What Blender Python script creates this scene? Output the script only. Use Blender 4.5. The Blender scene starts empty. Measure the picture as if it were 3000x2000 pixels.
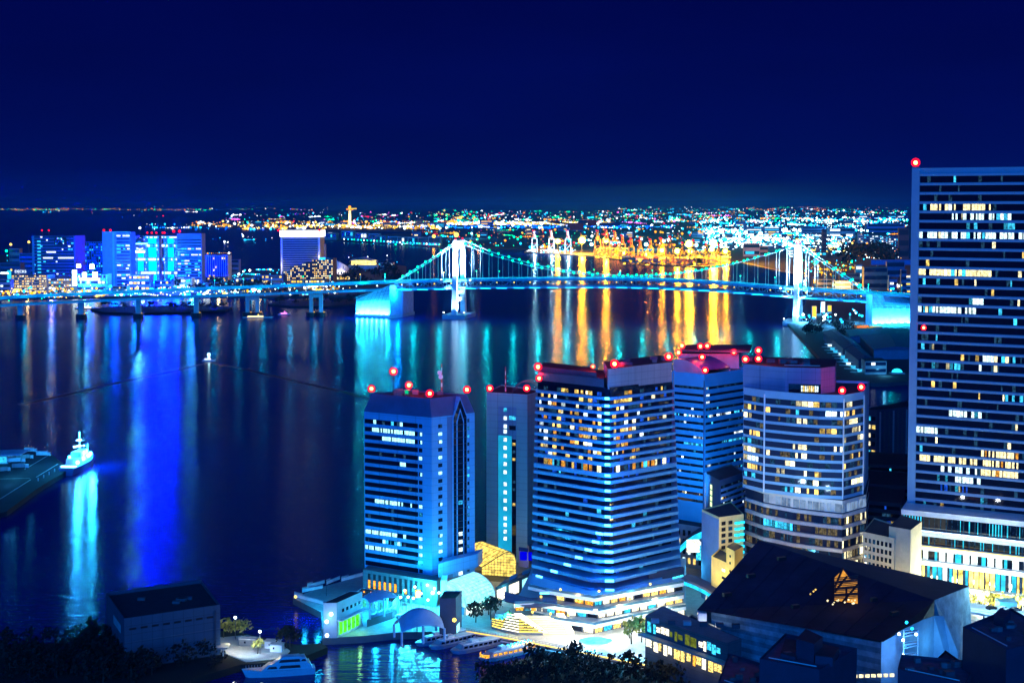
import bpy, math, random
from mathutils import Vector
rad = math.radians
R = random.Random(11)
SC = bpy.context.scene
COL = SC.collection
# ------------------------------------------------------------------ camera
H, F, PP = 185.0, 4300.0, 822.4          # eye height, focal length and principal row for a 3000 px wide picture
PIT = rad(3.0)
cam_d = bpy.data.cameras.new('camera'); cam = bpy.data.objects.new('camera', cam_d); COL.objects.link(cam)
cam.location = (0, 0, H); cam.rotation_euler = (rad(90) - PIT, 0, 0)
cam_d.sensor_width = 36; cam_d.lens = F / 3000 * 36; cam_d.shift_y = -(1000 - PP) / 3000
cam_d.clip_start = 1; cam_d.clip_end = 200000
SC.camera = cam
# ------------------------------------------------------------------ night sky
W = bpy.data.worlds.new('World'); SC.world = W; W.use_nodes = True
nt = W.node_tree; nt.nodes.clear()
tc = nt.nodes.new('ShaderNodeTexCoord'); sx = nt.nodes.new('ShaderNodeSeparateXYZ')
rp = nt.nodes.new('ShaderNodeValToRGB'); bg = nt.nodes.new('ShaderNodeBackground'); wo = nt.nodes.new('ShaderNodeOutputWorld')
nt.links.new(tc.outputs['Generated'], sx.inputs[0]); nt.links.new(sx.outputs['Z'], rp.inputs[0])
cm = nt.nodes.new('ShaderNodeMapping'); cm.inputs['Scale'].default_value = (2.2, 2.2, 9); nt.links.new(tc.outputs['Generated'], cm.inputs[0])
cn = nt.nodes.new('ShaderNodeTexNoise'); cn.inputs['Scale'].default_value = 1.6; cn.inputs['Detail'].default_value = 5; nt.links.new(cm.outputs[0], cn.inputs['Vector'])
cr_ = nt.nodes.new('ShaderNodeMapRange'); cr_.inputs[1].default_value = .3; cr_.inputs[2].default_value = .7; cr_.inputs[3].default_value = .86; cr_.inputs[4].default_value = 1.14
nt.links.new(cn.outputs['Fac'], cr_.inputs[0]); nt.links.new(cr_.outputs[0], bg.inputs[1])    # thin uneven cloud
el = rp.color_ramp.elements
el[0].position = 0.0; el[0].color = (0.0002, 0.005, 0.10, 1)
el[1].position = 1.0; el[1].color = (0.0002, 0.001, 0.035, 1)
for p, c in ((0.02, (0.0002, 0.004, 0.092)), (0.06, (0.0002, 0.003, 0.085)), (0.12, (0.0001, 0.002, 0.07)), (0.2, (0.0001, 0.0013, 0.062))):
    e = el.new(p); e.color = (*c, 1)
nt.links.new(rp.outputs[0], bg.inputs[0]); bg.inputs[1].default_value = 1.0
nt.links.new(bg.outputs[0], wo.inputs[0])
# the glow of the city behind the viewer: one broad, low, blue light
sd = bpy.data.lights.new('city_glow', 'SUN'); so = bpy.data.objects.new('city_glow', sd); COL.objects.link(so)
sd.energy = 3.0; sd.color = (0.004, 0.21, 1.0); sd.angle = rad(50)
az, ele = rad(6), rad(13)
so.rotation_euler = (rad(90) - ele, 0, -az)
so.location = (60, -200, 300)
vs = SC.view_settings
vs.view_transform = 'Standard'; vs.look = 'None'; vs.exposure = 0; vs.gamma = 1; vs.use_curve_mapping = False
cy = SC.cycles
cy.use_denoising = True; cy.max_bounces = 5; cy.diffuse_bounces = 2; cy.glossy_bounces = 3; cy.transmission_bounces = 2
cy.transparent_max_bounces = 6; cy.sample_clamp_indirect = 25; cy.caustics_reflective = False; cy.caustics_refractive = False
cy.use_light_tree = True
# ------------------------------------------------------------------ pixel <-> world
CP, SP = math.cos(PIT), math.sin(PIT)
def ray(px, py):
    xc = (px - 1500) / F; yc = -(py - PP) / F
    return Vector((xc, CP + yc * SP, -SP + yc * CP))
def G(px, py, z=0.0):
    d = ray(px, py); t = (z - H) / d.z
    return Vector((d.x * t, d.y * t, z))
def D(px, py, Y):
    d = ray(px, py); t = Y / d.y
    return Vector((d.x * t, Y, H + d.z * t))
def proj(P):
    y, z = P[1], P[2] - H
    cz = y * CP - z * SP; cu = y * SP + z * CP
    return 1500 + F * P[0] / cz, PP - F * cu / cz
def ppm(Y): return F / Y                     # picture px (3000 wide) per metre
# ------------------------------------------------------------------ objects
OFF = {}
def props(o, label=None, cat=None, group=None, kind=None):
    if label: o['label'] = label
    if cat: o['category'] = cat
    if group: o['group'] = group
    if kind: o['kind'] = kind
    return o
def thing(name, label, cat, loc, group=None):
    o = bpy.data.objects.new(name, None); COL.objects.link(o)
    o.location = loc; o.empty_display_size = 2
    OFF[o.name] = Vector(loc)
    return props(o, label, cat, group)
class MB:
    def __init__(s): s.v = []; s.f = []; s.m = []; s.mats = []; s.sm = False
    def mi(s, m):
        if m not in s.mats: s.mats.append(m)
        return s.mats.index(m)
    def poly(s, pts, m):
        b = len(s.v); s.v += [tuple(p) for p in pts]; s.f.append(tuple(range(b, b + len(pts)))); s.m.append(s.mi(m)); return s
    def grid(s, rows, m, close=False):
        b = len(s.v); n = len(rows[0]); i = s.mi(m)
        for r in rows: s.v += [tuple(p) for p in r]
        for a in range(len(rows) - 1):
            for c in range(n if close else n - 1):
                d = (c + 1) % n
                s.f.append((b + a * n + c, b + a * n + d, b + (a + 1) * n + d, b + (a + 1) * n + c)); s.m.append(i)
        return s
    def obox(s, o, ex, ey, ez, m, top=None):
        o, ex, ey, ez = Vector(o), Vector(ex), Vector(ey), Vector(ez)
        p = [o, o + ex, o + ex + ey, o + ey]; p += [q + ez for q in p]
        b = len(s.v); s.v += [tuple(q) for q in p]; i = s.mi(m)
        F6 = [(0, 3, 2, 1), (0, 1, 5, 4), (1, 2, 6, 5), (2, 3, 7, 6), (3, 0, 4, 7)]
        if ex.cross(ey).dot(ez) < 0: F6 = [t[::-1] for t in F6]
        for q in F6: s.f.append(tuple(b + k for k in q)); s.m.append(i)
        q = (4, 5, 6, 7) if ex.cross(ey).dot(ez) >= 0 else (7, 6, 5, 4)
        s.f.append(tuple(b + k for k in q)); s.m.append(s.mi(top) if top else i)
        return s
    def box(s, c, sx, sy, sz, m, rot=0.0):       # c = middle of the base
        a = Vector((math.cos(rot), math.sin(rot), 0)); b = Vector((-math.sin(rot), math.cos(rot), 0))
        return s.obox(Vector(c) - a * sx / 2 - b * sy / 2, a * sx, b * sy, (0, 0, sz), m)
    def prism(s, pts, z0, z1, m, top=None, bottom=True):
        pts = [(p[0], p[1]) for p in pts]
        ar = sum(pts[i][0] * pts[(i + 1) % len(pts)][1] - pts[(i + 1) % len(pts)][0] * pts[i][1] for i in range(len(pts)))
        if ar < 0: pts = pts[::-1]
        n = len(pts); b = len(s.v); i = s.mi(m)
        s.v += [(p[0], p[1], z0) for p in pts] + [(p[0], p[1], z1) for p in pts]
        for k in range(n):
            s.f.append((b + k, b + (k + 1) % n, b + n + (k + 1) % n, b + n + k)); s.m.append(i)
        s.f.append(tuple(b + n + k for k in range(n))); s.m.append(s.mi(top) if top else i)
        if bottom: s.f.append(tuple(b + k for k in reversed(range(n)))); s.m.append(i)
        return s
    def tube(s, p, q, r, m, n=6, r2=None):
        p, q = Vector(p), Vector(q); d = q - p
        if d.length < 1e-6: return s
        d.normalize(); a = d.orthogonal().normalized(); c = d.cross(a); r2 = r if r2 is None else r2
        rows = [[p + (a * math.cos(t) + c * math.sin(t)) * r for t in [2 * math.pi * k / n for k in range(n)]],
                [q + (a * math.cos(t) + c * math.sin(t)) * r2 for t in [2 * math.pi * k / n for k in range(n)]]]
        b = len(s.v); s.grid(rows, m, True); i = s.mi(m)
        s.f.append(tuple(b + k for k in reversed(range(n)))); s.m.append(i)
        s.f.append(tuple(b + n + k for k in range(n))); s.m.append(i)
        return s
    def ball(s, c, r, m, n=8, k=5, sz=1.0):
        c = Vector(c); rows = []
        for a in range(k + 1):
            t = math.pi * a / k
            rows.append([c + Vector((math.sin(t) * math.cos(u) * r, math.sin(t) * math.sin(u) * r, -math.cos(t) * r * sz)) for u in [2 * math.pi * j / n for j in range(n)]])
        return s.grid(rows, m, True)
    def octa(s, c, r, m):
        x, y, z = c; b = len(s.v); i = s.mi(m)
        s.v += [(x + r, y, z), (x - r, y, z), (x, y + r, z), (x, y - r, z), (x, y, z + r), (x, y, z - r)]
        for t in ((0, 2, 4), (2, 1, 4), (1, 3, 4), (3, 0, 4), (2, 0, 5), (1, 2, 5), (3, 1, 5), (0, 3, 5)):
            s.f.append(tuple(b + k for k in t)); s.m.append(i)
        return s
    def build(s, name, parent=None, label=None, cat=None, group=None, kind=None, smooth=False):
        if not s.v: return None
        if parent is None:
            xs = [v[0] for v in s.v]; ys = [v[1] for v in s.v]
            off = Vector(((min(xs) + max(xs)) / 2, (min(ys) + max(ys)) / 2, min(v[2] for v in s.v)))
        else: off = OFF[parent.name]
        me = bpy.data.meshes.new(name)
        me.from_pydata([(v[0] - off.x, v[1] - off.y, v[2] - off.z) for v in s.v], [], s.f)
        for m in s.mats: me.materials.append(m)
        me.polygons.foreach_set('material_index', s.m)
        if smooth: me.polygons.foreach_set('use_smooth', [True] * len(s.f))
        me.update()
        o = bpy.data.objects.new(name, me); COL.objects.link(o); OFF[o.name] = off.copy()
        if parent is None: o.location = off
        else: o.parent = parent
        return props(o, label, cat, group, kind)
def light(kind, loc, energy, color, size=0.5, name='lamp_light', target=None, angle=60, blend=0.6):
    d = bpy.data.lights.new(name, kind); o = bpy.data.objects.new(name, d); COL.objects.link(o)
    d.energy = energy; d.color = color; o.location = loc
    if kind == 'AREA': d.size = size
    else: d.shadow_soft_size = size
    if kind == 'SPOT': d.spot_size = rad(angle); d.spot_blend = blend
    if target is not None:
        o.rotation_euler = (Vector(target) - Vector(loc)).to_track_quat('-Z', 'Y').to_euler()
    return o
# ------------------------------------------------------------------ materials
MATS = {}
def mat(name, base, rough=0.6, metal=0.0, var=0.18, scale=0.15, bump=0.0, spec=0.4, streak=False, joints=None):
    if name in MATS: return MATS[name]
    m = bpy.data.materials.new(name); m.use_nodes = True; n = m.node_tree; L = n.links
    p = n.nodes['Principled BSDF']
    p.inputs['Roughness'].default_value = rough; p.inputs['Metallic'].default_value = metal
    p.inputs['Specular IOR Level'].default_value = spec
    t = n.nodes.new('ShaderNodeTexCoord'); mp = n.nodes.new('ShaderNodeMapping'); L.new(t.outputs['Object'], mp.inputs[0])
    mp.inputs['Scale'].default_value = (1, 1, 0.12 if streak else 1)
    no = n.nodes.new('ShaderNodeTexNoise'); no.inputs['Scale'].default_value = scale; no.inputs['Detail'].default_value = 6; no.inputs['Roughness'].default_value = 0.65
    L.new(mp.outputs[0], no.inputs['Vector'])
    mr = n.nodes.new('ShaderNodeMapRange'); mr.inputs[1].default_value = 0.3; mr.inputs[2].default_value = 0.7
    mr.inputs[3].default_value = 1 - var; mr.inputs[4].default_value = 1 + var; L.new(no.outputs['Fac'], mr.inputs[0])
    mx = n.nodes.new('ShaderNodeVectorMath'); mx.operation = 'SCALE'; mx.inputs[0].default_value = base
    fac = mr.outputs[0]
    if streak and not joints: joints = (3.4, 4.2)
    if joints:                                       # panel joints, every so many metres up and along
        sp = n.nodes.new('ShaderNodeSeparateXYZ'); L.new(t.outputs['Object'], sp.inputs[0])
        def mth(op, a, b):
            q = n.nodes.new('ShaderNodeMath'); q.operation = op
            for i, v in enumerate((a, b)):
                if hasattr(v, 'links'): L.new(v, q.inputs[i])
                else: q.inputs[i].default_value = v
            return q.outputs[0]
        al = mth('ADD', mth('MULTIPLY', sp.outputs[0], .82), mth('MULTIPLY', sp.outputs[1], .57))
        for v, d in ((sp.outputs[2], joints[0]), (al, joints[1])):
            g_ = mth('GREATER_THAN', mth('FRACT', mth('DIVIDE', v, d), 0), .10 * 3 / d)
            fac = mth('MULTIPLY', fac, mth('ADD', mth('MULTIPLY', g_, .22), .78))
    L.new(fac, mx.inputs['Scale']); L.new(mx.outputs[0], p.inputs['Base Color'])
    if bump:
        bp = n.nodes.new('ShaderNodeBump'); bp.inputs['Strength'].default_value = bump; bp.inputs['Distance'].default_value = 0.5
        n2 = n.nodes.new('ShaderNodeTexNoise'); n2.inputs['Scale'].default_value = scale * 6; n2.inputs['Detail'].default_value = 3
        L.new(t.outputs['Object'], n2.inputs['Vector']); L.new(n2.outputs['Fac'], bp.inputs['Height']); L.new(bp.outputs[0], p.inputs['Normal'])
    MATS[name] = m; return m
def emi(name, col, st, detail=0.0, scale=0.9, sample=False, zs=1.0):
    if name in MATS: return MATS[name]
    m = bpy.data.materials.new(name); m.use_nodes = True; n = m.node_tree; L = n.links; n.nodes.clear()
    o = n.nodes.new('ShaderNodeOutputMaterial'); e = n.nodes.new('ShaderNodeEmission')
    e.inputs['Color'].default_value = (*col, 1); e.inputs['Strength'].default_value = st
    L.new(e.outputs[0], o.inputs[0])
    if detail:                                       # what is inside the room: curtains, furniture, ceiling lamps
        t = n.nodes.new('ShaderNodeTexCoord'); mp = n.nodes.new('ShaderNodeMapping'); L.new(t.outputs['Object'], mp.inputs[0])
        mp.inputs['Scale'].default_value = (1, 1, zs)
        no = n.nodes.new('ShaderNodeTexNoise'); no.inputs['Scale'].default_value = scale; no.inputs['Detail'].default_value = 3
        L.new(mp.outputs[0], no.inputs['Vector'])
        r = n.nodes.new('ShaderNodeMapRange'); r.inputs[1].default_value = 0.32; r.inputs[2].default_value = 0.66
        r.inputs[3].default_value = st * (1 - detail); r.inputs[4].default_value = st * (1 + detail * 0.7)
        L.new(no.outputs['Fac'], r.inputs[0]); L.new(r.outputs[0], e.inputs['Strength'])
    try: m.cycles.emission_sampling = 'AUTO' if sample else 'NONE'
    except Exception: pass
    MATS[name] = m; return m
def glassm(name, base=(0.004, 0.008, 0.02), rough=0.06, wob=0.04):
    if name in MATS: return MATS[name]
    m = bpy.data.materials.new(name); m.use_nodes = True; n = m.node_tree; L = n.links
    p = n.nodes['Principled BSDF']; p.inputs['Base Color'].default_value = (*base, 1)
    p.inputs['Roughness'].default_value = rough; p.inputs['IOR'].default_value = 1.5
    t = n.nodes.new('ShaderNodeTexCoord'); no = n.nodes.new('ShaderNodeTexNoise'); no.inputs['Scale'].default_value = 0.35
    L.new(t.outputs['Object'], no.inputs['Vector'])
    bp = n.nodes.new('ShaderNodeBump'); bp.inputs['Strength'].default_value = wob; bp.inputs['Distance'].default_value = 1.0
    L.new(no.outputs['Fac'], bp.inputs['Height']); L.new(bp.outputs[0], p.inputs['Normal'])
    MATS[name] = m; return m
# window lights
WARM = emi('window_warm', (1.0, 0.66, 0.16), 1.15, 0.75)
WARM2 = emi('window_amber', (1.0, 0.42, 0.05), 0.8, 0.7)
WWHT = emi('window_warm_white', (1.0, 0.88, 0.5), 1.5, 0.6)
WHT = emi('window_white', (0.75, 0.95, 1.0), 1.6, 0.55)
CYA = emi('window_cyan', (0.05, 0.62, 1.0), 1.1, 0.7)
BLU = emi('window_blue', (0.01, 0.10, 0.8), 0.8, 0.8)
DIM = emi('window_dim', (0.03, 0.12, 0.25), 0.45, 0.9)
DIMW = emi('window_dim_warm', (0.35, 0.28, 0.15), 0.35, 0.9)
VAR = {}
for nm, c, st in (('window_warm', (1.0, .66, .16), 1.15), ('window_warm_white', (1.0, .88, .5), 1.5), ('window_white', (.75, .95, 1.0), 1.6), ('window_cyan', (.05, .62, 1.0), 1.1)):
    VAR[nm] = [MATS[nm], MATS[nm], emi(nm + '_bright', c, st * 1.7, .6, 1.4), emi(nm + '_faint', c, st * .38, .85, 1.2)]
GLS = glassm('glass_dark')
# lamps
L_RED = emi('lamp_red', (1.0, 0.005, 0.03), 2.2)
L_REDC = emi('lamp_red_core', (1.0, 0.5, 0.1), 12)
L_WHT = emi('lamp_white', (0.75, 0.95, 1.0), 8)
L_CYA = emi('lamp_cyan', (0.01, 0.50, 1.0), 6)
L_GRN = emi('lamp_green_cyan', (0.0, 0.8, 0.3), 6)
L_YEL = emi('lamp_yellow', (1.0, 0.50, 0.003), 1.8)
L_YELW = emi('lamp_yellow_white', (1.0, 0.68, 0.10), 3.5)
L_BLU = emi('lamp_blue', (0.0, 0.10, 1.0), 4)
L_PNK = emi('lamp_pink', (1.0, 0.15, 0.9), 3)
L_ORG = emi('lamp_orange', (1.0, 0.28, 0.0), 4)
EDGE = emi('edge_light_blue', (0.06, 0.36, 1.0), 9)
# surfaces
CONC = mat('concrete', (0.42, 0.43, 0.45), 0.75, streak=True)
CONCD = mat('concrete_dark', (0.10, 0.11, 0.13), 0.8, streak=True)
STEEL = mat('steel_white', (0.75, 0.78, 0.8), 0.45)
STEELD = mat('steel_dark', (0.06, 0.07, 0.09), 0.5)
ROOFD = mat('roof_dark', (0.03, 0.035, 0.05), 0.85, scale=0.3)
ROOFM = mat('roof_grey', (0.16, 0.17, 0.19), 0.85, scale=0.3)
REDP = mat('paint_red', (0.55, 0.05, 0.03), 0.5)
WHTP = mat('paint_white', (0.78, 0.8, 0.82), 0.45)
ORGP = mat('paint_orange', (0.6, 0.2, 0.03), 0.5)
BLK = mat('black_metal', (0.012, 0.013, 0.018), 0.5)
# ------------------------------------------------------------------ buildings
class Bld:
    """a building: outline pts (x,y); faces pts[i]->pts[i+1]"""
    def __init__(s, name, label, cat, pts, z0, z1, wall, roof=None, group=None, parapet=0.9, root=None):
        s.pts = [Vector((p[0], p[1], 0)) for p in pts]; s.z0, s.z1 = z0, z1
        s.c = sum(s.pts, Vector()) / len(pts)
        s.root = root or thing(name, label, cat, (s.c.x, s.c.y, z0), group)
        MB().prism(s.pts, z0, z1, wall).build('wall', s.root)
        if roof:
            q = [s.c + (p - s.c) * 0.985 for p in s.pts]
            m = MB().prism(q, z1 + 0.003, z1 + 0.25, roof)
            m.build('roof', s.root)
            if parapet:
                m = MB()
                for k in range(len(s.pts)):
                    a, b = s.pts[k], s.pts[(k + 1) % len(s.pts)]
                    ia, ib = s.c + (a - s.c) * 0.985, s.c + (b - s.c) * 0.985
                    up = Vector((0, 0, z1 + 0.003)); t = Vector((0, 0, parapet))
                    m.poly([a + up, b + up, b + up + t, a + up + t], wall); m.poly([a + up + t, b + up + t, ib + up + t, ia + up + t], wall)
                    m.poly([ib + up, ia + up, ia + up + t, ib + up + t], wall)
                m.build('parapet', s.root)
    def ed(s, i):
        a, b = s.pts[i], s.pts[(i + 1) % len(s.pts)]
        t = b - a; n = Vector((t.y, -t.x, 0)).normalized()
        if n.dot((a + b) / 2 - s.c) < 0: n = -n
        return a, t, n
    def P(s, i, u, z, o=0.0):
        a, t, n = s.ed(i); p = a + t * u + n * o; p.z = z; return p
    def ln(s, i): return s.ed(i)[1].length
    def u(s, i, px, z):
        lo, hi = -0.5, 1.5
        up = proj(s.P(i, 1, z))[0] > proj(s.P(i, 0, z))[0]
        for _ in range(40):
            m = (lo + hi) / 2
            if (proj(s.P(i, m, z))[0] < px) == up: lo = m
            else: hi = m
        return lo
    def z(s, i, u, py):
        p = s.P(i, u, 0); return D(proj(s.P(i, u, 60))[0], py, p.y).z
    def panel(s, mb, i, u0, u1, z0, z1, o0, o1, m):
        a, t, n = s.ed(i); o = s.P(i, u0, z0, o0)
        mb.obox(o, t * (u1 - u0), n * (o1 - o0), (0, 0, z1 - z0), m)
    def quad(s, mb, i, u0, u1, z0, z1, o, m):
        p = [s.P(i, u0, z0, o), s.P(i, u1, z0, o), s.P(i, u1, z1, o), s.P(i, u0, z1, o)]
        n = s.ed(i)[2]
        if (p[1] - p[0]).cross(p[3] - p[0]).dot(n) < 0: p.reverse()
        mb.poly(p, m)
    def ribbon(s, i, u0, u1, z0, z1, pane, lit, name='window', base=None, frame=0.12, o=0.05, gap=None):
        mb = MB(); s.panel(mb, i, u0, u1, z0, z1, 0.0, o, base or GLS)
        n = max(1, round(abs(u1 - u0) * s.ln(i) / pane)); g = (gap if gap is not None else 0.05) / n * abs(u1 - u0)
        for k in range(n):
            a = u0 + (u1 - u0) * k / n; b = u0 + (u1 - u0) * (k + 1) / n
            m = lit((a + b) / 2, k)
            if m:
                a2, b2 = a + g, b - g
                if R.random() < .4: c_ = R.uniform(.35, .85); a2, b2 = (a2, a2 + (b2 - a2) * c_) if R.random() < .5 else (b2 - (b2 - a2) * c_, b2)   # drawn curtain
                s.quad(mb, i, a2, b2, z0 + frame, z1 - frame, o + 0.03, VAR.get(m.name, [m])[int(R.random() * len(VAR.get(m.name, [m])))])
        return mb.build(name, s.root)
def warning_lamp(root, p, r=0.95, pole=1.5, power=900, glow=True):
    p = Vector(p); r *= 1.85; power *= 8  # globe enlarged to stand in for the lamp's red halo
    mb = MB(); mb.tube(p, p + Vector((0, 0, pole)), 0.12, STEELD); mb.box(p + Vector((0, 0, pole - 0.1)), r, r, 0.25, STEELD)
    mb.ball(p + Vector((0, 0, pole + r * 0.9)), r, L_RED)
    o = mb.build('warning_lamp', root, smooth=True)
    c = p + Vector((0, 0, pole + r * 0.9)); d = (Vector((0, 0, H)) - c).normalized()
    MB().ball(c + d * r * 0.72, r * 0.45, L_REDC).build('bulb', o) if root is not None else None
    if glow: light('POINT', c + Vector((0, 0, r * 0.4 + 0.8)), power, (1, 0.02, 0.04), 0.6, 'warning_light')
    return o
def mast(root, p, h, r=0.25, bands=6, dishes=False):
    p = Vector(p); mb = MB()
    for k in range(bands):
        mb.tube(p + Vector((0, 0, h * k / bands)), p + Vector((0, 0, h * (k + 1) / bands)), r * (1 - 0.5 * k / bands), REDP if k % 2 else WHTP)
    if dishes:
        for dz, sgn in ((0.72, -1), (0.58, -0.4)):
            c = p + Vector((sgn * 0.9, -0.6, h * dz)); mb.tube(c, c + Vector((0, -0.5, 0)), 1.1, WHTP, 10)
    return mb.build('antenna_mast', root)
def text_mesh(name, txt, size, m, parent, origin, xdir, ydir, extrude=0.05, align='LEFT', vertical=False):
    cu = bpy.data.curves.new(name, 'FONT'); cu.body = txt; cu.size = size; cu.extrude = extrude; cu.align_x = align
    to = bpy.data.objects.new(name + '_tmp', cu); COL.objects.link(to)
    bpy.context.view_layer.update()
    me = bpy.data.meshes.new_from_object(to.evaluated_get(bpy.context.evaluated_depsgraph_get()))
    bpy.data.objects.remove(to)
    X, Y = Vector(xdir).normalized(), Vector(ydir).normalized(); Z = X.cross(Y)
    mb = MB(); b = 0
    for v in me.vertices: mb.v.append(tuple(Vector(origin) + X * v.co.x + Y * v.co.y + Z * v.co.z))
    i = mb.mi(m)
    for p in me.polygons: mb.f.append(tuple(p.vertices)); mb.m.append(i)
    return mb.build(name, parent)
# ------------------------------------------------------------------ water and land
def water_mat():
    m = bpy.data.materials.new('water'); m.use_nodes = True; n = m.node_tree; L = n.links
    p = n.nodes['Principled BSDF']
    p.inputs['Base Color'].default_value = (0.0, 0.008, 0.17, 1); p.inputs['Roughness'].default_value = 0.215
    p.inputs['IOR'].default_value = 1.36; p.inputs['Anisotropic'].default_value = 0.8; p.inputs['Anisotropic Rotation'].default_value = 0.25
    tg = n.nodes.new('ShaderNodeTangent'); tg.direction_type = 'RADIAL'; tg.axis = 'Z'; L.new(tg.outputs[0], p.inputs['Tangent'])
    t = n.nodes.new('ShaderNodeTexCoord'); mp = n.nodes.new('ShaderNodeMapping'); L.new(t.outputs['Object'], mp.inputs[0])
    mp.inputs['Scale'].default_value = (0.10, 0.26, 1)          # long low crests lying across the bay
    a = n.nodes.new('ShaderNodeTexNoise'); a.inputs['Scale'].default_value = 1.0; a.inputs['Detail'].default_value = 4
    L.new(mp.outputs[0], a.inputs['Vector'])
    bp = n.nodes.new('ShaderNodeBump'); bp.inputs['Strength'].default_value = 0.9; bp.inputs['Distance'].default_value = 0.42
    L.new(a.outputs['Fac'], bp.inputs['Height']); L.new(bp.outputs[0], p.inputs['Normal'])
    return m
WATER = water_mat()
S = 90000
MB().poly([(-S, -3000, 0), (S, -3000, 0), (S, 140000, 0), (-S, 140000, 0)], WATER).build('water', kind='structure')
GRD = mat('far_ground', (0.02, 0.035, 0.06), 0.9, scale=0.01, var=0.5)
ASPH = mat('asphalt', (0.05, 0.055, 0.06), 0.85, scale=0.2)
PAVE = mat('paving', (0.38, 0.39, 0.4), 0.7, scale=0.4)
def land(name, px, z0, m, depth=4.0, top=None):
    pts = [G(x, y, z0) for x, y in px]
    return MB().prism(pts, -depth, z0, m, top).build(name, kind='structure')
QUAYW = mat('quay_wall', (0.12, 0.13, 0.14), 0.85)
# far shores
land('far_shore', [(-400, 615), (700, 616), (700, 610), (-400, 609)], 3, GRD)
land('airport_land', [(540, 655), (560, 664), (700, 669), (960, 674), (1300, 682), (1560, 690), (2900, 700), (3600, 640), (3600, 601.5), (700, 601.5), (700, 650)], 2.5, GRD)
land('middle_quay', [(940, 703), (1015, 707), (1150, 715), (1290, 724), (1340, 726), (1560, 730), (1700, 730), (1700, 684), (1290, 682), (950, 690)], 3, GRD)
land('container_quay', [(1535, 739), (1700, 747), (1770, 753), (1830, 762), (1950, 776), (2060, 781), (2120, 776), (2150, 765), (2250, 760), (2600, 760), (2600, 690), (1600, 690), (1560, 715)], 4, mat('terminal_asphalt', (0.10, 0.10, 0.10), 0.8, scale=0.05))
land('right_shore', [(2150, 762), (2330, 800), (2375, 840), (2360, 890), (2305, 945), (2420, 1068), (2476, 1122), (2600, 1122), (2700, 1112), (3400, 1105), (3600, 760), (2250, 757)], 3.5, ASPH)
land('bay_island', [(-600, 885), (0, 872), (300, 868), (570, 866), (800, 868), (1100, 862), (1185, 850), (1190, 780), (1120, 768), (1000, 778), (830, 786), (620, 790), (480, 782), (60, 745), (-600, 745)], 4, mat('island_ground', (0.05, 0.06, 0.07), 0.9, scale=0.02))
land('battery_islet', [(265, 905), (300, 914), (400, 917), (560, 914), (660, 908), (680, 898), (560, 893), (330, 897)], 3, mat('islet_soil', (0.01, 0.014, 0.016), 0.95))
land('battery_islet', [(785, 890), (850, 896), (960, 897), (1040, 890), (1085, 880), (1030, 872), (900, 874), (820, 880)], 3, MATS['islet_soil'])
# near shores
land('pier_ground', [(858, 1750), (940, 1792), (945, 1868), (1060, 1862), (1150, 1852), (1362, 1846), (1580, 1890), (1990, 1968), (2060, 2000), (2150, 2120), (3700, 2250), (3700, 1185), (2960, 1190), (2520, 1192), (2200, 1290), (1560, 1420), (1500, 1585), (1390, 1592), (1068, 1684), (950, 1716)], 3.0, QUAYW, top=PAVE)
land('park_ground', [(1385, 2150), (1405, 1985), (1560, 1915), (1700, 1925), (1990, 1978), (2060, 2004), (2140, 2120)], 2.6, mat('park_soil', (0.012, 0.016, 0.014), 0.95))
land('garden_ground', [(-300, 1895), (230, 1880), (420, 1868), (640, 1846), (700, 1850), (870, 1888), (940, 1882), (960, 1894), (860, 1936), (705, 1945), (560, 1990), (480, 2150), (-300, 2150)], 2.8, mat('garden_soil', (0.012, 0.016, 0.014), 0.95))
land('lit_yard', [(640, 1866), (725, 1858), (830, 1890), (850, 1905), (830, 1925), (720, 1936), (640, 1905)], 3.1, PAVE, 1)
land('ship_quay', [(-200, 1345), (0, 1318), (110, 1322), (150, 1330), (205, 1372), (110, 1430), (20, 1496), (-200, 1560)], 3.2, mat('quay_dark', (0.03, 0.035, 0.045), 0.9, scale=0.1))
# painted edge lines on the ship quay
LINE = mat('road_paint', (0.75, 0.75, 0.75), 0.7)
def strip(mb, a, b, w, m, z):
    a, b = Vector(a), Vector(b); t = (b - a).normalized(); n = Vector((-t.y, t.x, 0)) * w / 2
    p = [a - n, b - n, b + n, a + n]
    mb.poly([(q.x, q.y, z) for q in p], m)
mb = MB()
for a, b in (((0, 1461), (90, 1404)), ((106, 1397), (170, 1358)), ((72, 1374), (145, 1331)), ((0, 1402), (88, 1400))):
    strip(mb, G(*a, 3.2), G(*b, 3.2), 0.7, LINE, 3.205)
mb.build('quay_markings', kind='structure')
# wake behind the water bus
WK = mat('wake_water', (0.0005, 0.004, 0.02), 0.45, var=0.3, scale=0.05, spec=0.3)
mb = MB()
for pl in ([(608, 1062), (520, 1085), (350, 1120), (180, 1160), (60, 1185)], [(618, 1062), (720, 1082), (860, 1115), (1000, 1146), (1085, 1168)]):
    for k in range(len(pl) - 1):
        strip(mb, G(*pl[k]), G(*pl[k + 1]), 5 + k, WK, 0.02)
mb.build('wake', kind='structure')
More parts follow.
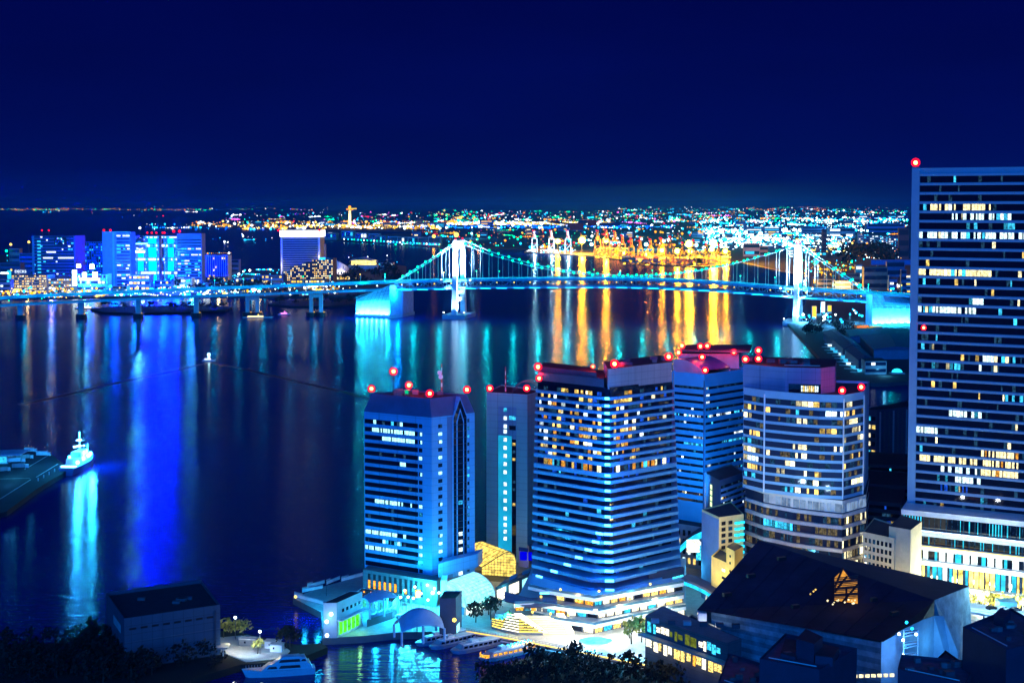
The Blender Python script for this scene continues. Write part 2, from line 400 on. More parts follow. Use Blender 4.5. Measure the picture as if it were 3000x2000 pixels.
# ------------------------------------------------------------------ suspension bridge
DK = [(-120, 880, 2325), (60, 868, 2353), (300, 857, 2375), (575, 845, 2400), (750, 839, 2410), (930, 832, 2412), (1045, 828, 2406), (1180, 823, 2400), (1345, 819, 2389),
      (1500, 816.5, 2370), (1750, 815, 2337), (1900, 817, 2317), (2100, 826, 2288), (2338, 844, 2254), (2550, 857, 2222), (2690, 866, 2200), (2900, 880, 2165)]
AX = [D(*q) for q in DK]
LEN = [0]
for k in range(len(AX) - 1): LEN.append(LEN[-1] + (AX[k + 1] - AX[k]).length)
def dk(s):
    s = max(0, min(LEN[-1] - 1e-3, s)); k = max(i for i in range(len(LEN) - 1) if LEN[i] <= s)
    n = len(AX); t = (s - LEN[k]) / (LEN[k + 1] - LEN[k])
    p0, p1, p2, p3 = AX[max(0, k - 1)], AX[k], AX[k + 1], AX[min(n - 1, k + 2)]
    p = p1.lerp(p2, t) + (p1 * 2 - p0 - p2) * 0.0
    p = 0.5 * ((2 * p1) + (p2 - p0) * t + (2 * p0 - 5 * p1 + 4 * p2 - p3) * t * t + (3 * p1 - p0 - 3 * p2 + p3) * t ** 3)
    d = p2 - p1; d.z = 0; d.normalize(); return p, d, Vector((-d.y, d.x, 0))
S1, S2, S0, S3 = LEN[8], LEN[13], LEN[7] - 8, LEN[14] - 6
BR = thing('suspension_bridge', 'long white suspension bridge with two lit towers and green cable lamps across the bay', 'bridge', (AX[10].x, AX[10].y, 0))
DKM = mat('bridge_deck', (0.16, 0.5, 0.62), 0.6); TRM = mat('bridge_truss', (0.25, 0.55, 0.62), 0.55)
TWM = mat('bridge_tower_white', (0.8, 0.82, 0.84), 0.45); PIERM = mat('bridge_pier', (0.4, 0.45, 0.5), 0.8, streak=True)
def hw(s): return 12 if s < LEN[5] else (12 + 9 * min(1, (s - LEN[5]) / (S0 - LEN[5])) if s < S0 else 21)
def sweep(name, dz0, dz1, m, s0, s1, step=20, w=1.0, off=None):
    mb = MB(); rows = []; s = s0
    while True:
        p, d, n = dk(s); h = hw(s) * w
        a, b = (-h, h) if off is None else (off * hw(s) - w, off * hw(s) + w)
        rows.append([p + n * a + Vector((0, 0, dz0)), p + n * b + Vector((0, 0, dz0)), p + n * b + Vector((0, 0, dz1)), p + n * a + Vector((0, 0, dz1))])
        if s >= s1: break
        s = min(s1, s + step)
    mb.grid(rows, m, True); return mb.build(name, BR)
sweep('upper_deck', -2.6, 0.0, DKM, 0, LEN[-1])
sweep('lower_deck', -14.5, -12.6, DKM, 0, LEN[-1])
for o in (-1, 1):
    sweep('parapet', 0.003, 1.4, TRM, 0, LEN[-1], off=o, w=0.25)
    sweep('lower_parapet', -12.59, -11.2, TRM, 0, LEN[-1], off=o, w=0.25)
    mb = MB(); s = S0; k = 0
    while s < S3:
        p, d, n = dk(s); q, _, n2 = dk(s + 12)
        a = p + n * o * 20.5; b = q + n2 * o * 20.5
        mb.tube(a + Vector((0, 0, -12.6)), a + Vector((0, 0, -2.6)), 0.42, TRM, 4)
        if k % 2: mb.tube(a + Vector((0, 0, -12.6)), b + Vector((0, 0, -2.6)), 0.45, TRM, 4)
        else: mb.tube(a + Vector((0, 0, -2.6)), b + Vector((0, 0, -12.6)), 0.45, TRM, 4)
        s += 12; k += 1
    mb.build('side_truss', BR)
# lamps inside the truss and strip lights along the lower chord
s = S0 + 10
while s < S3:
    p, d, n = dk(s)
    MB().ball(p - n * 19 + Vector((0, 0, -5)), 1.0, L_YELW, 6, 4).build('truss_lamp', BR)
    a = p - n * 21.8 + Vector((0, 0, -14.2))
    MB().obox(a, d * 17, n * 0.5, (0, 0, 0.8), L_CYA).build('chord_light', BR)
    s += 27
s = 40
while s < S0 - 30:
    p, d, n = dk(s)
    MB().ball(p - n * 10 + Vector((0, 0, -5)), 0.9, R.choice([L_WHT, L_YELW, L_WHT, L_GRN]), 6, 4).build('deck_lamp', BR)
    s += R.choice([22, 30, 38])
# towers
CW = 25.0
def tower(s, zt):
    p, d, n = dk(s); base = Vector((p.x, p.y, 0)); zd = p.z
    e = bpy.data.objects.new('tower', None); COL.objects.link(e); e.parent = BR; OFF[e.name] = OFF[BR.name].copy()
    def leg(sg):
        mb = MB(); rows = []
        for z, r, t in ((7, CW + 4, 5.2), (zd - 16, CW + 1.5, 4.6), (zd, CW, 4.4), (zt - 26, CW - 1.5, 3.9), (zt, CW - 2, 3.8)):
            c = base + n * sg * r + Vector((0, 0, z)); x, y = d * t * 0.8, n * t
            rows.append([c - x - y, c + x - y, c + x + y, c - x + y])
        mb.grid(rows, TWM, True); mb.poly(rows[-1], TWM); mb.build('tower_leg', e)
    leg(-1); leg(1)
    mb = MB(); w = CW - 5.7; N = 14                              # arched top beam
    for x in (-2.6, 2.6):
        arch = [(w * math.cos(math.pi * k / N), zt - 24 + 15 * math.sin(math.pi * k / N)) for k in range(N + 1)]
        f = lambda u, z: base + d * x + n * u + Vector((0, 0, z))
        for k in range(N):
            q = [f(arch[k][0], arch[k][1]), f(arch[k + 1][0], arch[k + 1][1]), f(arch[k + 1][0], zt - 1), f(arch[k][0], zt - 1)]
            mb.poly(q if x < 0 else q[::-1], TWM)
    for k in range(N):
        g = lambda x, j: base + d * x + n * arch[j][0] + Vector((0, 0, arch[j][1]))
        mb.poly([g(-2.6, k), g(2.6, k), g(2.6, k + 1), g(-2.6, k + 1)], TWM)
    mb.obox(base - d * 2.6 - n * w + Vector((0, 0, zt - 1)), d * 5.2, n * 2 * w, (0, 0, 0.6), TWM)
    mb.build('tower_arch', e)
    mb = MB()
    for z, h in ((zd - 22, 5), (27, 6)): mb.obox(base - d * 2.4 - n * (CW - 3.6) + Vector((0, 0, z)), d * 4.8, n * 2 * (CW - 3.6), (0, 0, h), TWM)
    mb.build('cross_beam', e)
    MB().obox(base - d * 19 - n * 36, d * 38, n * 72, (0, 0, 6.5), PIERM).build('tower_pier', e)
    for sg in (-1, 1):
        MB().ball(base + n * sg * (CW - 2) + Vector((0, 0, zt + 2)), 1.6, L_RED, 6, 4).build('warning_lamp', e)
    for sx_ in (-1, 1):                                          # floodlights on the pier and on brackets at deck level
        a = base + d * sx_ * 17 - n * 34 + Vector((0, 0, 8)); mb = MB()
        mb.box(a, 2.4, 2.4, 1.6, STEELD); mb.ball(a + Vector((0, 0, 2.4)), 1.1, L_WHT, 6, 4); mb.build('floodlight', e)
        light('SPOT', a + Vector((0, 0, 4)), 2600000, (0.36, 0.70, 1), 1, 'tower_flood', base - n * CW + Vector((0, 0, 34)), 95)
        a = base + d * sx_ * 24 - n * 22 + Vector((0, 0, zd - 4)); mb = MB()
        mb.obox(a - d * 6 - n * 1.5, d * 12, n * 3, (0, 0, 1.2), TRM); mb.box(a + Vector((0, 0, 1.3)), 5, 3, 2, STEELD); mb.ball(a + Vector((0, 0, 4.5)), 1.3, L_WHT, 6, 4); mb.build('floodlight', e)
        light('SPOT', a + Vector((0, 0, 8)) - n * 22, 3400000, (0.36, 0.70, 1), 1, 'tower_flood', base - n * 4 + Vector((0, 0, zd + 42)), 80)
    return base, d, n
ZT = [D(1345, 703, 2389).z, D(2338, 715, 2254).z]
tower(S1, ZT[0]); tower(S2, ZT[1])
# main cables, hangers, cable lamps
def cable(s, side):
    p, d, n = dk(s)
    if s < S1:
        t = (s - S0) / (S1 - S0); z = (p.z + 1) * (1 - t) + ZT[0] * t - 9 * 4 * t * (1 - t) * 0.35
    elif s > S2:
        t = (s - S2) / (S3 - S2); z = ZT[1] * (1 - t) + (p.z + 1) * t - 9 * 4 * t * (1 - t) * 0.35
    else:
        t = (s - S1) / (S2 - S1); zm = dk((S1 + S2) / 2)[0].z + 3.5
        ze = ZT[0] * (1 - t) + ZT[1] * t; z = zm + (ze - zm) * (2 * t - 1) ** 2
    wd = 21 if (s <= S0 or s >= S3) else CW - 2 if S1 <= s <= S2 else 21 + (CW - 23) * (1 - abs(s - (S1 if s < S1 else S2)) / 140)
    return p + n * side * wd + Vector((0, 0, z - p.z)), p + n * side * 21
for side in (-1, 1):
    mb = MB(); prev = None
    for k in range(97):
        c = cable(S0 + (S3 - S0) * k / 96, side)[0]
        if prev is not None: mb.tube(prev, c, 0.55, TWM, 5)
        prev = c
    mb.build('main_cable', BR)
    for lo, hi, n_ in ((S0, S1, 7), (S1, S2, 33), (S2, S3, 7)):
        for k in range(1, n_ + 1):
            s = lo + (hi - lo) * (k - 0.0) / (n_ + 1); c, b = cable(s, side)
            if c.z - b.z > 2.5: MB().tube(b, c, 0.24, TWM, 4).build('hanger', BR)
            MB().ball(c + Vector((0, 0, 0.9)), 1.8, L_GRN, 6, 4).build('cable_lamp', BR)
# street lamps along the deck
s = 60; k = 0
while s < LEN[-1] - 20:
    p, d, n = dk(s); sd_ = -1 if k % 2 else 1
    a = p + n * sd_ * (hw(s) - 1); mb = MB(); top = a + Vector((0, 0, 13))
    mb.tube(a, top, 0.28, STEEL, 5); mb.tube(top, top - n * sd_ * 3, 0.22, STEEL, 5)
    mb.ball(top - n * sd_ * 3, 0.9, L_GRN if k % 3 else L_YELW, 6, 4); mb.build('street_lamp', BR)
    s += 48; k += 1
for k in range(36):
    p, d, n = dk(60 + k * (LEN[-1] - 160) / 35)
    light('POINT', p - n * (hw(80) + 9) + Vector((0, 0, 9)), (52000 if p.x > -260 else 15000), ((0.0, 0.62, .75) if p.x > -260 else (0.0, 0.5, 1)), 1.5, 'deck_light')
# approach piers
for px, yb, two in ((60, 940, 0), (238, 937, 0), (405, 928, 0), (575, 924, 0), (740, 926, 1), (926, 924, 1)):
    s = min(range(int(LEN[7])), key=lambda q: abs(proj(dk(q)[0])[0] - px)); p, d, n = dk(s)
    mb = MB(); b = Vector((p.x, p.y, 0))
    if two:
        for q in (-1, 1): mb.obox(b + d * (q * 8 - 3) - n * 4, d * 6, n * 8, (0, 0, p.z - 15), PIERM)
        mb.obox(b - d * 11.2 - n * 4.2 + Vector((0, 0, p.z - 22)), d * 22.4, n * 8.4, (0, 0, 6), PIERM)
    else: mb.obox(b - d * 4 - n * 9, d * 8, n * 18, (0, 0, p.z - 15), PIERM)
    pr = mb.build('approach_pier', BR)
    for q in ((-1, 1) if two else (0,)):
        c = b + d * q * 8
        MB().prism([(c + d * 9 * math.cos(t) + n * 13 * math.sin(t))[:2] for t in [math.pi * j / 6 for j in range(12)]], -2, 7, BLK).build('pier_fender', pr)
        MB().ball(c - n * 11 + d * 6 + Vector((0, 0, 8)), 0.9, L_YEL, 6, 4).build('marker_lamp', pr)
# anchorages
def anchorage(pxl, pxc, pxr, yl, yc, flip):
    e = bpy.data.objects.new('anchorage', None); COL.objects.link(e); e.parent = BR; OFF[e.name] = OFF[BR.name].copy()
    Yc = 2368 if not flip else 2190
    L_, C_, R_ = (D(pxl, 900, Yc + 26), D(pxc, 900, Yc), D(pxr, 900, Yc + 30))
    if flip: L_, C_, R_ = D(pxr, 900, Yc + 26), D(pxc, 900, Yc), D(pxl, 900, Yc + 16)
    zl, zc = D(pxl if not flip else pxr, yl, L_.y).z, D(pxc, yc, Yc).z
    V = lambda p, z: Vector((p.x, p.y, z)); back = Vector((0.24, 0.97, 0)) * 60
    mb = MB()
    f = [V(L_, 6), V(C_, 6), V(C_, zc), V(L_, zl)]; g = [p + back for p in f]
    if flip: f, g = f[::-1], g[::-1]
    mb.poly(f, TWM); mb.poly(g[::-1], TWM)
    for k in range(4): mb.poly([f[k], g[k], g[(k + 1) % 4], f[(k + 1) % 4]], TWM)
    mb.build('anchor_wedge', e)
    mb = MB()                                                    # raised ribs on the sloped face
    t = V(C_, 0) - V(L_, 0)
    for k in range(1, 8):
        u = k / 8; zt = zl + (zc - zl) * u; zt0 = 6 + (zt - 6) * 0.5
        a, b = V(L_, 0) + t * u, V(L_, 0) + t * min(1, u + 0.16)
        mb.tube(V(a, zt0) - back * 0.012, V(b, (zl + (zc - zl) * min(1, u + 0.16)) * 0.96) - back * 0.012, 0.7, PIERM, 4)
    for k in range(1, 6):
        z = 20 + (zl - 18) * k / 6 + 4; mb.tube(V(L_, z) - back * 0.01, V(C_, z + (zc - zl) * k / 7) - back * 0.01, 0.45, PIERM, 4)
    mb.build('wedge_rib', e)
    mb = MB(); pr = [V(C_, 0) - back * 0.03, V(R_, 0) - back * 0.03, V(R_, 0) + back * 0.9, V(C_, 0) + back * 0.9]
    mb.prism(pr, 5, zc - 1, mat('anchor_block', (0.3, 0.42, 0.6), 0.7), PIERM); mb.build('anchor_block', e)
    pr = [V(L_, 0) - back * 0.12, V(C_, 0) - back * 0.12, V(R_, 0) - back * 0.1, V(R_, 0) + back, V(L_, 0) + back]
    MB().prism(pr, -2, 5, PIERM).build('anchor_base', e)
    light('POINT', V(R_, 40) - back * .5, 130000, (0, .25, 1), 2, 'anchor_light')  # added blue light to brighten the block, without a fixture
    for k in range(7):
        u = (k + 0.5) / 7; p = V(L_, 6.5) + t * u - back * 0.10
        MB().box(p, 4, 1.2, 1.2, L_WHT).build('floodlight', e)
        light('POINT', p + Vector((0, -1, 3)), 52000, (0.02, 0.62, 1), 1, 'anchor_light')
anchorage(1043, 1143, 1182, 878, 834, False)
anchorage(2536, 2556, 2690, 880, 861, True)
# ------------------------------------------------------------------ near towers
def f4(l, m, r, y=1400):
    """outline from the pixel columns and distances of the three visible corners"""
    a, b, c = D(l[0], y, l[1]), D(m[0], y, m[1]), D(r[0], y, r[1]); return [a, b, c, a + c - b]
BLUEW = mat('facade_blue_grey', (0.10, 0.36, 0.66), 0.6, streak=True, var=0.08)
# ---- office tower with mansard roof, on the pier
zA0, zA1 = 12.0, D(1265, 1223, 665).z
A = Bld('office_tower', 'blue office tower on the pier with dark window bands and a pointed glass strip', 'office tower', f4((1067, 685), (1265, 665), (1391, 681)), zA0, zA1, BLUEW)
mb = MB(); q = [A.c + (p - A.c) * 0.86 for p in A.pts]; zr = zA1 + 8.5       # mansard
NAVY = mat('mansard_navy', (0.07, 0.10, 0.22), 0.5)
for k in range(4):
    a, b, c, d_ = A.pts[k], A.pts[(k + 1) % 4], q[(k + 1) % 4], q[k]
    mb.poly([a + Vector((0, 0, zA1)), b + Vector((0, 0, zA1)), c + Vector((0, 0, zr)), d_ + Vector((0, 0, zr))][::1 if k >= 0 else -1], NAVY)
mb.poly([p + Vector((0, 0, zr - 0.8)) for p in q], ROOFD); mb.build('roof', A.root)
mb = MB()
for k in range(9):
    p = A.c + Vector((R.uniform(-10, 10), R.uniform(-7, 7), zr - 0.79)); mb.box(p, R.uniform(2, 4), R.uniform(2, 3), R.uniform(1, 2.4), R.choice([ROOFM, STEELD, CONCD]))
mb.build('roof_plant', A.root)
yL0, dyL = 1232, 23.0
litA = {1: [(.1, .92)], 2: [(.36, .9)], 10: [(.18, .72), (.8, .88)], 14: [(0, .58), (.72, .76)], 15: [(.35, .5), (.55, .78)], 16: [(0, .5), (.52, .6)], 0: [(.2, .24), (.5, .53), (.62, .72)], 5: [(.68, .74)]}
OFW = emi('office_white_cyan', (.4, .95, 1), 1.9, .5, 1.3)
litS = {1, 2, 4, 6, 10, 14, 15, 16, 19}
for k in range(20):
    zc = A.z(0, 0, yL0 + dyL * k)
    def lt(u, i, k=k):
        u = u / 0.82
        for a, b in litA.get(k, []):
            if a <= u <= b: return OFW if k not in (0, 15) else R.choice([CYA, DIM, OFW])
        return DIM if R.random() < 0.05 else None
    A.ribbon(0, 0.012, 0.80, zc - 1.05, zc + 1.05, 1.7, lt, 'ribbon_window')
    A.ribbon(0, 0.815, 0.865, zc - 0.9, zc + 0.9, 3, lambda u, i: (OFW if k in litS else (CYA if k == 11 else None)), 'corner_window')
    z2 = A.z(1, 0.2, 1245 + dyL * 0.995 * k + 2)
    A.ribbon(1, A.u(1, 1284, 50), A.u(1, 1296, 50), z2 - 0.95, z2 + 0.75, 3, lambda u, i: (OFW if k in litS and k < 17 else (DIM if k == 0 else None)), 'square_window')
    z3 = A.z(1, 0.85, 1231 + dyL * k)
    if k < 20: A.ribbon(1, A.u(1, 1369, 50), A.u(1, 1375, 50), z3 - 0.8, z3 + 0.8, 3, lambda u, i: (CYA if k % 5 in (1, 2) else DIM if R.random() < .3 else None), 'square_window')
# flat recess strip and the pointed glass strip, rising through the mansard
u1, u2 = A.u(1, 1310, 50), A.u(1, 1326, 50)
mb = MB(); A.panel(mb, 1, u1, u2, zA0, zA1 - 0.5, 0.0, 0.02, mat('recess_shade_blue', (0.10, 0.17, 0.33), 0.6)); mb.build('recess', A.root)  # lies flush; the recess's shade is put into its darker colour
ua, ub = A.u(1, 1325, 60), A.u(1, 1367, 60); um = (ua + ub) / 2
def gable(ins, o, m, zt, zb):
    a, b = ua + (ub - ua) * ins, ub - (ub - ua) * ins
    zs = zt - (zt - zA1 + 4) * 1.0
    return [A.P(1, a, zb, o), A.P(1, b, zb, o), A.P(1, b, zA1 - 1 - ins * 8, o), A.P(1, um, zt - ins * 22, o), A.P(1, a, zA1 - 1 - ins * 8, o)]
zt = zr - 0.3
for ins, o, m, nm in ((0.0, 0.55, BLUEW, 'gable_frame'), (0.05, 0.62, GLS, 'glass_strip'), (0.24, 0.69, BLUEW, 'gable_frame'), (0.31, 0.76, GLS, 'glass_strip')):
    mb = MB(); g = gable(ins, o, m, zt, zA0 + 4); n_ = A.ed(1)[2]
    bk = [p - n_ * (o + (3.5 if p.z > zA1 - 12 else 0)) for p in g]
    mb.poly(g, m)
    for k in range(5): mb.poly([g[k], bk[k], bk[(k + 1) % 5], g[(k + 1) % 5]][::-1], m)
    pr = mb.build(nm, A.root)
    if ins == 0.31:
        for k in (10, 14, 15, 16, 19):
            zc = A.z(1, um, 1240 + dyL * k); mb = MB(); A.quad(mb, 1, ua + (ub - ua) * .36, ub - (ub - ua) * .36, zc - 0.9, zc + 0.9, 0.8, WHT if k != 10 else CYA); mb.build('lit_pane', pr)
        mb = MB()
        for k in range(24): A.panel(mb, 1, ua + (ub - ua) * .06, ub - (ub - ua) * .06, zA0 + 5 + k * 3.0, zA0 + 5.18 + k * 3.0, 0.77, 0.82, STEELD)
        mb.build('glazing_bar', pr)
for k, p in enumerate(q):
    warning_lamp(A.root, p + Vector((0, 0, zr - 0.2)), 1.0, 0.8, 1600)
mast(A.root, D(1294, 1155, 690), 14.5, 0.35, 8, True)
for x in (1287, 1301):
    b = D(x, 1156, 690); MB().tube(b, b + Vector((x * 0 + (2 if x < 1290 else -1), 0, 8 if x < 1290 else 12)), 0.12, STEELD, 4).build('aerial', A.root)
pm = D(1153, 1150, 690); MB().tube(Vector((pm.x, pm.y, zr - 0.5)), pm + Vector((0, 0, 8)), 0.18, STEELD, 5).build('lamp_mast', A.root)
warning_lamp(A.root, pm + Vector((0, 0, 8)), 1.1, 0.3, 900)
for p in ((1170, 1158), (1190, 1160)):
    g = D(*p, 688); MB().box((g.x, g.y, zr - 0.5), 2.2, 1.4, 1.6, emi('roof_green', (0.0, 0.5, 0.2), 1.2)).build('roof_light_box', A.root)
light('POINT', A.c + Vector((0, 0, zr + 4)), 1800, (1, .02, .03), 1, 'warning_light')
# podium with tall arcade windows
Ap = f4((1062, 676), (1277, 655), (1300, 657))
zq = D(1277, 1697, 655).z
PODM = mat('podium_dark_green', (0.12, 0.15, 0.17), 0.7, streak=True)
pod = Bld('podium_building', 'dark stone podium with amber-lit tall arcade windows under the blue pier tower', 'podium', [Ap[0], Ap[1], Ap[2] + Vector((0, 14, 0)), Ap[3] + Vector((0, 14, 0))], 3.0, 15.0, PODM)
for k in range(11):
    ux = pod.u(0, 1082 + k * 15.3, 9); w = 0.018
    mb = MB(); pod.panel(mb, 0, ux - w, ux + w, 6.6, 13.6, 0, 0.06, BLK)
    if k < 6 or k == 7: pod.quad(mb, 0, ux - w * .8, ux + w * .8, 6.8, 10.6 if k < 6 else 9, 0.1, emi('arcade_amber', (1, .34, .02), 2.2, .5, 1.2))
    mb.build('arcade_window', pod.root)
# ---- slim white tower behind it
a2 = Bld('slim_tower', 'slim pale tower with a vertical row of lit square windows behind the pier tower', 'office tower', [D(1425, 1300, 745), D(1545, 1300, 735), D(1590, 1300, 752), D(1470, 1300, 775)], 3.0, D(1545, 1160, 735).z, mat('facade_pale', (0.28, 0.55, 0.52), 0.6, streak=True, var=0.1), ROOFD, parapet=0.8)
zt2 = a2.z1
ua, ub = a2.u(0, 1459, 60), a2.u(0, 1513, 60)
mb = MB(); a2.panel(mb, 0, ua, ub, 4, zt2 - 6, 0.0, 0.02, mat('shaft_blue', (0.20, 0.38, 0.50), 0.5, streak=True)); mb.build('shaft', a2.root)
PALECY = emi('shaft_glow', (0.01, 0.42, 0.75), 0.95, 0.25, 0.1)
mb = MB(); a2.panel(mb, 0, a2.u(0, 1460, 40), a2.u(0, 1499, 40), 5, a2.z(0, .4, 1275), 0.03, 0.12, PALECY); mb.build('lit_shaft_glass', a2.root)
for y in [1200, 1224, 1248, 1263] + [1287 + 23.7 * k for k in range(5)] + [1417, 1441, 1465, 1489, 1517, 1536, 1556, 1576]:
    zc = a2.z(0, .45, y); mb = MB(); a2.panel(mb, 0, a2.u(0, 1476, 50), a2.u(0, 1485, 50), zc - .95, zc + .95, .13, .22, WHT if y > 1210 else CYA); mb.build('square_window', a2.root)
mb = MB(); a2.panel(mb, 0, a2.u(0, 1500, 40), a2.u(0, 1512, 40), 5, a2.z(0, .5, 1285), .03, .09, GLS)
for k in range(14):
    zc = a2.z(0, .6, 1300 + 22 * k)
    if R.random() < .45: a2.quad(mb, 0, a2.u(0, 1502, 40), a2.u(0, 1510, 40), zc - .7, zc + .7, .12, R.choice([CYA, WARM, DIM, DIM]))
mb.build('dark_glass_strip', a2.root)
for y0, y1 in ((1218, 1229), (1246, 1259)):
    mb = MB(); a2.panel(mb, 0, a2.u(0, 1492, 60), a2.u(0, 1511, 60), a2.z(0, .6, y1), a2.z(0, .6, y0), .03, .12, GLS if y0 > 1230 else CYA); mb.build('lounge_window', a2.root)
mb = MB(); a2.panel(mb, 1, -0.02, 1.02, 3.02, 12.5, 0.0, 1.2, mat('stone_warm', (0.4, 0.36, 0.34), .7)); mb.build('base_block', a2.root)
for k in range(5):                                                # hoops over the roof
    mb = MB(); c = a2.c + Vector((6 + k * 0.6, -4 + k * 2.4, zt2 + .3)); pr = None
    for j in range(13):
        t = math.pi * j / 12; p = c + Vector((-7 * math.cos(t), 0, 5.5 * math.sin(t)))
        if pr is not None: mb.tube(pr, p, .16, STEELD, 4)
        pr = p
    mb.build('roof_hoop', a2.root)
for p in ((1435, 1160), (1543, 1168)):
    g = D(*p, 742); warning_lamp(a2.root, (g.x, g.y, zt2 + .9), 1.0, .5, 1300)
g = D(1481, 1158, 752); mast(a2.root, (g.x, g.y, zt2 + .2), 12.5, .3, 6)
# ---- hotel and office tower with projecting floor slabs
SLAB = mat('slab_panel', (0.08, 0.31, 0.56), 0.5, var=0.07); SLABD = mat('slab_dark', (0.10, 0.14, 0.24), .5)
def zB(y): return D(1780, y, 640).z
def fpB(y, out=0.0):
    t = max(0, min(1, (y - 1150) / 500.0))
    l = D(1576 - 12 * t - out * 5, 1400, 667); r = D(1965 + 20 * t + out * 5, 1400, 668)
    c2 = D(1786 + 8 * t, 1400, 640 - out); c1 = D(1768 + 2 * t - (max(0, y - 1540) * .25), 1400, 641 - out)
    w_ = max(0, min(1, (y - 1590) / 120)) ** 1.5 * 7
    for q_ in (l, c1, c2, r): q_.y -= w_
    if out: l.y -= out; r.y -= out * .9
    return [l, c1, c2, r]
BB = fpB(1640); bk = [Vector((BB[3].x - 1, BB[3].y + 28, 0)), Vector((BB[0].x + 7, BB[0].y + 28, 0))]
B = Bld('hotel_tower', 'tall slab-banded hotel tower with a column of blue corner lights above the stairs', 'hotel tower', fpB(1200) + bk, 18.0, zB(1135), GLS)
rt = B.root
hot = [1167 + 21.6 * k for k in range(9)]; off_ = [1400 + 25.2 * k for k in range(13)]
zsl = [(y, 1.25) for y in hot] + [(1360, 1.6), (1392, 1.9)] + [(y + 12, 1.4) for y in off_]
for y, h in zsl:
    f = fpB(y + 10, 1.3); z = zB(y); bk2 = [Vector((f[3].x + 2.2, f[3].y + 29, 0)), Vector((f[0].x + 4, f[0].y + 30, 0))]
    MB().prism(f + bk2, z - h / 2, z + h / 2, SLAB).build('floor_slab', rt)
    tt = D(1782, y, 637); cL = f[1].lerp(f[2], .15); cR = f[1].lerp(f[2], .85)
    if y < 1560:
        nrm = Vector((.08, -1, 0)); mb = MB(); mb.obox((cL.x, cL.y, z - .35), (cR - cL).xy.to_3d(), nrm * .5, (0, 0, 1.0), EDGE); mb.build('corner_light', rt)
    else:
        for cx in (1781 + (y - 1560) * .03, 1757 - (y - 1560) * .02 - max(0, (y - 1560)) ** 1.6 * .055):
            # along the slab edge
            best = min(((f[i], f[i + 1]) for i in range(3)), key=lambda s_: 0 if proj((s_[0].x, s_[0].y, z))[0] <= cx <= proj((s_[1].x, s_[1].y, z))[0] else 1)
            a, b = best; u = 0.0
            for j in range(200):
                pt = a.lerp(b, j / 199)
                if proj((pt.x, pt.y, z))[0] >= cx: u = j / 199; break
            p = a.lerp(b, u); t = (b - a); t.z = 0; t.normalize(); nn = Vector((t.y, -t.x, 0))
            if nn.y > 0: nn = -nn
            mb = MB(); mb.obox((p.x - t.x * 1.8, p.y - t.y * 1.8, z - .35), t * 3.8, nn * .4, (0, 0, 1.0), EDGE); mb.build('edge_light', rt)
    if 1150 < y < 1705:
        light('POINT', (tt.x, tt.y - 4.0, z - .2), 3200, (.01, .22, 1), .5, 'corner_glow')
def litB(y):
    def f(u, k):
        r = R.random()
        if y < 1350: p = .42
        elif y < 1395: p = .85
        else: p = .06
        if r > p: return R.choice([None, None, None, DIM, BLU]) if y < 1400 else (DIM if R.random() < .1 else None)
        if y > 1395: return R.choice([DIM, CYA, BLU])
        return R.choice([WARM, WARM, WWHT, WARM, WARM2, WHT] if y < 1350 else [WARM2, WWHT, WARM, CYA, BLU])
    return f
ys = [y for y, h in zsl]
ys2 = [(ys[k], ys[k + 1]) for k in range(len(ys) - 1)]
ys2.insert(0, (1145, ys[0]))
for y0, y1 in ys2:
    z1_, z0_ = zB(y0) - .7, zB(y1) + .75
    if z1_ - z0_ < .8: continue
    for i in (0, 2):
        B2 = B
        rr = R.random()
        def lt(u, k, y=y0 + 5, i=i):
            v = litB(y)(u, k)
            if i == 2 and y < 1345 and u > .55 and v in (WARM, WWHT, WHT, WARM2): return None if R.random() < .8 else v
            return v
        B.ribbon(i, 0.03, 0.97, z0_, z1_, 2.6, lt, 'window_row')
zp = B.z1                                                         # blank crown and plant screen
cr = fpB(1150)
crown = [cr[0], cr[1], cr[2], cr[3]]
CRD = mat('crown_dark', (0.05, 0.07, 0.13), .6); CRG = mat('crown_grey', (0.30, 0.32, 0.38), .65, streak=True)
ztop = zB(1080)
mb = MB(); mb.prism([crown[0], crown[1], crown[1] + Vector((3, 31, 0)), crown[0] + Vector((8, 28, 0))], zp + .01, ztop - 4.5, CRD, ROOFD); mb.build('crown_left', rt)
mb = MB(); mb.prism([crown[2] + Vector((-1.0, -.6, 0)), crown[3] + Vector((.2, -.6, 0)), crown[3] + Vector((-2, 30, 0)), crown[2] + Vector((-1, 30, 0))], zB(1150) + 1.5, ztop, CRG, ROOFD); mb.build('crown_screen', rt)
mb = MB(); mb.prism([crown[0] + Vector((1, 2, 0)), crown[1] + Vector((-3, 3, 0)), crown[1] + Vector((-3, 22, 0)), crown[0] + Vector((3, 22, 0))], ztop - 4.49, ztop - 2.2, CRD, ROOFD); mb.build('penthouse', rt)
mb = MB(); c = crown[0].lerp(crown[1], .6) + Vector((0, 8, ztop - 2.19)); mb.box(c, 6, 3, 3.2, REDP); mb.tube(c + Vector((0, 0, 2.5)), c + Vector((-12, 1, 3.6)), .5, STEELD); mb.box(c + Vector((3, 0, 3)), 4, 2.4, 1.6, STEELD); mb.build('gondola_crane', rt)
mb = MB(); c = crown[1].lerp(crown[2], .5) + Vector((-6, 12, ztop - 2.19)); mb.box(c, 4, 3, 2.6, REDP); mb.box(c + Vector((8, 3, 0)), 9, 5, 1.4, CRD); mb.build('roof_plant', rt)
for p in ((crown[0], zB(1075)), (crown[2] + Vector((2, 0, 0)), ztop), (crown[3] + Vector((-1, 2, 0)), ztop)):
    warning_lamp(rt, (p[0].x, p[0].y, p[1] - .2 if p[0] is not crown[0] else ztop - 4.5), 1.05, .6, 1400)
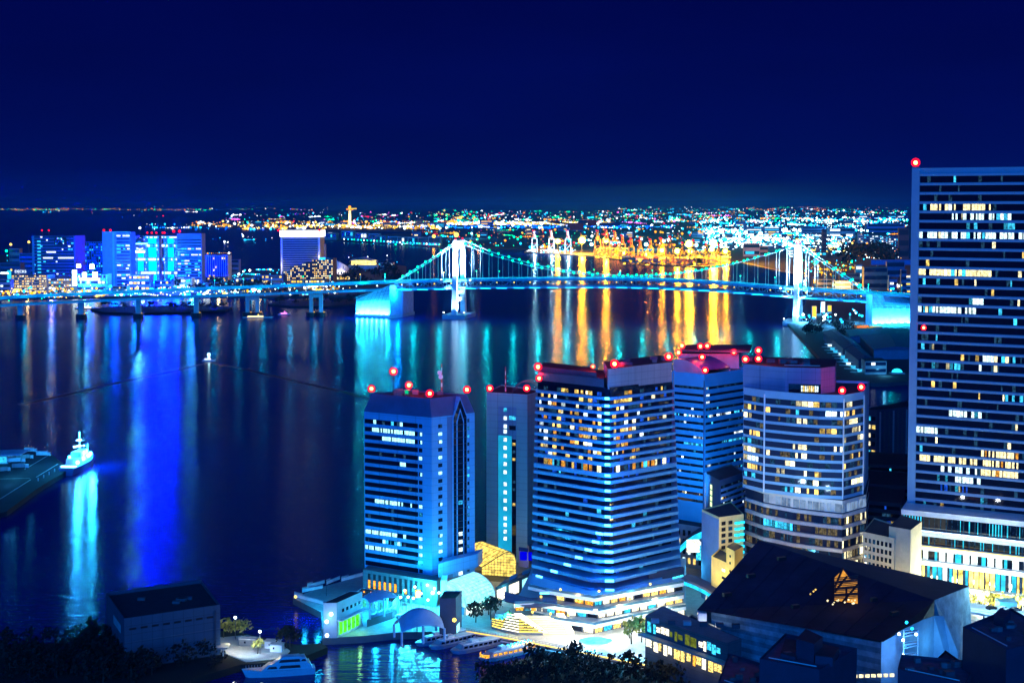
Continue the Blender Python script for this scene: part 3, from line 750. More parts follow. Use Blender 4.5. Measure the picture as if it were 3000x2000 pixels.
g = crown[0]; warning_lamp(rt, (g.x + .5, g.y - 1.2, zB(1140)), .9, .3, 900)
for k in range(9):
    q_ = crown[2].lerp(crown[3], R.uniform(.05, .95)) + Vector((0, R.uniform(4, 24), 0)); q_.z = ztop + .01; MB().box(q_, R.uniform(2, 4), 2, R.uniform(.6, 1.5), R.choice([ROOFM, STEELD, CRD])).build('roof_unit', rt)
for dx in (8, 20): warning_lamp(rt, (crown[1].x + dx - 12, crown[1].y + 14, ztop - 2.2), .6, .5, 600)
# hotel lettering on the dark band above the terraces
# ---- blue banded tower
DSK = mat('facade_sky_blue', (0.08, 0.50, 0.82), .55, var=.06)
T = Bld('banded_tower', 'light blue banded office tower with a curved roof panel and red lamps', 'office tower', [D(1966, 1300, 748), D(2063, 1300, 735), D(2190, 1300, 762), D(2095, 1300, 790)], 14, D(2063, 1103, 735).z, DSK, ROOFD, parapet=1.2)
for k in range(17):
    y = 1138 + 20.7 * k; z0_ = T.z(0, 1, y + 4.2); z1_ = T.z(0, 1, y - 3.2)
    def lt(u, i, k=k):
        if k == 4: return R.choice([WHT, CYA, WHT]) if R.random() < .8 else None
        if k in (1, 2): return WHT if u > .05 and u < .12 else None
        if k in (7,): return WHT if u > .68 else None
        if k in (8,): return CYA if .4 < u else None
        if k == 15: return WWHT if R.random() < .25 else None
        return R.choice([CYA, WHT, DIM]) if R.random() < .07 else (DIM if R.random() < .2 else None)
    T.ribbon(0, .10 if k < 15 else .05, .97, z0_, z1_, 1.5, lt, 'ribbon_window')
    T.ribbon(1, .03, 1.0, z0_, z1_, 1.5, lt, 'ribbon_window')
mb = MB(); a, t, n_ = T.ed(0); T.panel(mb, 0, .975, 1.0, 14, T.z1 - 2, -.3, .12, NAVY); mb.build('corner_strip', T.root)
mb = MB(); T.panel(mb, 0, .06, .085, 14, T.z1 + .5, .0, .5, CONC); mb.build('pilaster', T.root)
# roof: rear block, oversailing slab, arched blue panel
zt = T.z1
mb = MB(); mb.prism([D(1986, 1080, 768), D(2165, 1080, 768), D(2172, 1080, 785), D(1992, 1080, 785)], zt + .3, D(2080, 1036, 768).z, mat('roof_block_pale', (.5, .52, .58), .7), ROOFD); mb.build('roof_block', T.root)
zz = D(2080, 1027, 768).z
mb = MB(); mb.prism([D(1998, 1020, 762), D(2198, 1020, 757), D(2204, 1020, 792), D(1990, 1020, 792)], zz, zz + .9, mat('roof_slab_dark', (.08, .08, .10), .6)); mb.build('roof_slab', T.root)
rows = []
a, b = D(1972, 1060, 752), D(2060, 1090, 741); a2_, b2_ = D(2052, 1050, 770), D(2140, 1075, 756)
for k in range(9):
    u = k / 8; h = math.sin(u * math.pi * .55 + .25)
    p, q_ = b.lerp(a, u), b2_.lerp(a2_, u); z = zt + .8 + 6.5 * h
    rows.append([Vector((p.x, p.y, z)), Vector((q_.x, q_.y, z))])
mb = MB(); mb.grid(rows, mat('panel_blue', (.05, .10, .35), .25)); mb.grid([[p - Vector((0, 0, .4)) for p in r] for r in rows], STEELD)
for k in range(8):
    for j in (0, 1):
        mb.poly([rows[k][j], rows[k + 1][j], Vector((rows[k + 1][j].x, rows[k + 1][j].y, zt + .3)), Vector((rows[k][j].x, rows[k][j].y, zt + .3))], MATS['roof_block_pale'])
mb.build('arched_roof_panel', T.root)
for p in ((1998, 1012, 765, zz + .9), (2072, 1016, 764, zz + .9), (1988, 1036, 766, zt + 7), (2057, 1046, 744, zt + 7), (2150, 1045, 764, zt + 7.5), (2066, 1100, 735.5, zt + 1.2), (2052, 1023, 762, zz + .9)):
    g = D(p[0], p[1], p[2]); warning_lamp(T.root, (g.x, g.y, p[3]), .95, .4, 1300)
light('POINT', (T.c.x - 6, T.c.y - 12, zt + 9), 5000, (1, .02, .05), 1, 'warning_light'); light('POINT', (T.c.x + 10, T.c.y - 6, zt + 9), 5000, (1, .02, .1), 1, 'warning_light')
for px, y, Y, tx, ty in ((2095, 1398, 706, 2120, 1250), (2150, 1395, 712, 2130, 1180), (2010, 1470, 700, 2020, 1320), (2020, 1450, 700, 2015, 1200)):
    light('SPOT', D(px, y, Y), 42000, (.03, .34, 1), 2, 'facade_fill', D(tx, ty, 745), 120)  # added fill lights to brighten the blue facade, no fixtures there
# its brownstone lower block
tb = Bld('lower_block', 'lavender stone block with warm windows at the foot of the light blue tower', 'building', [D(1960, 1500, 735), D(2066, 1500, 722), D(2110, 1500, 735), D(2000, 1500, 750)], 3, 23.5, mat('stone_lavender', (.42, .38, .48), .7), ROOFD)
for r_ in range(4):
    for k in range(6):
        mb = MB(); tb.panel(mb, 0, .10 + k * .145, .17 + k * .145, 5 + r_ * 4.6, 7.9 + r_ * 4.6, 0, .08, R.choice([WWHT, WHT, WARM]) if r_ < 3 and R.random() < .75 else GLS); mb.build('window', tb.root)
# ---- dark grey hotel with vertical lettering
h2 = Bld('business_hotel', 'dark grey hotel block with white window bands and vertical lettering', 'hotel', [D(2063, 1450, 712), D(2108, 1450, 690), D(2182, 1450, 712), D(2140, 1450, 735)], 3, D(2108, 1412, 690).z, mat('hotel_dark', (.10, .16, .24), .7), ROOFD)
for k in range(6):
    y = 1429 + 16.9 * k; z = h2.z(0, .6, y); mb = MB(); h2.panel(mb, 0, h2.u(0, 2081, 40), h2.u(0, 2086, 40), z - 1.1, z + 1.1, .0, .15, emi('slit_green_white', (.75, 1, .5), 1.6)); mb.build('slit_light', h2.root)
WBAND = mat('white_band', (.45, .62, .85), .6)
for k in range(5):
    y = 1434 + 16.2 * k; z = h2.z(1, 0, y)
    mb = MB(); h2.panel(mb, 1, .05, 1, z - 1.2, z + .1, 0, .3, WBAND); mb.build('white_band', h2.root)
    h2.ribbon(1, .05, 1, z + .2, z + 1.5, 1.2, lambda u, i: (WARM if (k == 2 and i in (1, 3)) else WHT if R.random() < .06 else DIM if R.random() < .2 else None), 'window_row')
a, t, n_ = h2.ed(0); p0 = h2.P(0, .06, h2.z(0, 0, 1412), .08)
text_mesh('hotel_lettering', 'HOTEL TAVINOS', 1.75, emi('lettering_grey', (.5, .55, .6), .55), h2.root, p0, (0, 0, -1), t, .04)
# ---- round-fronted apartment tower
EPL = mat('apart_panel', (.22, .43, .60), .55, var=.06); EWD = mat('apart_screen', (.14, .22, .36), .6, streak=True)
ez0 = D(2470, 1462, 640).z
E = Bld('apartment_tower', 'apartment tower with a gently curved front and many yellow-lit windows', 'apartment tower', [D(2177, 1300, 668), D(2240, 1300, 656), D(2330, 1300, 647), D(2400, 1300, 642), D(2470, 1300, 640), D(2529, 1300, 652), D(2545, 1300, 690), D(2200, 1300, 705)], ez0, D(2470, 1166, 640).z, EPL, ROOFD, parapet=1.4)
for k in range(11):
    y = 1187 + 25.6 * k; z0_, z1_ = D(2470, y + 9, 640).z, D(2470, y - 8, 640).z
    for i in range(5):
        blk = {}
        def lt(u, j, i=i, k=k, blk=blk):
            b_ = (j + k * 2) // 3
            if b_ not in blk: blk[b_] = pick_(i, k, b_)
            m_ = blk[b_]
            return (m_ if R.random() < .88 else None) if m_ else R.choice([None, None, DIM, DIMW, None])
        def pick_(i, k, b_):
            p = {0: .30, 1: .26, 2: .42, 3: .14, 4: .30}[i] * 1.15
            return R.choice([WARM, WWHT, WWHT, WARM, WWHT, WHT, CYA]) if R.random() < p else None
        E.ribbon(i, .02 if i in (0, 1) else 0.0, .98 if i in (0, 4, 3) else 1.0, z0_, z1_, 2.5, lt, 'window_row', base=glassm('glass_grey', (.02, .03, .06), .1))
for i, u in ((0, .99), (4, 0.0), (4, 1.0)):
    mb = MB(); E.panel(mb, i, u - .02, u + .02, ez0, E.z1 - .3, 0, .35, STEEL); mb.build('corner_mullion', E.root)
ept = [D(2177, 1100, 669), D(2300, 1100, 655), D(2405, 1100, 652), D(2447, 1100, 660), D(2450, 1100, 690), D(2190, 1100, 702)]
zu = D(2405, 1078, 652).z
mb = MB(); mb.prism(ept, E.z1 + .26, zu, EWD, ROOFD); mb.build('upper_block', E.root)
mb = MB()
for k in range(9):
    a, b = ept[1].lerp(ept[2], .45 + k * .055), ept[1].lerp(ept[2], .49 + k * .055); zb = E.z1 + 1.2
    mb.poly([Vector((a.x, a.y - .15, zb)), Vector((b.x, b.y - .15, zb)), Vector((b.x, b.y - .15, zb + 2.6)), Vector((a.x, a.y - .15, zb + 2.6))], R.choice([WWHT, WARM, WHT]))
mb.build('penthouse_window', E.root)
mb = MB(); a, b = ept[1].lerp(ept[2], .1), ept[2]
mb.poly([Vector((a.x, a.y - .08, E.z1 + .4)), Vector((b.x, b.y - .08, E.z1 + .4)), Vector((b.x, b.y - .08, E.z1 + 4.6)), Vector((a.x, a.y - .08, E.z1 + 4.6))], GLS); mb.build('penthouse_glass', E.root)
for p, zz_ in ((D(2184, 1060, 670), zu), (D(2222, 1055, 672), zu), (D(2222, 1035, 676), zu + 3.4), (D(2467, 1160, 641), E.z1 + 1.2), (D(2523, 1155, 653), E.z1 + 1.2)):
    warning_lamp(E.root, (p.x, p.y, zz_), .95, .5, 1300)
for k in range(10):
    q_ = ept[0].lerp(ept[2], R.uniform(.1, .9)) + Vector((R.uniform(0, 4), R.uniform(6, 24), 0)); q_.z = zu + .26 * 0 + .01; MB().box(q_, R.uniform(2, 4), 2, R.uniform(.8, 2), R.choice([ROOFM, STEELD, CONCD]), .2).build('roof_unit', E.root)
MB().tube(Vector((ept[1].x, ept[1].y + 2, zu + .8)), Vector((ept[2].x, ept[2].y + 2, zu + .8)), .15, STEEL, 5).build('roof_rail', E.root)
# its wider bowed podium
PP_ = [(2182, 676), (2237, 662), (2323, 650), (2400, 643), (2468, 638), (2537, 652)]
def fpE(o): return [D(x, 1500, Y - o) for x, Y in PP_] + [D(2545, 1500, 690), D(2195, 1500, 700)]
ep = Bld('bowed_podium', 'bowed podium with pale curved floor bands under the apartment tower', 'podium', fpE(0), 3, ez0 - 1.6, glassm('glass_grey'), None)
LB = mat('band_cream', (.62, .6, .56), .6); BNDL = emi('band_glow', (.35, .55, .9), .55, .5, .25)
zE = lambda y: D(2468, y, 638).z
MB().prism(fpE(1.2), ez0 - 1.59, ez0 - .02, LB, ROOFD).build('floor_band', ep.root)
for k in range(1, 5):                                             # pale lit screen under the tower
    ep.ribbon(k, 0, 1, zE(1502), zE(1472), 3.3, lambda u, i: BNDL if R.random() < .85 else None, 'screen_panel', base=LB)
for k in range(6):
    y = 1510 + 34 * k; MB().prism(fpE(1.4), zE(y + 5), zE(y - 5), LB).build('floor_band', ep.root)
    for i in range(5):
        ep.ribbon(i, 0, 1, zE(y + 28), zE(y + 6), 1.7, lambda u, j, i=i, k=k: (CYA if (i == 1 and k == 1) else WWHT if (i == 4 and R.random() < .4) else DIMW if R.random() < .35 else DIM if R.random() < .3 else None), 'window_row', base=glassm('glass_grey'))
light('POINT', (D(2300, 1620, 640).x, 637, 9), 6000, (1, .75, .35), 2, 'street_glow'); light('POINT', (D(2470, 1640, 630).x, 628, 10), 9000, (1, .75, .3), 2, 'street_glow')
for x in (2230, 2330, 2430): p = D(x, 1450, 622); light('SPOT', (p.x, p.y, ez0 + 1), 8000, (.5, .8, 1), .3, 'facade_fill', (p.x + 2, 650, ez0 + 25), 140)  # added, unseen fill lights over the podium to brighten the panels
# ---- dark office beyond it and the low terraces in front
do = Bld('dark_office', 'dark ribbed office block by the canal left of the tall right tower', 'office', [D(2533, 1300, 868), D(2568, 1300, 862), D(2690, 1300, 880), D(2655, 1300, 905)], 3, D(2568, 1205, 862).z, mat('office_navy', (.05, .07, .12), .6), ROOFD)
for k in range(9): 
    mb = MB(); do.panel(mb, 1, .06 + k * .105, .085 + k * .105, 6, do.z1 - .5, 0, .6, CONCD if k % 3 else CONC); mb.build('facade_fin', do.root)
for r_ in range(6):
    for i, us in ((0, (.2, .6)), (1, (.87,))):
        for u in us:
            mb = MB(); zc = do.z1 - 4.5 - r_ * 5; do.panel(mb, i, u, u + (.28 if i == 0 else .07), zc - 1.3, zc + 1.2, .0, .1, R.choice([CYA, WWHT, WARM, GLS]) if i == 0 else (WWHT if r_ == 2 else GLS)); mb.build('window', do.root)
for k, (x0, x1, yt, yb, Y, c) in enumerate(((2532, 2668, 1362, 1440, 800, 0), (2528, 2672, 1420, 1500, 755, 1), (2530, 2640, 1470, 1560, 715, 2))):
    lb = Bld('terraced_building', ['low dark terraced building below the ribbed office', 'dark low building with a few lamps, middle step of the terraces', 'lowest dark terrace block with cyan shopfront behind the beige building'][k], 'building', [D(x0, yt, Y), D(x1, yt, Y - 8), D(x1 + 10, yt, Y + 30), D(x0 + 8, yt, Y + 40)], 3, D(x0, yt, Y).z, mat('terrace_navy', (.035, .045, .08), .8), ROOFD)
    for j in range(3): lb.ribbon(0, .03, .97, lb.z1 - 2.6 - j * 3.6, lb.z1 - .9 - j * 3.6, 2.2, lambda u, i: R.choice([CYA, BLU, WARM]) if R.random() < .12 + .1 * (k == 2) else (DIM if R.random() < .2 else None), 'window_row')
# ---- tall white-columned tower at the right edge
gl, gr, gb = D(2666, 1000, 640), D(3350, 1000, 592), D(2740, 1000, 700)
zg0, zg1 = D(2666, 1497, 640).z, D(2666, 497, 640).z
GW = mat('tower_white_panel', (.19, .33, .44), .55, var=.06)
Gt = Bld('tall_tower', 'tallest tower with white corner column and floor bands at the right edge', 'office tower', [gl, gr, gr + gb - gl, gb], zg0, zg1, GW, ROOFD, parapet=.6)
OFW2 = emi('office_white', (.7, .97, 1), 1.7, .6, 1.1); OFY = emi('office_warm', (1, .85, .42), 1.7, .6, 1.1)
litG = {3: (.7, .0, .7, OFY), 4: (.8, .3, .85, OFW2), 5: (.4, .4, 1, CYA), 6: (.85, 0, 1, OFW2), 10: (.95, 0, .68, OFY), 11: (.15, 0, 1, CYA), 13: (.9, .4, .6, OFW2), 14: (.92, 0, .55, OFW2), 19: (.7, .62, .85, OFW2), 20: (.3, .3, .8, CYA), 23: (.6, .8, 1, CYA), 25: (.5, .25, .6, OFW2), 27: (.8, 0, .2, OFW2), 30: (.6, 0, .6, OFY), 31: (.6, .2, .62, OFW2), 32: (.7, .2, .6, OFW2), 33: (.4, .2, .5, BLU)}
ul, ur = Gt.u(0, 2686, 100), 1.0
uE = Gt.u(0, 3000, 100)
for k in range(36):
    y = 527 + 27.0 * k if k < 3 else 527 + 27.0 * k
    zt_, zb_ = D(2666, y - 11.6, 640).z, D(2666, y + 8.8, 640).z
    pr_ = litG.get(k)
    def lt(u, i, k=k, pr_=pr_):
        v = (u - ul) / (uE - ul)
        if k in (29, 30, 31) and .62 < v < .97: return OFY if R.random() < .85 else WARM2
        if pr_ and pr_[1] <= v <= pr_[2] and R.random() < pr_[0]: return pr_[3] if R.random() < .8 else R.choice([WWHT, WHT, CYA])
        if R.random() < (.05 if k < 18 else .11): return R.choice([CYA, WWHT, DIM, WARM, DIM])
        return DIM if R.random() < .10 else None
    Gt.ribbon(0, ul, ur, zb_, zt_, 1.55, lt, 'ribbon_window', o=.03)
mb = MB(); Gt.panel(mb, 0, 0, ul, zg0, zg1 + .8, 0, .8, GW); mb.build('corner_column', Gt.root)
for k in range(37):
    z = D(2666, 517 + 27.0 * k - 3.4, 640).z; mb = MB(); Gt.panel(mb, 0, ul, ur, z - .48, z + .42, .0, .5, GW); mb.build('floor_band', Gt.root)
g = D(2683, 505, 640); warning_lamp(Gt.root, (g.x, g.y + .5, zg1 + .9), 1.1, .3, 1600)
g = D(2705, 968, 637.5); warning_lamp(Gt.root, (g.x, g.y - .6, g.z), .7, .1, 700)
for x, Y in ((2720, 606), (2830, 598), (2950, 590)):
    p = D(x, 1500, Y); light('SPOT', (p.x, p.y, zg0 + 3), 8000, (.85, .92, 1), .3, 'facade_fill', (p.x + 6, 640, zg0 + 60), 130)  # added upward fill that greys the floor bands, no lamp stands there
# ---- its bright glazed podium
zp1 = D(2660, 1487, 632).z
pd = Bld('glass_podium', 'brightly lit glass podium with bands of fins under the tallest tower', 'podium', [D(2645, 1500, 630), D(3350, 1500, 582), D(3380, 1500, 640), D(2700, 1500, 690)], 3, zp1 - 2, glassm('glass_teal', (.02, .06, .10), .1), None)
for i, (y, h) in enumerate(((1492, 2.2), (1550, 2.0), (1592, 1.6), (1634, 1.8), (1700, 2.0))):
    z = D(2660, y, 630).z
    o = MB().prism([D(2640, 1500, 626.5 - (1 if i == 0 else 0)), D(3352, 1500, 578.5), D(3382, 1500, 642), D(2698, 1500, 692)], z - h / 2, z + h / 2, mat('podium_band', (.5, .58, .66), .5)).build('floor_band', pd.root)
def zP(y): return D(2660, y, 630).z
PYEL = emi('podium_warm', (1, .78, .16), 2.8, .7, .35); PCY = emi('podium_cyan', (.04, .7, 1), 1.2, .5, .3); PWH = emi('podium_white', (.85, 1, 1), 2.4, .6, .5)
pd.ribbon(0, 0, 1, zP(1542), zP(1506), 1.2, lambda u, i: PCY if (u < .08 or R.random() < .30) else (DIM if i % 2 else None), 'fin_glazing', gap=.3)
pd.ribbon(0, 0, 1, zP(1586), zP(1556), 1.2, lambda u, i: PCY if R.random() < .35 else (DIM if i % 2 else None), 'fin_glazing', gap=.3)
pd.ribbon(0, .02, 1, zP(1630), zP(1598), 3.4, lambda u, i: PWH if i % 3 else PCY, 'shop_window', gap=.12)
pd.ribbon(0, .02, 1, zP(1694), zP(1640), 2.2, lambda u, i: R.choice([PYEL, PYEL, PCY, PWH]), 'shop_window', gap=.1)
pd.ribbon(0, .02, 1, 3.4, zP(1706), 2.2, lambda u, i: R.choice([PYEL, PYEL, PWH, PWH]), 'shop_window', gap=.1)
for y, y2 in ((1545, 1549), (1588, 1592)):
    mb = MB()
    for k in range(110):
        u = k / 110 * .62; p = pd.P(0, u, zP(y), 3.6); mb.box(p, .35, .35, .45, L_WHT if y < 1560 else L_YELW)
    mb.build('light_string', pd.root)
for k in range(6): light('POINT', pd.P(0, .12 + k * .085, 22, 10), 30000, (.7, .95, 1) if k % 2 else (1, .85, .4), 1.5, 'podium_glow')
# ---- beige and yellow buildings
bg1 = Bld('beige_building', 'beige building with a grid of small dark windows beside the glass podium', 'building', [D(2528, 1590, 612), D(2620, 1590, 600), D(2660, 1590, 618), D(2560, 1590, 640)], 3, D(2620, 1582, 600).z, mat('beige_wall', (.62, .52, .34), .75), ROOFD)
for r_ in range(4):
    for k in range(7):
        mb = MB(); zc = bg1.z1 - 2.4 - r_ * 3.3; bg1.panel(mb, 0, .06 + k * .13, .135 + k * .13, zc - .95, zc + .95, 0, .06, GLS if R.random() < .85 else DIM); mb.build('window', bg1.root)
mb = MB(); mb.prism([D(2604, 1580, 603), D(2668, 1580, 596), D(2700, 1580, 612), D(2640, 1580, 625)], 3, D(2640, 1545, 600).z, MATS['beige_wall'], ROOFD); mb.build('stair_tower', bg1.root)
light('POINT', (D(2590, 1720, 585).x, 592, 16), 16000, (1, .75, .3), 1.5, 'street_glow'); light('POINT', (D(2520, 1670, 590).x, 612, 10), 3000, (1, .75, .2), 1.5, 'street_glow')
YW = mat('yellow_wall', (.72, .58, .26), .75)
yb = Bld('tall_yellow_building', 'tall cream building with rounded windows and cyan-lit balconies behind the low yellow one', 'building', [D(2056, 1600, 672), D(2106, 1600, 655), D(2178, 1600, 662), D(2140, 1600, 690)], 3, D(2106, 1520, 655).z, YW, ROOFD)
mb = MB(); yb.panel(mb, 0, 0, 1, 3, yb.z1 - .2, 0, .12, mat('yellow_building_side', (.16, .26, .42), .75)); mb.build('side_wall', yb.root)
for r_ in range(7):
    for k in range(2):
        mb = MB(); zc = yb.z1 - 2.2 - r_ * 2.75; yb.panel(mb, 1, .1 + k * .28, .26 + k * .28, zc - .85, zc + .85, 0, .1, GLS if R.random() < .8 else DIM); mb.build('window', yb.root)
    mb = MB(); zc = yb.z1 - 2.2 - r_ * 2.75; c = yb.P(1, .72, zc - 1.0, .1); mb.tube(c, c + Vector((0, 0, .9)), 1.5, emi('balcony_cyan', (.02, .7, 1), 1.7, .4), 10); c = yb.P(1, .93, zc - 1.0, .1); mb.tube(c, c + Vector((0, 0, .9)), 1.3, MATS['balcony_cyan'], 10); mb.build('lit_balcony', yb.root)
yl = Bld('low_yellow_building', 'low yellow building with a stair tower in front of the cream building', 'building', [D(2084, 1650, 640), D(2150, 1650, 622), D(2178, 1650, 632), D(2110, 1650, 655)], 3, D(2100, 1640, 636).z, mat('ochre_wall', (.78, .52, .12), .75), ROOFD)
mb = MB(); mb.prism([D(2128, 1600, 629), D(2152, 1600, 621), D(2177, 1600, 630), D(2150, 1600, 638)], yl.z1 - 8, D(2150, 1612, 622).z, MATS['ochre_wall'], ROOFD); mb.build('stair_tower', yl.root)
for k in range(3):
    mb = MB(); zc = yl.z1 - 3 - k * 3.4; yl.panel(mb, 0, .48, .62, zc - .6, zc + .6, 0, .08, WHT if k == 0 else GLS); mb.build('window', yl.root)
for y in (1628, 1648, 1672):
    mb = MB(); z = D(2140, y, 625).z; yl.panel(mb, 0, .82, .87, z - .5, z + .5, 0, .16, GLS); mb.build('window', yl.root)
light('POINT', D(2098, 1720, 622), 4200, (1, .72, .15), 1.5, 'street_glow'); light('POINT', D(2150, 1560, 640), 2600, (1, .8, .2), 1.5, 'street_glow'); light('POINT', D(2120, 1590, 640), 1800, (1, .85, .3), 1.0, 'street_glow')
# ------------------------------------------------------------------ terraces and stairs at the foot of the hotel tower
ter = thing('terraced_mall', 'terraced shopping mall with warm shopfronts under the slab-banded hotel tower', 'shopping mall', (G(1760, 1800, 3).x, G(1760, 1800, 3).y + 15, 3))
DECKB = mat('terrace_slab_blue', (.36, .46, .6), .6, var=.1)
SHOP = [emi('shop_warm', (1, .72, .2), 1.7, .95, 1.7), emi('shop_white', (1, .93, .7), 2.0, .9, 1.9), emi('shop_amber', (1, .45, .05), 1.5, .9, 1.6), emi('shop_cyan', (.05, .65, 1), 1.4, .8, 1.2)]
lv = [  # front outline in pixels, height of the slab top
    ([(1546, 1716), (1600, 1729), (1742, 1752), (1860, 1732), (2003, 1706)], 16.8),
    ([(1508, 1768), (1565, 1766), (1660, 1780), (1752, 1789), (1900, 1762), (2004, 1742)], 12.3),
    ([(1560, 1798), (1640, 1815), (1742, 1830), (1850, 1806), (1962, 1784), (2010, 1776)], 7.9)]
backp = [D(2010, 1650, 690), D(1560, 1650, 690)]
for (pl, z), zl in zip(lv, (12.3, 7.9, 3.0)):
    f = [G(x, y, z) for x, y in pl]
    MB().prism([p.xy for p in f] + [p.xy for p in backp], z - 1.5, z, DECKB).build('terrace_slab', ter)
    mb = MB()
    for k in range(len(f) - 1):                                   # glass balustrade
        a, b = f[k], f[k + 1]; mb.poly([a + Vector((0, .1, .02)), b + Vector((0, .1, .02)), b + Vector((0, .1, 1.1)), a + Vector((0, .1, 1.1))], glassm('balustrade_glass', (.03, .08, .14), .1))
    mb.build('balustrade', ter)
    ins = Vector((0, 4.0, 0))
    for k in range(len(f) - 1):                                   # shopfronts set back under the slab
        a, b = f[k] + ins, f[k + 1] + ins; L_ = (b - a).length; n = max(1, int(L_ / 4.2))
        for j in range(n):
            p, q = a.lerp(b, (j + .06) / n), a.lerp(b, (j + .94) / n)
            if z > 16 and proj(p)[0] < 1625: continue
            m = R.choice([SHOP[0], SHOP[1], SHOP[0], SHOP[2], SHOP[1]]) if R.random() < (.62 if z > 16 else .85) else R.choice([SHOP[3], GLS])
            if z < 10 and proj(p)[0] < 1668: continue
            mb = MB(); mb.poly([Vector((p.x, p.y, zl + .25)), Vector((q.x, q.y, zl + .25)), Vector((q.x, q.y, z - 1.8)), Vector((p.x, p.y, z - 1.8))], m)
            mb.poly([Vector((p.x, p.y + .3, zl + .05)), Vector((p.x, p.y + .3, z - 1.55)), Vector((q.x, q.y + .3, z - 1.55)), Vector((q.x, q.y + .3, zl + .05))], STEELD)
            for e in (p, q): mb.box((e.x, e.y - .1, zl + .02), .3, .3, z - 1.55 - zl, STEELD)
            mb.build('shopfront', ter)
MB().prism([p.xy for p in [G(1560, 1760, 3) + Vector((0, 12, 0)), G(1740, 1800, 3) + Vector((0, 10, 0)), G(1990, 1740, 3) + Vector((0, 12, 0))]] + [p.xy for p in backp], 3.05, 16.4, CONCD).build('mall_core', ter)
for x, y, z in ((1642, 1736, 20), (1755, 1741, 20), (1585, 1757, 15), (1638, 1762, 15), (1688, 1768, 15), (1560, 1802, 9), (1613, 1807, 9), (1665, 1811, 9), (1845, 1763, 15), (1905, 1720, 20), (1700, 1770, 14.6)):
    z = {20: 17.7, 15: 13.2, 9: 8.8, 14.6: 13.0}[z]; p = G(x, y, z - .8); mb = MB(); mb.tube((p.x, p.y, z - .9), (p.x, p.y, z + .5), .08, STEELD, 4); mb.ball((p.x, p.y, z + .75), .55, L_YELW, 6, 4); mb.build('globe_lamp', ter)
for x, y, z in ((1785, 1745, 16.2), (1765, 1780, 11.7), (1735, 1818, 7.2), (1595, 1735, 16.2)):
    p = G(x, y, z); mb = MB(); mb.obox((p.x - 2, p.y - 1.4, z - .3), (4, 0, 0), (0, .5, 0), (0, 0, .6), EDGE); mb.build('edge_light', ter)
for x, y, z, e, c in ((1600, 1790, 12, 2500, (1, .85, .5)), (1690, 1840, 8, 3600, (1, .9, .6)), (1800, 1845, 8, 4200, (1, .92, .65)), (1900, 1815, 8, 4200, (1, .92, .65)), (1960, 1770, 11, 3600, (1, .9, .6)), (1830, 1775, 13, 2400, (1, .85, .5)), (1930, 1735, 17, 2000, (1, .85, .5)), (1680, 1765, 18, 1600, (1, .8, .4)), (1740, 1870, 7, 5000, (.05, .55, 1)), (1850, 1895, 8, 5000, (.05, .55, 1)), (1640, 1885, 8, 4000, (.03, .5, 1)), (1940, 1840, 10, 5000, (.1, .7, 1)), (1480, 1795, 9, 4000, (.03, .7, 1))):
    light('POINT', G(x, y, z), e * 2.9, c, 1.0, 'mall_glow')
p = G(1968, 1697, 19.2)
a, b = G(1950, 1716, 19), G(2003, 1706, 19)
mb = MB(); zsg = 17.0 + 5.2
text_mesh('hotel_sign', 'mesm', 3.1, emi('sign_cyan', (.08, .75, 1), 2.2), ter, D(1970, 1699, 651), (D(1996, 1690, 655) - D(1970, 1699, 651)).xy.to_3d(), (0, 0, 1), .08)
mb.obox(D(1900, 1718, 648.5) , (D(2004, 1690, 657) - D(1900, 1718, 648.5)).xy.to_3d(), (0, 3, 0), (0, 0, 6.4), mat('sign_band_navy', (.03, .05, .10), .6)); mb.build('sign_band', ter)
# lit amphitheatre stairs
st = thing('grand_stairs', 'broad white stairs with yellow-lit treads in front of the mall', 'stairs', G(1560, 1850, 3))
TRD = mat('tread_stone', (.62, .58, .5), .6); LED = emi('tread_led', (1, .72, .12), 2.4); LEDW = emi('tread_led_white', (1, .95, .75), 2.6)
s0a, s0b, s1a, s1b = G(1592, 1859, 3.1), G(1674, 1859, 3.1), G(1514, 1801, 8.6), G(1640, 1803, 8.6)
N = 11
for k in range(N):
    u, v = k / N, (k + 1) / N
    a, b, c, d_ = s0a.lerp(s1a, u), s0b.lerp(s1b, u), s0b.lerp(s1b, v), s0a.lerp(s1a, v); z = 3.1 + (k + 1) * .5
    mb = MB(); mb.prism([a.xy, b.xy, c.xy, d_.xy], 3.02, z, TRD)
    mb.obox((a.x, a.y - .12, z - .35), (b - a).xy.to_3d(), (0, .1, 0), (0, 0, .22), LED); mb.build('stair_tread', st)
for (a, b) in (((1594, 1858), (1516, 1801)), ((1672, 1857), (1640, 1801))):
    a, b = G(*a, 3.1), G(*b, 8.6); mb = MB(); w = Vector((1.6, 0, 0))
    mb.poly([a - w, a + w, b + w, b - w][::1], LEDW); mb.poly([a - w + Vector((0, 0, .9)), a + w + Vector((0, 0, .9)), b + w + Vector((0, 0, .9)), b - w + Vector((0, 0, .9))], LEDW); mb.build('lit_handrail', st)
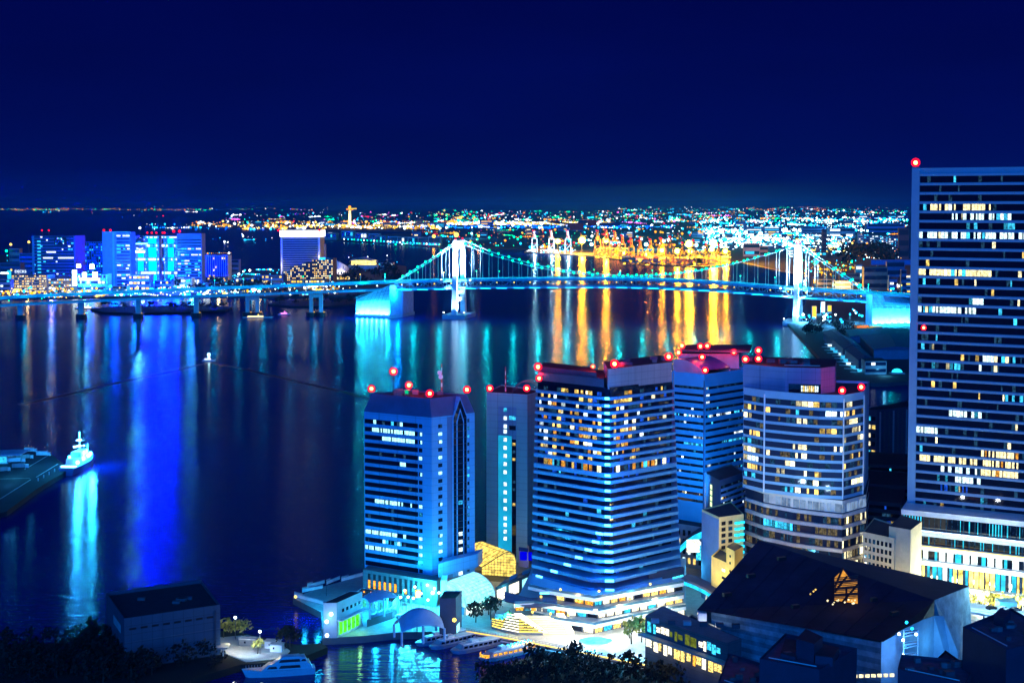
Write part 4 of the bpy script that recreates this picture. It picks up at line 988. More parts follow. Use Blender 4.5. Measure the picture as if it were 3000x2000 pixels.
# planted terraces beside the stairs
pt = thing('planted_terraces', 'curved planted seating terraces glowing yellow left of the stairs', 'terrace', G(1510, 1850, 3))
for k in range(7):
    u = k / 7; q_ = k * .72
    fl = [(1441 + 12 * q_ * (k > 3), 1838 - 9 * q_), (1470 + 4 * q_, 1846 - 9.6 * q_), (1520, 1856 - 11 * q_), (1590 - 14 * q_, 1857 - 11 * q_)]
    z = 4.0 + q_ * .95
    f = [G(x, y - 4, z) for x, y in fl]
    bk_ = [G(1600 - 14 * q_, 1800, z), G(1450, 1796, z)]
    MB().prism([p.xy for p in f + bk_], 3.0, z, mat('terrace_wall', (.16, .17, .2), .8), PAVE).build('seat_terrace', pt)
    mb = MB()
    for j in range(3): mb.obox(f[j] + Vector((0, .25, .02)), f[j + 1] - f[j], (0, .35, 0), (0, 0, .4), LED if j != 1 else LEDW)
    mb.build('strip_light', pt)
    mb = MB()
    for j in range(3):
        for q in range(26):
            p = f[j].lerp(f[j + 1], R.random()); mb.octa((p.x, p.y + R.uniform(.8, 1.8), z + R.uniform(.2, .8)), R.uniform(.2, .5), R.choice([mat('shrub_green', (.08, .10, .02), .8), mat('shrub_yellow', (.2, .18, .03), .8)]))
    mb.build('hedge', pt)
light('POINT', G(1510, 1825, 9), 2600, (1, .75, .2), 1, 'terrace_glow'); light('POINT', G(1600, 1830, 11), 3000, (1, .9, .6), 1, 'terrace_glow')
# tea house with curved roof above the terraces
th = thing('roofed_pavilion', 'small pavilion with a swept dark roof left above the stairs', 'pavilion', G(1540, 1790, 8.6))
mb = MB(); a, b = G(1505, 1786, 8.6), G(1605, 1799, 8.6)
for k in range(6):
    p, q = a.lerp(b, (k + .05) / 6), a.lerp(b, (k + .95) / 6); mb.obox((p.x, p.y + 3, 8.65), q - p, (0, .2, 0), (0, 0, 3.2), SHOP[2] if k == 3 else (STEELD if k in (2, 5) else SHOP[1] if k == 0 else CONCD))
mb.build('pavilion_wall', th)
rows = [[Vector((a.x - 4 + (b.x - a.x + 8) * j / 6, a.y + (b.y - a.y) * j / 6 + y, 12.1 + z + .9 * math.cos(j / 6 * 6.28))) for j in range(7)] for y, z in ((-1.5, 0), (3, 1.3), (8, 1.6), (12, .4))]
mb = MB(); mb.grid(rows, mat('pavilion_roof', (.1, .13, .2), .6)); mb.grid([[p - Vector((0, 0, .35)) for p in r] for r in rows], STEELD); mb.build('pavilion_roof', th)
# cyan-lit plaza lamp disc
pl = G(1745, 1878, 3.0)
mb = MB(); mb.prism([(pl.x + 7 * math.cos(t), pl.y + 4.5 * math.sin(t)) for t in [math.pi * k / 8 for k in range(16)]], 3.004, 3.5, mat('fountain_rim', (.5, .55, .6), .5), emi('fountain_glow', (.12, .7, 1), 2.2, .5, .4)); mb.build('fountain', label='oval glowing cyan fountain on the open square below the mall', cat='fountain')
light('POINT', pl + Vector((0, 0, 6)), 1500, (.1, .6, 1), 1, 'fountain_glow')
# curved walkway with lit underside, right of the mall
wk = thing('curved_walkway', 'curved elevated walkway with cyan-lit edge between the mall and the dark theatre', 'walkway', G(2050, 1760, 3))
cw = [(1996, 1693), (2030, 1705), (2065, 1722), (2095, 1740), (2125, 1751)]
rows = []
for x, y in cw:
    p = G(x, y, 17); rows.append([p + Vector((0, 0, 0)), p + Vector((4, 9, 0)), p + Vector((4, 9, -1)), p + Vector((0, 0, -1))])
mb = MB(); mb.grid(rows, mat('walkway_roof', (.06, .08, .13), .6), True); mb.build('walkway_roof', wk)
mb = MB()
for k in range(4): mb.obox(rows[k][3] + Vector((0, -.1, -1.6)), rows[k + 1][3] - rows[k][3], (0, .25, 0), (0, 0, 1.55), emi('walkway_cyan', (.02, .6, 1), 1.6, .4, .3))
mb.build('lit_fascia', wk)
for k in (0, 2, 4): MB().tube((rows[k][3].x + 1, rows[k][3].y + 2, 3), rows[k][3] + Vector((1, 2, 0)), .5, CONC).build('walkway_column', wk)
r2 = thing('station_canopy', 'cyan-lit curved canopy between the hotel tower and the side street', 'canopy', G(2030, 1640, 3))
rows = [[Vector((p.x, p.y, p.z)), Vector((p.x + 3, p.y + 10, p.z + .8))] for p in (D(1984, 1606, 690), D(2010, 1582, 694), D(2035, 1565, 698), D(2056, 1556, 702))]
mb = MB(); mb.grid(rows, MATS['walkway_roof']); mb.grid([[p - Vector((0, 0, .6)) for p in r] for r in rows], MATS['walkway_roof']); mb.build('canopy_roof', r2)
mb = MB()
for k in range(3): mb.obox(rows[k][0] + Vector((0, -.1, -3.2)), rows[k + 1][0] - rows[k][0], (0, .3, 0), (0, 0, 3.1), MATS['walkway_cyan'])
mb.build('lit_fascia', r2)
mb = MB(); p = D(2012, 1617, 688); mb.obox(p, (6, 0, 0), (0, .4, 0), (0, 0, 6), SHOP[1]); p = D(2040, 1640, 689); mb.obox(p, (2.2, 0, 0), (0, .4, 0), (0, 0, 7), SHOP[3]); mb.build('lit_screen', r2)
for k in (0, 3): MB().tube((rows[k][0].x + 1, rows[k][0].y + 3, 3), rows[k][0] + Vector((1, 3, 0)), .4, CONC).build('canopy_column', r2)
light('POINT', D(2030, 1660, 675), 5000, (.1, .65, 1), 1.5, 'street_glow'); light('POINT', G(2040, 1800, 10), 3000, (.1, .7, 1), 1.5, 'street_glow')
# zebra crossing
mb = MB()
for k in range(6):
    a, b = G(1992 + k * 7, 1655, 3.01), G(1986 + k * 7, 1662, 3.01); strip(mb, a, b, .55, LINE, 3.012)
mb.build('road_marking', kind='structure')
# ------------------------------------------------------------------ pier halls
GLZ = emi('hall_cyan_white', (.35, .95, 1), 1.7, .45, .5); GLY = emi('hall_yellow', (1, .72, .14), 1.5, .6, .5)
def vault(name, label, prof, axis, n, glow, bars, cat='hall', endbars=4, frame=STEEL):
    """prof: list of world points (front end profile); axis: extrusion vector"""
    root = thing(name, label, cat, (prof[0].x, prof[0].y, 3.0))
    ax = Vector(axis); mb = MB(); mb.grid([[p + ax * k / n for p in prof] for k in range(n + 1)], glow); mb.build('glazed_roof', root)
    mb = MB()
    for k in range(n + 1):
        for j in range(len(prof) - 1): mb.tube(prof[j] + ax * k / n, prof[j + 1] + ax * k / n, bars * (2.4 if k in (0, n) else 1), frame, 4)
    for p in prof: mb.tube(p, p + ax, bars, frame, 4)
    mb.build('roof_frame', root)
    low = min(p.z for p in prof)
    end = prof + ([Vector((prof[0].x, prof[0].y, low))] if prof[0].z > low + .1 else [])
    mb = MB(); mb.poly(end, glow); mb.build('glazed_end', root)
    mb = MB()
    a, b = Vector((prof[0].x, prof[0].y, low)), Vector((prof[-1].x, prof[-1].y, low)); nrm = -ax.normalized() * .12
    for k in range(1, endbars + 2):
        u = k / (endbars + 2)
        best = min(range(len(prof) - 1), key=lambda j: abs(((prof[j] + prof[j + 1]) / 2 - a).dot((b - a).normalized()) - u * (b - a).length))
        zt = (prof[best].z + prof[best + 1].z) / 2
        p = a.lerp(b, u); mb.tube(p + nrm, Vector((p.x, p.y, zt)) + nrm, bars, frame, 4)
    zmax = max(p.z for p in prof)
    for k in range(1, endbars):
        z = low + (zmax - low) * k / endbars
        xs = [p for p in prof if p.z >= z]
        q0 = a if prof[0].z > z else xs[0]; q1 = xs[-1]
        mb.tube(Vector((q0.x, q0.y, z)) + nrm, Vector((q1.x, q1.y, z)) + nrm, bars, frame, 4)
    mb.build('end_frame', root)
    return root
E1 = G(1366, 1792, 4.5); E2 = G(1450, 1757, 4.5); B1 = G(1302, 1776, 4.5)
zt_ = D(1302, 1706, B1.y).z
bk = B1 - E1; prof = []
for k in range(11):
    t = math.pi / 2 * k / 10; p = E1 + bk * math.cos(t) * 1.0 if False else E1 + bk * (1 - math.sin(t) ** 1.0 * 1.0)
    p = E1 + bk * math.cos(t) if False else B1.lerp(E1, math.sin(t)); p.z = 6.5 + (zt_ - 6.5) * math.cos(t); prof.append(p)
ah = vault('arched_glass_hall', 'white-glowing quarter-barrel glass hall at the foot of the blue pier tower', prof, E2 - E1, 12, GLZ, .13)
mb = MB(); mb.obox(E1 + Vector((0, .2, -1.4)), (E2 - E1), (0, .4, 0), (0, 0, 3.4), emi('hall_base_glow', (.8, 1, .9), 2.2, .5, .5)); mb.build('shopfront', ah)
mb = MB(); mb.obox(B1 + Vector((-1, .5, -1.4)), E1 - B1, (0, .4, 0), (0, 0, 3.2), mat('hall_base_blue', (.06, .14, .3), .6)); mb.build('base_wall', ah)
mb = MB(); q0 = G(1293, 1790, 3); mb.prism([(q0.x - .2, q0.y), (q0.x + 2.4, q0.y - .3), (q0.x + 2.4, q0.y + 9), (q0.x - .2, q0.y + 9)], 3.02, D(1293, 1698, q0.y).z, mat('pier_white_column', (.75, .75, .72), .6)); mb.build('white_pylon', ah)
mb = MB(); q1 = D(1286, 1670, 660); mb.obox(D(1284, 1690, 657), (D(1400, 1657, 676) - D(1284, 1690, 657)).xy.to_3d(), (2, 10, 0), (0, 0, 6.2), BLUEW); mb.build('roof_block', ah)
light('POINT', E1.lerp(E2, .5) + Vector((2, -9, 6)), 9000, (.05, .8, 1), 1, 'hall_glow'); light('POINT', D(1330, 1640, 652), 8000, (.02, .65, 1), 1.0, 'hall_glow')
# yellow hall
Y0 = 702
P_ = [D(1412, 1700, Y0), D(1412, 1660, Y0), D(1432, 1648, Y0 - 1), D(1455, 1633, Y0 - 2), D(1478, 1619, Y0 - 3), D(1494, 1616, Y0 - 4), D(1506, 1624, Y0 - 4), D(1512, 1642, Y0 - 5), D(1512, 1690, Y0 - 5)]
for p in P_: p.y = Y0 - (p.x - P_[0].x) * .25
yh = vault('yellow_glass_hall', 'yellow-lit glass hall with an S-curved roof between the pier tower and the hotel tower', P_[1:], (-14, 22, 0), 8, GLY, .12, endbars=9, frame=mat('hall_frame_bronze', (.12, .09, .03), .5))
mb = MB(); z3 = P_[1].z - .5; mb.prism([P_[0].xy, P_[-1].xy, (P_[-1].x - 6, P_[-1].y + 24), (P_[0].x - 10, P_[0].y + 20)], 3, min(p.z for p in P_) + .02, CONCD); mb.build('base_wall', yh)
mb = MB(); q0 = D(1520, 1612, 706); mb.obox((q0.x, q0.y, 9), (D(1548, 1612, 703) - q0).xy.to_3d(), (0, 8, 0), (0, 0, q0.z - 9), mat('hall_side_blue', (.08, .1, .35), .6)); mb.build('side_block', yh)
mb = MB(); mb.obox(D(1523, 1640, 704), (6, -1, 0), (0, .3, 0), (0, 0, 4.2), emi('blue_sign', (.0, .0, .8), 1.0)); mb.build('blue_screen', yh)
light('POINT', P_[4] + Vector((3, -9, -4)), 2400, (1, .8, .2), 1, 'hall_glow')
# low arcade between the halls and the mall
lk = thing('link_arcade', 'low arcade with big white-lit shop windows between the arched hall and the mall', 'arcade', G(1500, 1760, 3))
a, b = G(1452, 1768, 3.05), G(1560, 1722, 3.05)
mb = MB(); mb.obox(a, b - a, (4, 14, 0), (0, 0, 7.5), CONCD, ROOFM); mb.build('arcade_wall', lk)
for k, (u, w) in enumerate(((.04, .24), (.36, .27), (.72, .2))):
    p = a + (b - a) * u; mb = MB(); mb.obox(p + Vector((-.1, -.35, .9)), (b - a) * w, (0, .2, 0), (0, 0, 5.2), SHOP[1] if k < 2 else GLZ); mb.build('shop_window', lk)
for u in (.25, .6):
    p = a + (b - a) * u + Vector((2, 6, 7.51)); mb = MB(); mb.obox(p, (b - a) * .16, (1, 3, 0), (0, 0, 1.6), mat('awning_blue', (.1, .3, .55), .6)); mb.build('roof_planter', lk)
light('POINT', a.lerp(b, .5) + Vector((-4, -8, 5)), 2200, (.1, .85, 1), 1, 'arcade_glow')
# ------------------------------------------------------------------ dark theatre
theatre = thing('dark_theatre', 'large dark metal-clad theatre with a folded roof and one amber skylight', 'theatre', (D(2400, 1700, 580).x, 580, 3))
TH = mat('theatre_roof', (.016, .022, .05), .7, spec=.12, bump=.12, scale=.08, var=.4); TW = mat('theatre_wall', (.26, .40, .46), .75, var=.45, scale=.2, bump=.15, spec=.15)
P1, P2, AP = D(2042, 1785, 566), D(2589, 1878, 507), D(2223, 1581, 606)
PR, PX = D(2838, 1715, 566), D(2738, 1757, 541)
Bk = Vector((PR.x - 3, PR.y + 12, PR.z - 3))
def gp(p): return Vector((p.x, p.y, 3))
MB().poly([P1, P2, PX, AP], TH).build('roof_slope', theatre)
MB().poly([AP, PX, PR, Bk], mat('theatre_roof_rear', (.03, .045, .075), .7, spec=.12, bump=.1)).build('rear_roof_slope', theatre)
mb = MB(); P1b = P1 + Vector((6, 3, -1.2)); P2b = P2 + Vector((-.5, 2.2, -1))
rows = 14
for k in range(rows):                                             # lapped metal cladding courses
    u0, u1 = k / rows, (k + 1) / rows
    za = 3 + (P1b.z - 3) * u0; zb = 3 + (P1b.z - 3) * u1; zc = 3 + (P2b.z - 3) * u0; zd = 3 + (P2b.z - 3) * u1
    o = Vector((0, -.16 if k % 2 else 0, 0))
    mb.poly([Vector((P1b.x, P1b.y, za)) + o, Vector((P2b.x, P2b.y, zc)) + o, Vector((P2b.x, P2b.y, zd)) + o, Vector((P1b.x, P1b.y, zb)) + o], TW if k % 2 else mat('theatre_wall_lap', (.15, .25, .30), .75, var=.45, scale=.2, spec=.15))
    mb.poly([Vector((P1b.x, P1b.y, zb)) + Vector((0, .4, 0)), Vector((P1b.x, P1b.y, zb)) + o, Vector((P2b.x, P2b.y, zd)) + o, Vector((P2b.x, P2b.y, zd)) + Vector((0, .4, 0))], TW)
mb.build('front_wall', theatre)
W2 = mat('theatre_side', (.35, .45, .55), .5, var=.15, scale=.3)
q = [P2b + Vector((.3, .3, 0)), D(2640, 1845, 515), D(2702, 1815, 527), D(2737, 1803, 535), D(2766, 1808, 543)]
mb = MB()
for k in range(3): mb.poly([gp(q[k]), gp(q[k + 1]), q[k + 1], q[k]], W2)
mb.build('side_wall', theatre)
fa, fb = D(2806, 1905, 534), D(2770, 1800, 543)
mb = MB(); mb.poly([gp(q[3]), gp(fa), D(2806, 1908, 534), D(2764, 1803, 538), q[3]], W2); mb.build('lit_side_wall', theatre)
mb = MB(); wing = [PX, Vector((fa.x + 2, fa.y, 3)), Vector((PR.x + 3, PR.y, 3)), PR + Vector((0, 0, -.3))]
mb.poly(wing, TW); bkv = Vector((-1.5, 1.5, 0)); mb.poly([p + bkv for p in wing][::-1], TW)
for k in range(4): mb.poly([wing[k], wing[k] + bkv, wing[(k + 1) % 4] + bkv, wing[(k + 1) % 4]], TW)
mb.build('wing_wall', theatre)
mb = MB(); mb.poly([gp(PR), gp(Bk), Bk, PR], TW); mb.poly([gp(Bk), gp(AP), AP, Bk], TW); mb.poly([gp(AP), gp(P1), P1, AP], TW); mb.build('rear_wall', theatre)
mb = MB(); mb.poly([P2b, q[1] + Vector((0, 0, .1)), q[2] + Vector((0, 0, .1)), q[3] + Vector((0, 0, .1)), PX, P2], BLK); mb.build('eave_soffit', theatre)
# skylight lying in the roof slope
nr = (P2 - P1).cross(AP - P1).normalized()
if nr.z < 0: nr = -nr
def on_roof(px, py, o=.12):
    d = ray(px, py); t = (P1 - Vector((0, 0, H))).dot(nr) / d.dot(nr); return Vector((0, 0, H)) + d * t + nr * o
sk = [on_roof(2445, 1692), on_roof(2512, 1698), on_roof(2513, 1768), on_roof(2445, 1758)]
AMB = emi('skylight_amber', (1, .42, .06), .9, .35, .4)
mb = MB(); mb.poly(sk, AMB); mb.poly([on_roof(2445, 1692), on_roof(2470, 1668), on_roof(2490, 1695)], AMB); skl = mb.build('skylight', theatre)
mb = MB()
for k in range(1, 15):
    u = k / 15; mb.tube(on_roof(2445, 1690 + 70 * u, .25), on_roof(2513, 1700 - 8 + 74 * u - 10, .25), .22 if k % 4 else .5, BLK, 4)
for x0, y0, x1, y1 in ((2447, 1735, 2482, 1690), (2480, 1762, 2480, 1725), (2470, 1764, 2513, 1715), (2447, 1720, 2470, 1665)): mb.tube(on_roof(x0, y0, .3), on_roof(x1, y1, .3), .5, BLK, 4)
mb.build('skylight_louvre', skl)
mb = MB()
for k in range(14): mb.octa(on_roof(R.uniform(2418, 2512), R.uniform(1757, 1772), .3), R.uniform(.25, .5), WWHT)
for x, y in ((2375, 1741), (2384, 1733), (2390, 1728)): mb.octa(on_roof(x, y, .3), .45, WARM)
mb.build('roof_lamp', theatre)
for k in range(9):                                                # standing seams down the slope
    u = (k + 1) / 10; a, b = P1.lerp(P2, u) + nr * .1, AP.lerp(PX, u) + nr * .1; MB().tube(a, b, .14, TH, 4).build('roof_seam', theatre)
for x, y in ((2130, 1745), (2200, 1690), (2290, 1640), (2330, 1780), (2560, 1760), (2620, 1800)):
    p = on_roof(x, y, 0); MB().box(p, R.uniform(2, 4), 1.6, 1.3, BLK, .4).build('roof_vent', theatre)
# lit escape stair in the side recess
es = thing('escape_stair', 'blue-lit zigzag escape stair in the side of the dark theatre', 'staircase', (D(2650, 1920, 509).x, 509, 3))
for k in range(8):
    a, b = D(2648, 1975 - k * 17, 509), D(2690, 1968 - k * 17, 512); mb = MB(); a, b = (a, b) if k % 2 else (D(2648, 1968 - k * 17, 509), D(2690, 1958 - k * 17, 512))
    mb.obox(a, b - a, (0, 1.6, 0), (0, 0, .3), STEEL); mb.obox(a + Vector((0, 0, 1.1)), b - a, (0, .1, 0), (0, 0, .1), STEEL); mb.build('stair_flight', es)
for x in (2648, 2690):
    a = D(x, 1845, 509 if x == 2648 else 512); MB().tube((a.x, a.y, 3), a, .25, STEEL, 5).build('stair_post', es)
for x, y in ((2646, 1874), (2646, 1918), (2647, 1938), (2647, 1962), (2684, 1857), (2672, 1840), (2634, 1856), (2656, 1822)):
    p = D(x, y, 507.5); MB().ball(p, .55, L_WHT if y > 1850 else L_CYA, 6, 4).build('stair_lamp', es)
light('POINT', D(2668, 1890, 504), 3800, (.05, .35, 1), .6, 'stair_glow'); light('POINT', D(2665, 1950, 502), 2800, (.05, .35, 1), .6, 'stair_glow'); light('POINT', D(2770, 1890, 525), 3000, (.1, .5, 1), .8, 'stair_glow')
mb = MB()
for k in range(7):
    p = D(2505 + k * 18, 1984 - k * .5, 498); mb.box((p.x, p.y, p.z), 1.5, .3, 1.1, WWHT)
mb.build('street_window', theatre)
# car park beside it
cp = thing('car_park', 'open steel car park deck lit white-blue behind the dark theatre', 'car park', (D(2930, 1820, 560).x, 575, 3))
a, b = D(2838, 1800, 570), D(3120, 1800, 548)
for k, y in enumerate((1790, 1822, 1850, 1878)):
    z = D(2838, y, 570).z; MB().prism([a.xy, b.xy, (b.x + 4, b.y + 15), (a.x + 3, a.y + 14)], z - .8, z, STEEL if k else mat('parking_deck', (.6, .65, .7), .6)).build('deck', cp)
    mb = MB(); mb.obox((a.x, a.y - .1, z + .9), (b - a).xy.to_3d(), (0, .1, 0), (0, 0, .12), STEELD); mb.build('railing', cp)
    if k: light('POINT', (a.x + 14, a.y + 8, z + 2.6), 500, (.15, .6, 1), .5, 'car_park_light')
for k in range(7):
    p = a.lerp(b, k / 6); MB().tube((p.x, p.y + .6, 3), (p.x, p.y + .6, D(2838, 1790, 570).z - .81), .25, STEELD, 5).build('column', cp)
mb = MB(); p = D(2930, 1762, 579); mb.prism([(p.x, p.y), (p.x + 6.5, p.y - 1), (p.x + 7.5, p.y + 6), (p.x, p.y + 6)], 12, p.z, mat('stair_hut_cyan', (.2, .6, .7), .6)); mb.build('stair_hut', cp)
for x, y, e in ((2880, 568, 6000), (2960, 566, 6000), (3010, 562, 4000)): light('POINT', (D(x, 1780, y).x, y, D(2838, 1790, 570).z + 8), e, (.4, .85, 1), 1, 'car_park_light')
# parked cars on the car park and the street
def car(p, rz, col, label, group='cars parked on the steel deck'):
    r = thing('parked_car', label, 'car', p, group); r.rotation_euler.z = 0
    c, s_ = math.cos(rz), math.sin(rz); X, Y = Vector((c, s_, 0)), Vector((-s_, c, 0)); P = Vector(p)
    mb = MB(); prof = [(-2.2, .3), (2.2, .3), (2.2, .75), (1.3, .9), (.6, 1.45), (-1.3, 1.45), (-2.0, .95), (-2.2, .9)]
    rows = [[P + X * x + Y * y + Vector((0, 0, z)) for x, z in prof] for y in (-.85, .85)]
    mb.grid(rows, col, True); mb.poly(rows[0], col); mb.poly(rows[1][::-1], col); mb.build('body', r)
    mb = MB()
    for y in (-.87, .87): mb.poly([P + X * x + Y * y + Vector((0, 0, z)) for x, z in ((1.1, .92), (.55, 1.38), (-1.2, 1.38), (-1.8, .95))], GLS)
    mb.build('side_window', r)
    for x in (-1.4, 1.4):
        for y in (-.8, .8): MB().tube(P + X * x + Y * (y - .1) + Vector((0, 0, .32)), P + X * x + Y * (y + .1) + Vector((0, 0, .32)), .32, BLK, 8).build('wheel', r)
    return r
zc = D(2838, 1790, 570).z + .01
for k, (x, y) in enumerate(((2905, 1786), (2940, 1780), (2975, 1790))):
    p = D(x, 1786, 573 - k); car((p.x, p.y, zc), .3, [BLK, WHTP, STEELD][k], ['dark parked car on the top deck of the steel car park', 'white parked car in the middle of the car park deck', 'grey parked car at the right end of the car park deck'][k])
for k, (x, y) in enumerate(((1172, 1808), (1186, 1812), (1200, 1806), (1214, 1812), (1232, 1815), (1244, 1804), (1258, 1812), (1272, 1808))):
    p = G(x, y, 3.01); car((p.x, p.y, 3.01), [.2, .3, .25, 1.2, .2, .3, .2, 1.1][k], [WHTP, STEEL, BLK, WHTP, CONC, WHTP, BLK, STEEL][k], 'small car parked among the street lamps on the pier square', 'cars parked on the pier square')
# lower shops in front of the theatre
ls = Bld('station_shops', 'two-storey row of yellow and cyan-lit shops below the theatre wall', 'shops', [D(1890, 1920, 566), D(2130, 1920, 530), D(2172, 1920, 536), D(1940, 1920, 580)], 3.0, 24.0, CONCD, ROOFM, parapet=.4)
for r_, (z0_, z1_) in enumerate(((11.6, 16.4), (18.6, 22.6))):
    u = .0
    for k in range(15):
        mb = MB(); u += R.choice([.01, .012, .03]); w_ = R.choice([.03, .045, .055, .07])
        if u + w_ > .99: break
        m = R.choice([SHOP[0], SHOP[1], SHOP[2], SHOP[0]]) if r_ == 0 else (SHOP[3] if k < 2 else SHOP[1] if k in (2, 3, 4, 10, 11) else emi('shop_olive', (.25, .32, .04), .55, .6, .6) if k < 10 else SHOP[3])
        ls.panel(mb, 0, u, u + w_, z0_ + R.choice([0, 0, 1]), z1_ - R.choice([0, .4, 1]), 0, .1, m); mb.build('shop_window', ls.root); u += w_
mb = MB(); ls.panel(mb, 0, -.02, 1.02, 17.0, 17.7, 0, 3.2, mat('shop_canopy', (.4, .42, .4), .6)); mb.build('canopy', ls.root)
for k in range(6): mb = MB(); mb.box(ls.c + Vector((-14 + k * 6, 4 - k * 1.4, 24.26)), 3, 2, 1.5, R.choice([CONC, STEELD])); mb.build('roof_unit', ls.root)
for k in range(5): light('POINT', ls.P(0, .1 + k * .2, 15.4, 2.8), 420, (1, .8, .2), .5, 'shop_light')
u2 = Bld('upper_hall', 'grey rounded-corner hall between the station shops and the theatre', 'building', [D(2000, 1850, 563), D(2085, 1850, 550), D(2112, 1850, 556), D(2025, 1850, 576)], 3, D(2040, 1838, 560).z, mat('hall_grey', (.4, .38, .3), .7), ROOFD)
# side wing right of apex (bright white column left of theatre)
mb = MB(); p = D(2046, 1838, 562); mb.obox(p, (3.2, 0, 0), (0, 3, 0), (0, 0, D(2046, 1796, 562).z - p.z), WHTP); mb.build('white_pylon', theatre); light('POINT', p + Vector((2, -4, 2)), 700, (.8, .9, 1), .5, 'pylon_light'); light('POINT', G(2030, 1850, 6), 700, (1, .7, .3), .8, 'street_glow')
TW2 = None; sd1 = MB(); p = G(2190, 1972, 4); sd1.prism([(p.x - 22, p.y - 2), (p.x - 8, p.y - 4), (p.x - 6, p.y + 2), (p.x - 20, p.y + 3)], 3.0, 6.2, mat('canopy_pale_blue', (.4, .55, .7), .5)); 
# ------------------------------------------------------------------ promenade
pr = thing('promenade_bridge', 'long promenade with a yellow-lit edge along the dark canal', 'promenade', G(1680, 1905, 3))
ed_ = [(1366, 1847), (1460, 1862), (1580, 1885), (1700, 1908), (1830, 1934), (1960, 1958)]
e3 = [G(x, y, 3.6) for x, y in ed_]
mb = MB()
for k in range(5): mb.obox(e3[k] + Vector((0, 0, -1.1)), e3[k + 1] - e3[k], (1, 4, 0), (0, 0, 1), PAVE)
mb.build('walk_deck', pr)
mb = MB()
for k in range(5): mb.obox(e3[k] + Vector((0, -.35, -.35)), e3[k + 1] - e3[k], (0, .3, 0), (0, 0, .4), emi('edge_yellow', (1, .62, .1), 2.2))
mb.build('lit_edge', pr)
mb = MB()
for k in range(5):
    for z in (.5, 1.1): mb.tube(e3[k] + Vector((0, .2, z)), e3[k + 1] + Vector((0, .2, z)), .06, STEELD, 4)
    for j in range(12):
        p = e3[k].lerp(e3[k + 1], j / 12); mb.tube(p + Vector((0, .2, 0)), p + Vector((0, .2, 1.1)), .05, STEELD, 4)
mb.build('railing', pr)
mb = MB()
for k in range(5): mb.tube(e3[k] + Vector((0, -1.2, -1.6)), e3[k + 1] + Vector((0, -1.2, -1.6)), .3, STEEL, 4)
mb.build('service_pipe', pr)
# ------------------------------------------------------------------ boats and pier details
HULL = mat('boat_white', (.6, .66, .72), .4, var=.08); HULLB = mat('boat_blue_grey', (.22, .3, .42), .45)
def hull(mb, P, X, Y, L, w, z0, z1, m, bow=.28, stern=.85, sheer=.0, deck=None):
    rows = []
    for k in range(11):
        u = k / 10; x = (u - .5) * L
        ww = w * (min(1, (1 - u) / bow) ** .55 if u > 1 - bow else 1) * (stern + (1 - stern) * min(1, u / .2)); ww = max(ww, .02)
        s_ = sheer * max(0, u - .5) ** 2 * 4; fl = .78
        rows.append([P + X * (x - (.06 * L * (u > .9))) + Y * ww * .5 * fl + Vector((0, 0, z0)), P + X * x + Y * ww * .5 + Vector((0, 0, z1 + s_)), P + X * x - Y * ww * .5 + Vector((0, 0, z1 + s_)), P + X * (x - (.06 * L * (u > .9))) - Y * ww * .5 * fl + Vector((0, 0, z0))])
    mb.grid(rows, m, True); mb.poly(rows[0][::-1], m); return rows
def cabin(mb, P, X, Y, x0, x1, w, z0, h, m, rake=.6, taper=.85):
    lo = [P + X * x0 + Y * w / 2, P + X * x1 + Y * w / 2 * taper, P + X * x1 - Y * w / 2 * taper, P + X * x0 - Y * w / 2]
    hi = [P + X * (x0 + rake * .3) + Y * w / 2 * .94, P + X * (x1 - rake) + Y * w / 2 * taper * .92, P + X * (x1 - rake) - Y * w / 2 * taper * .92, P + X * (x0 + rake * .3) - Y * w / 2 * .94]
    lo = [p + Vector((0, 0, z0)) for p in lo]; hi = [p + Vector((0, 0, z0 + h)) for p in hi]
    mb.grid([lo, hi], m, True); mb.poly(hi, m)
def frame_(a, b):
    X = (b - a); X.z = 0; L = X.length; X.normalize(); return (a + b) / 2, X, Vector((-X.y, X.x, 0)), L
# motor yacht (bow to the left)
P, X, Y, L = frame_(G(922, 1968, 0), G(708, 1983, 0)); P.z = 0
yt = thing('motor_yacht', 'white two-deck motor yacht with dark window bands moored by the lit yard', 'yacht', P)
mb = MB(); hull(mb, P, X, Y, L, 6.4, -.3, 2.6, HULL, .42, .92, .8); mb.build('hull', yt, smooth=False)
mb = MB(); cabin(mb, P, X, Y, -L * .46, L * .24, 5.6, 2.6, 2.3, HULL, 3.2, .7); mb.build('main_cabin', yt)
mb = MB(); cabin(mb, P, X, Y, -L * .40, L * .08, 4.8, 4.9, 2.2, HULL, 3.4, .75); mb.build('flybridge', yt)
mb = MB(); cabin(mb, P, X, Y, -L * .30, -L * .02, 4.2, 7.1, .35, HULL, .8, .8); mb.build('hardtop', yt)
for sg in (-1, 1):
    for x0, x1, z0_, z1_, w in ((-.30, .0, 3.2, 4.3, 2.75), (.02, .16, 3.2, 4.1, 2.45), (-.30, .0, 5.4, 6.5, 2.2), (-.38, -.30, 5.5, 6.4, 2.33)):
        mb = MB(); a, b = P + X * L * x0 + Y * sg * (w + .06), P + X * L * x1 + Y * sg * (w - .12 + .0)
        mb.poly([a + Vector((0, 0, z0_)), b + Vector((0, 0, z0_)), b + Vector((0, 0, z1_)) - X * .8, a + Vector((0, 0, z1_)) + X * .4], GLS); mb.build('window', yt)
    mb = MB()
    for k in range(9): p = P + X * L * (.12 + .04 * k) + Y * sg * (2.7 - .22 * k) + Vector((0, 0, 2.7 + .1 * k)); mb.tube(p, p + Vector((0, 0, .9)), .05, STEEL, 4)
    mb.build('bow_rail', yt)
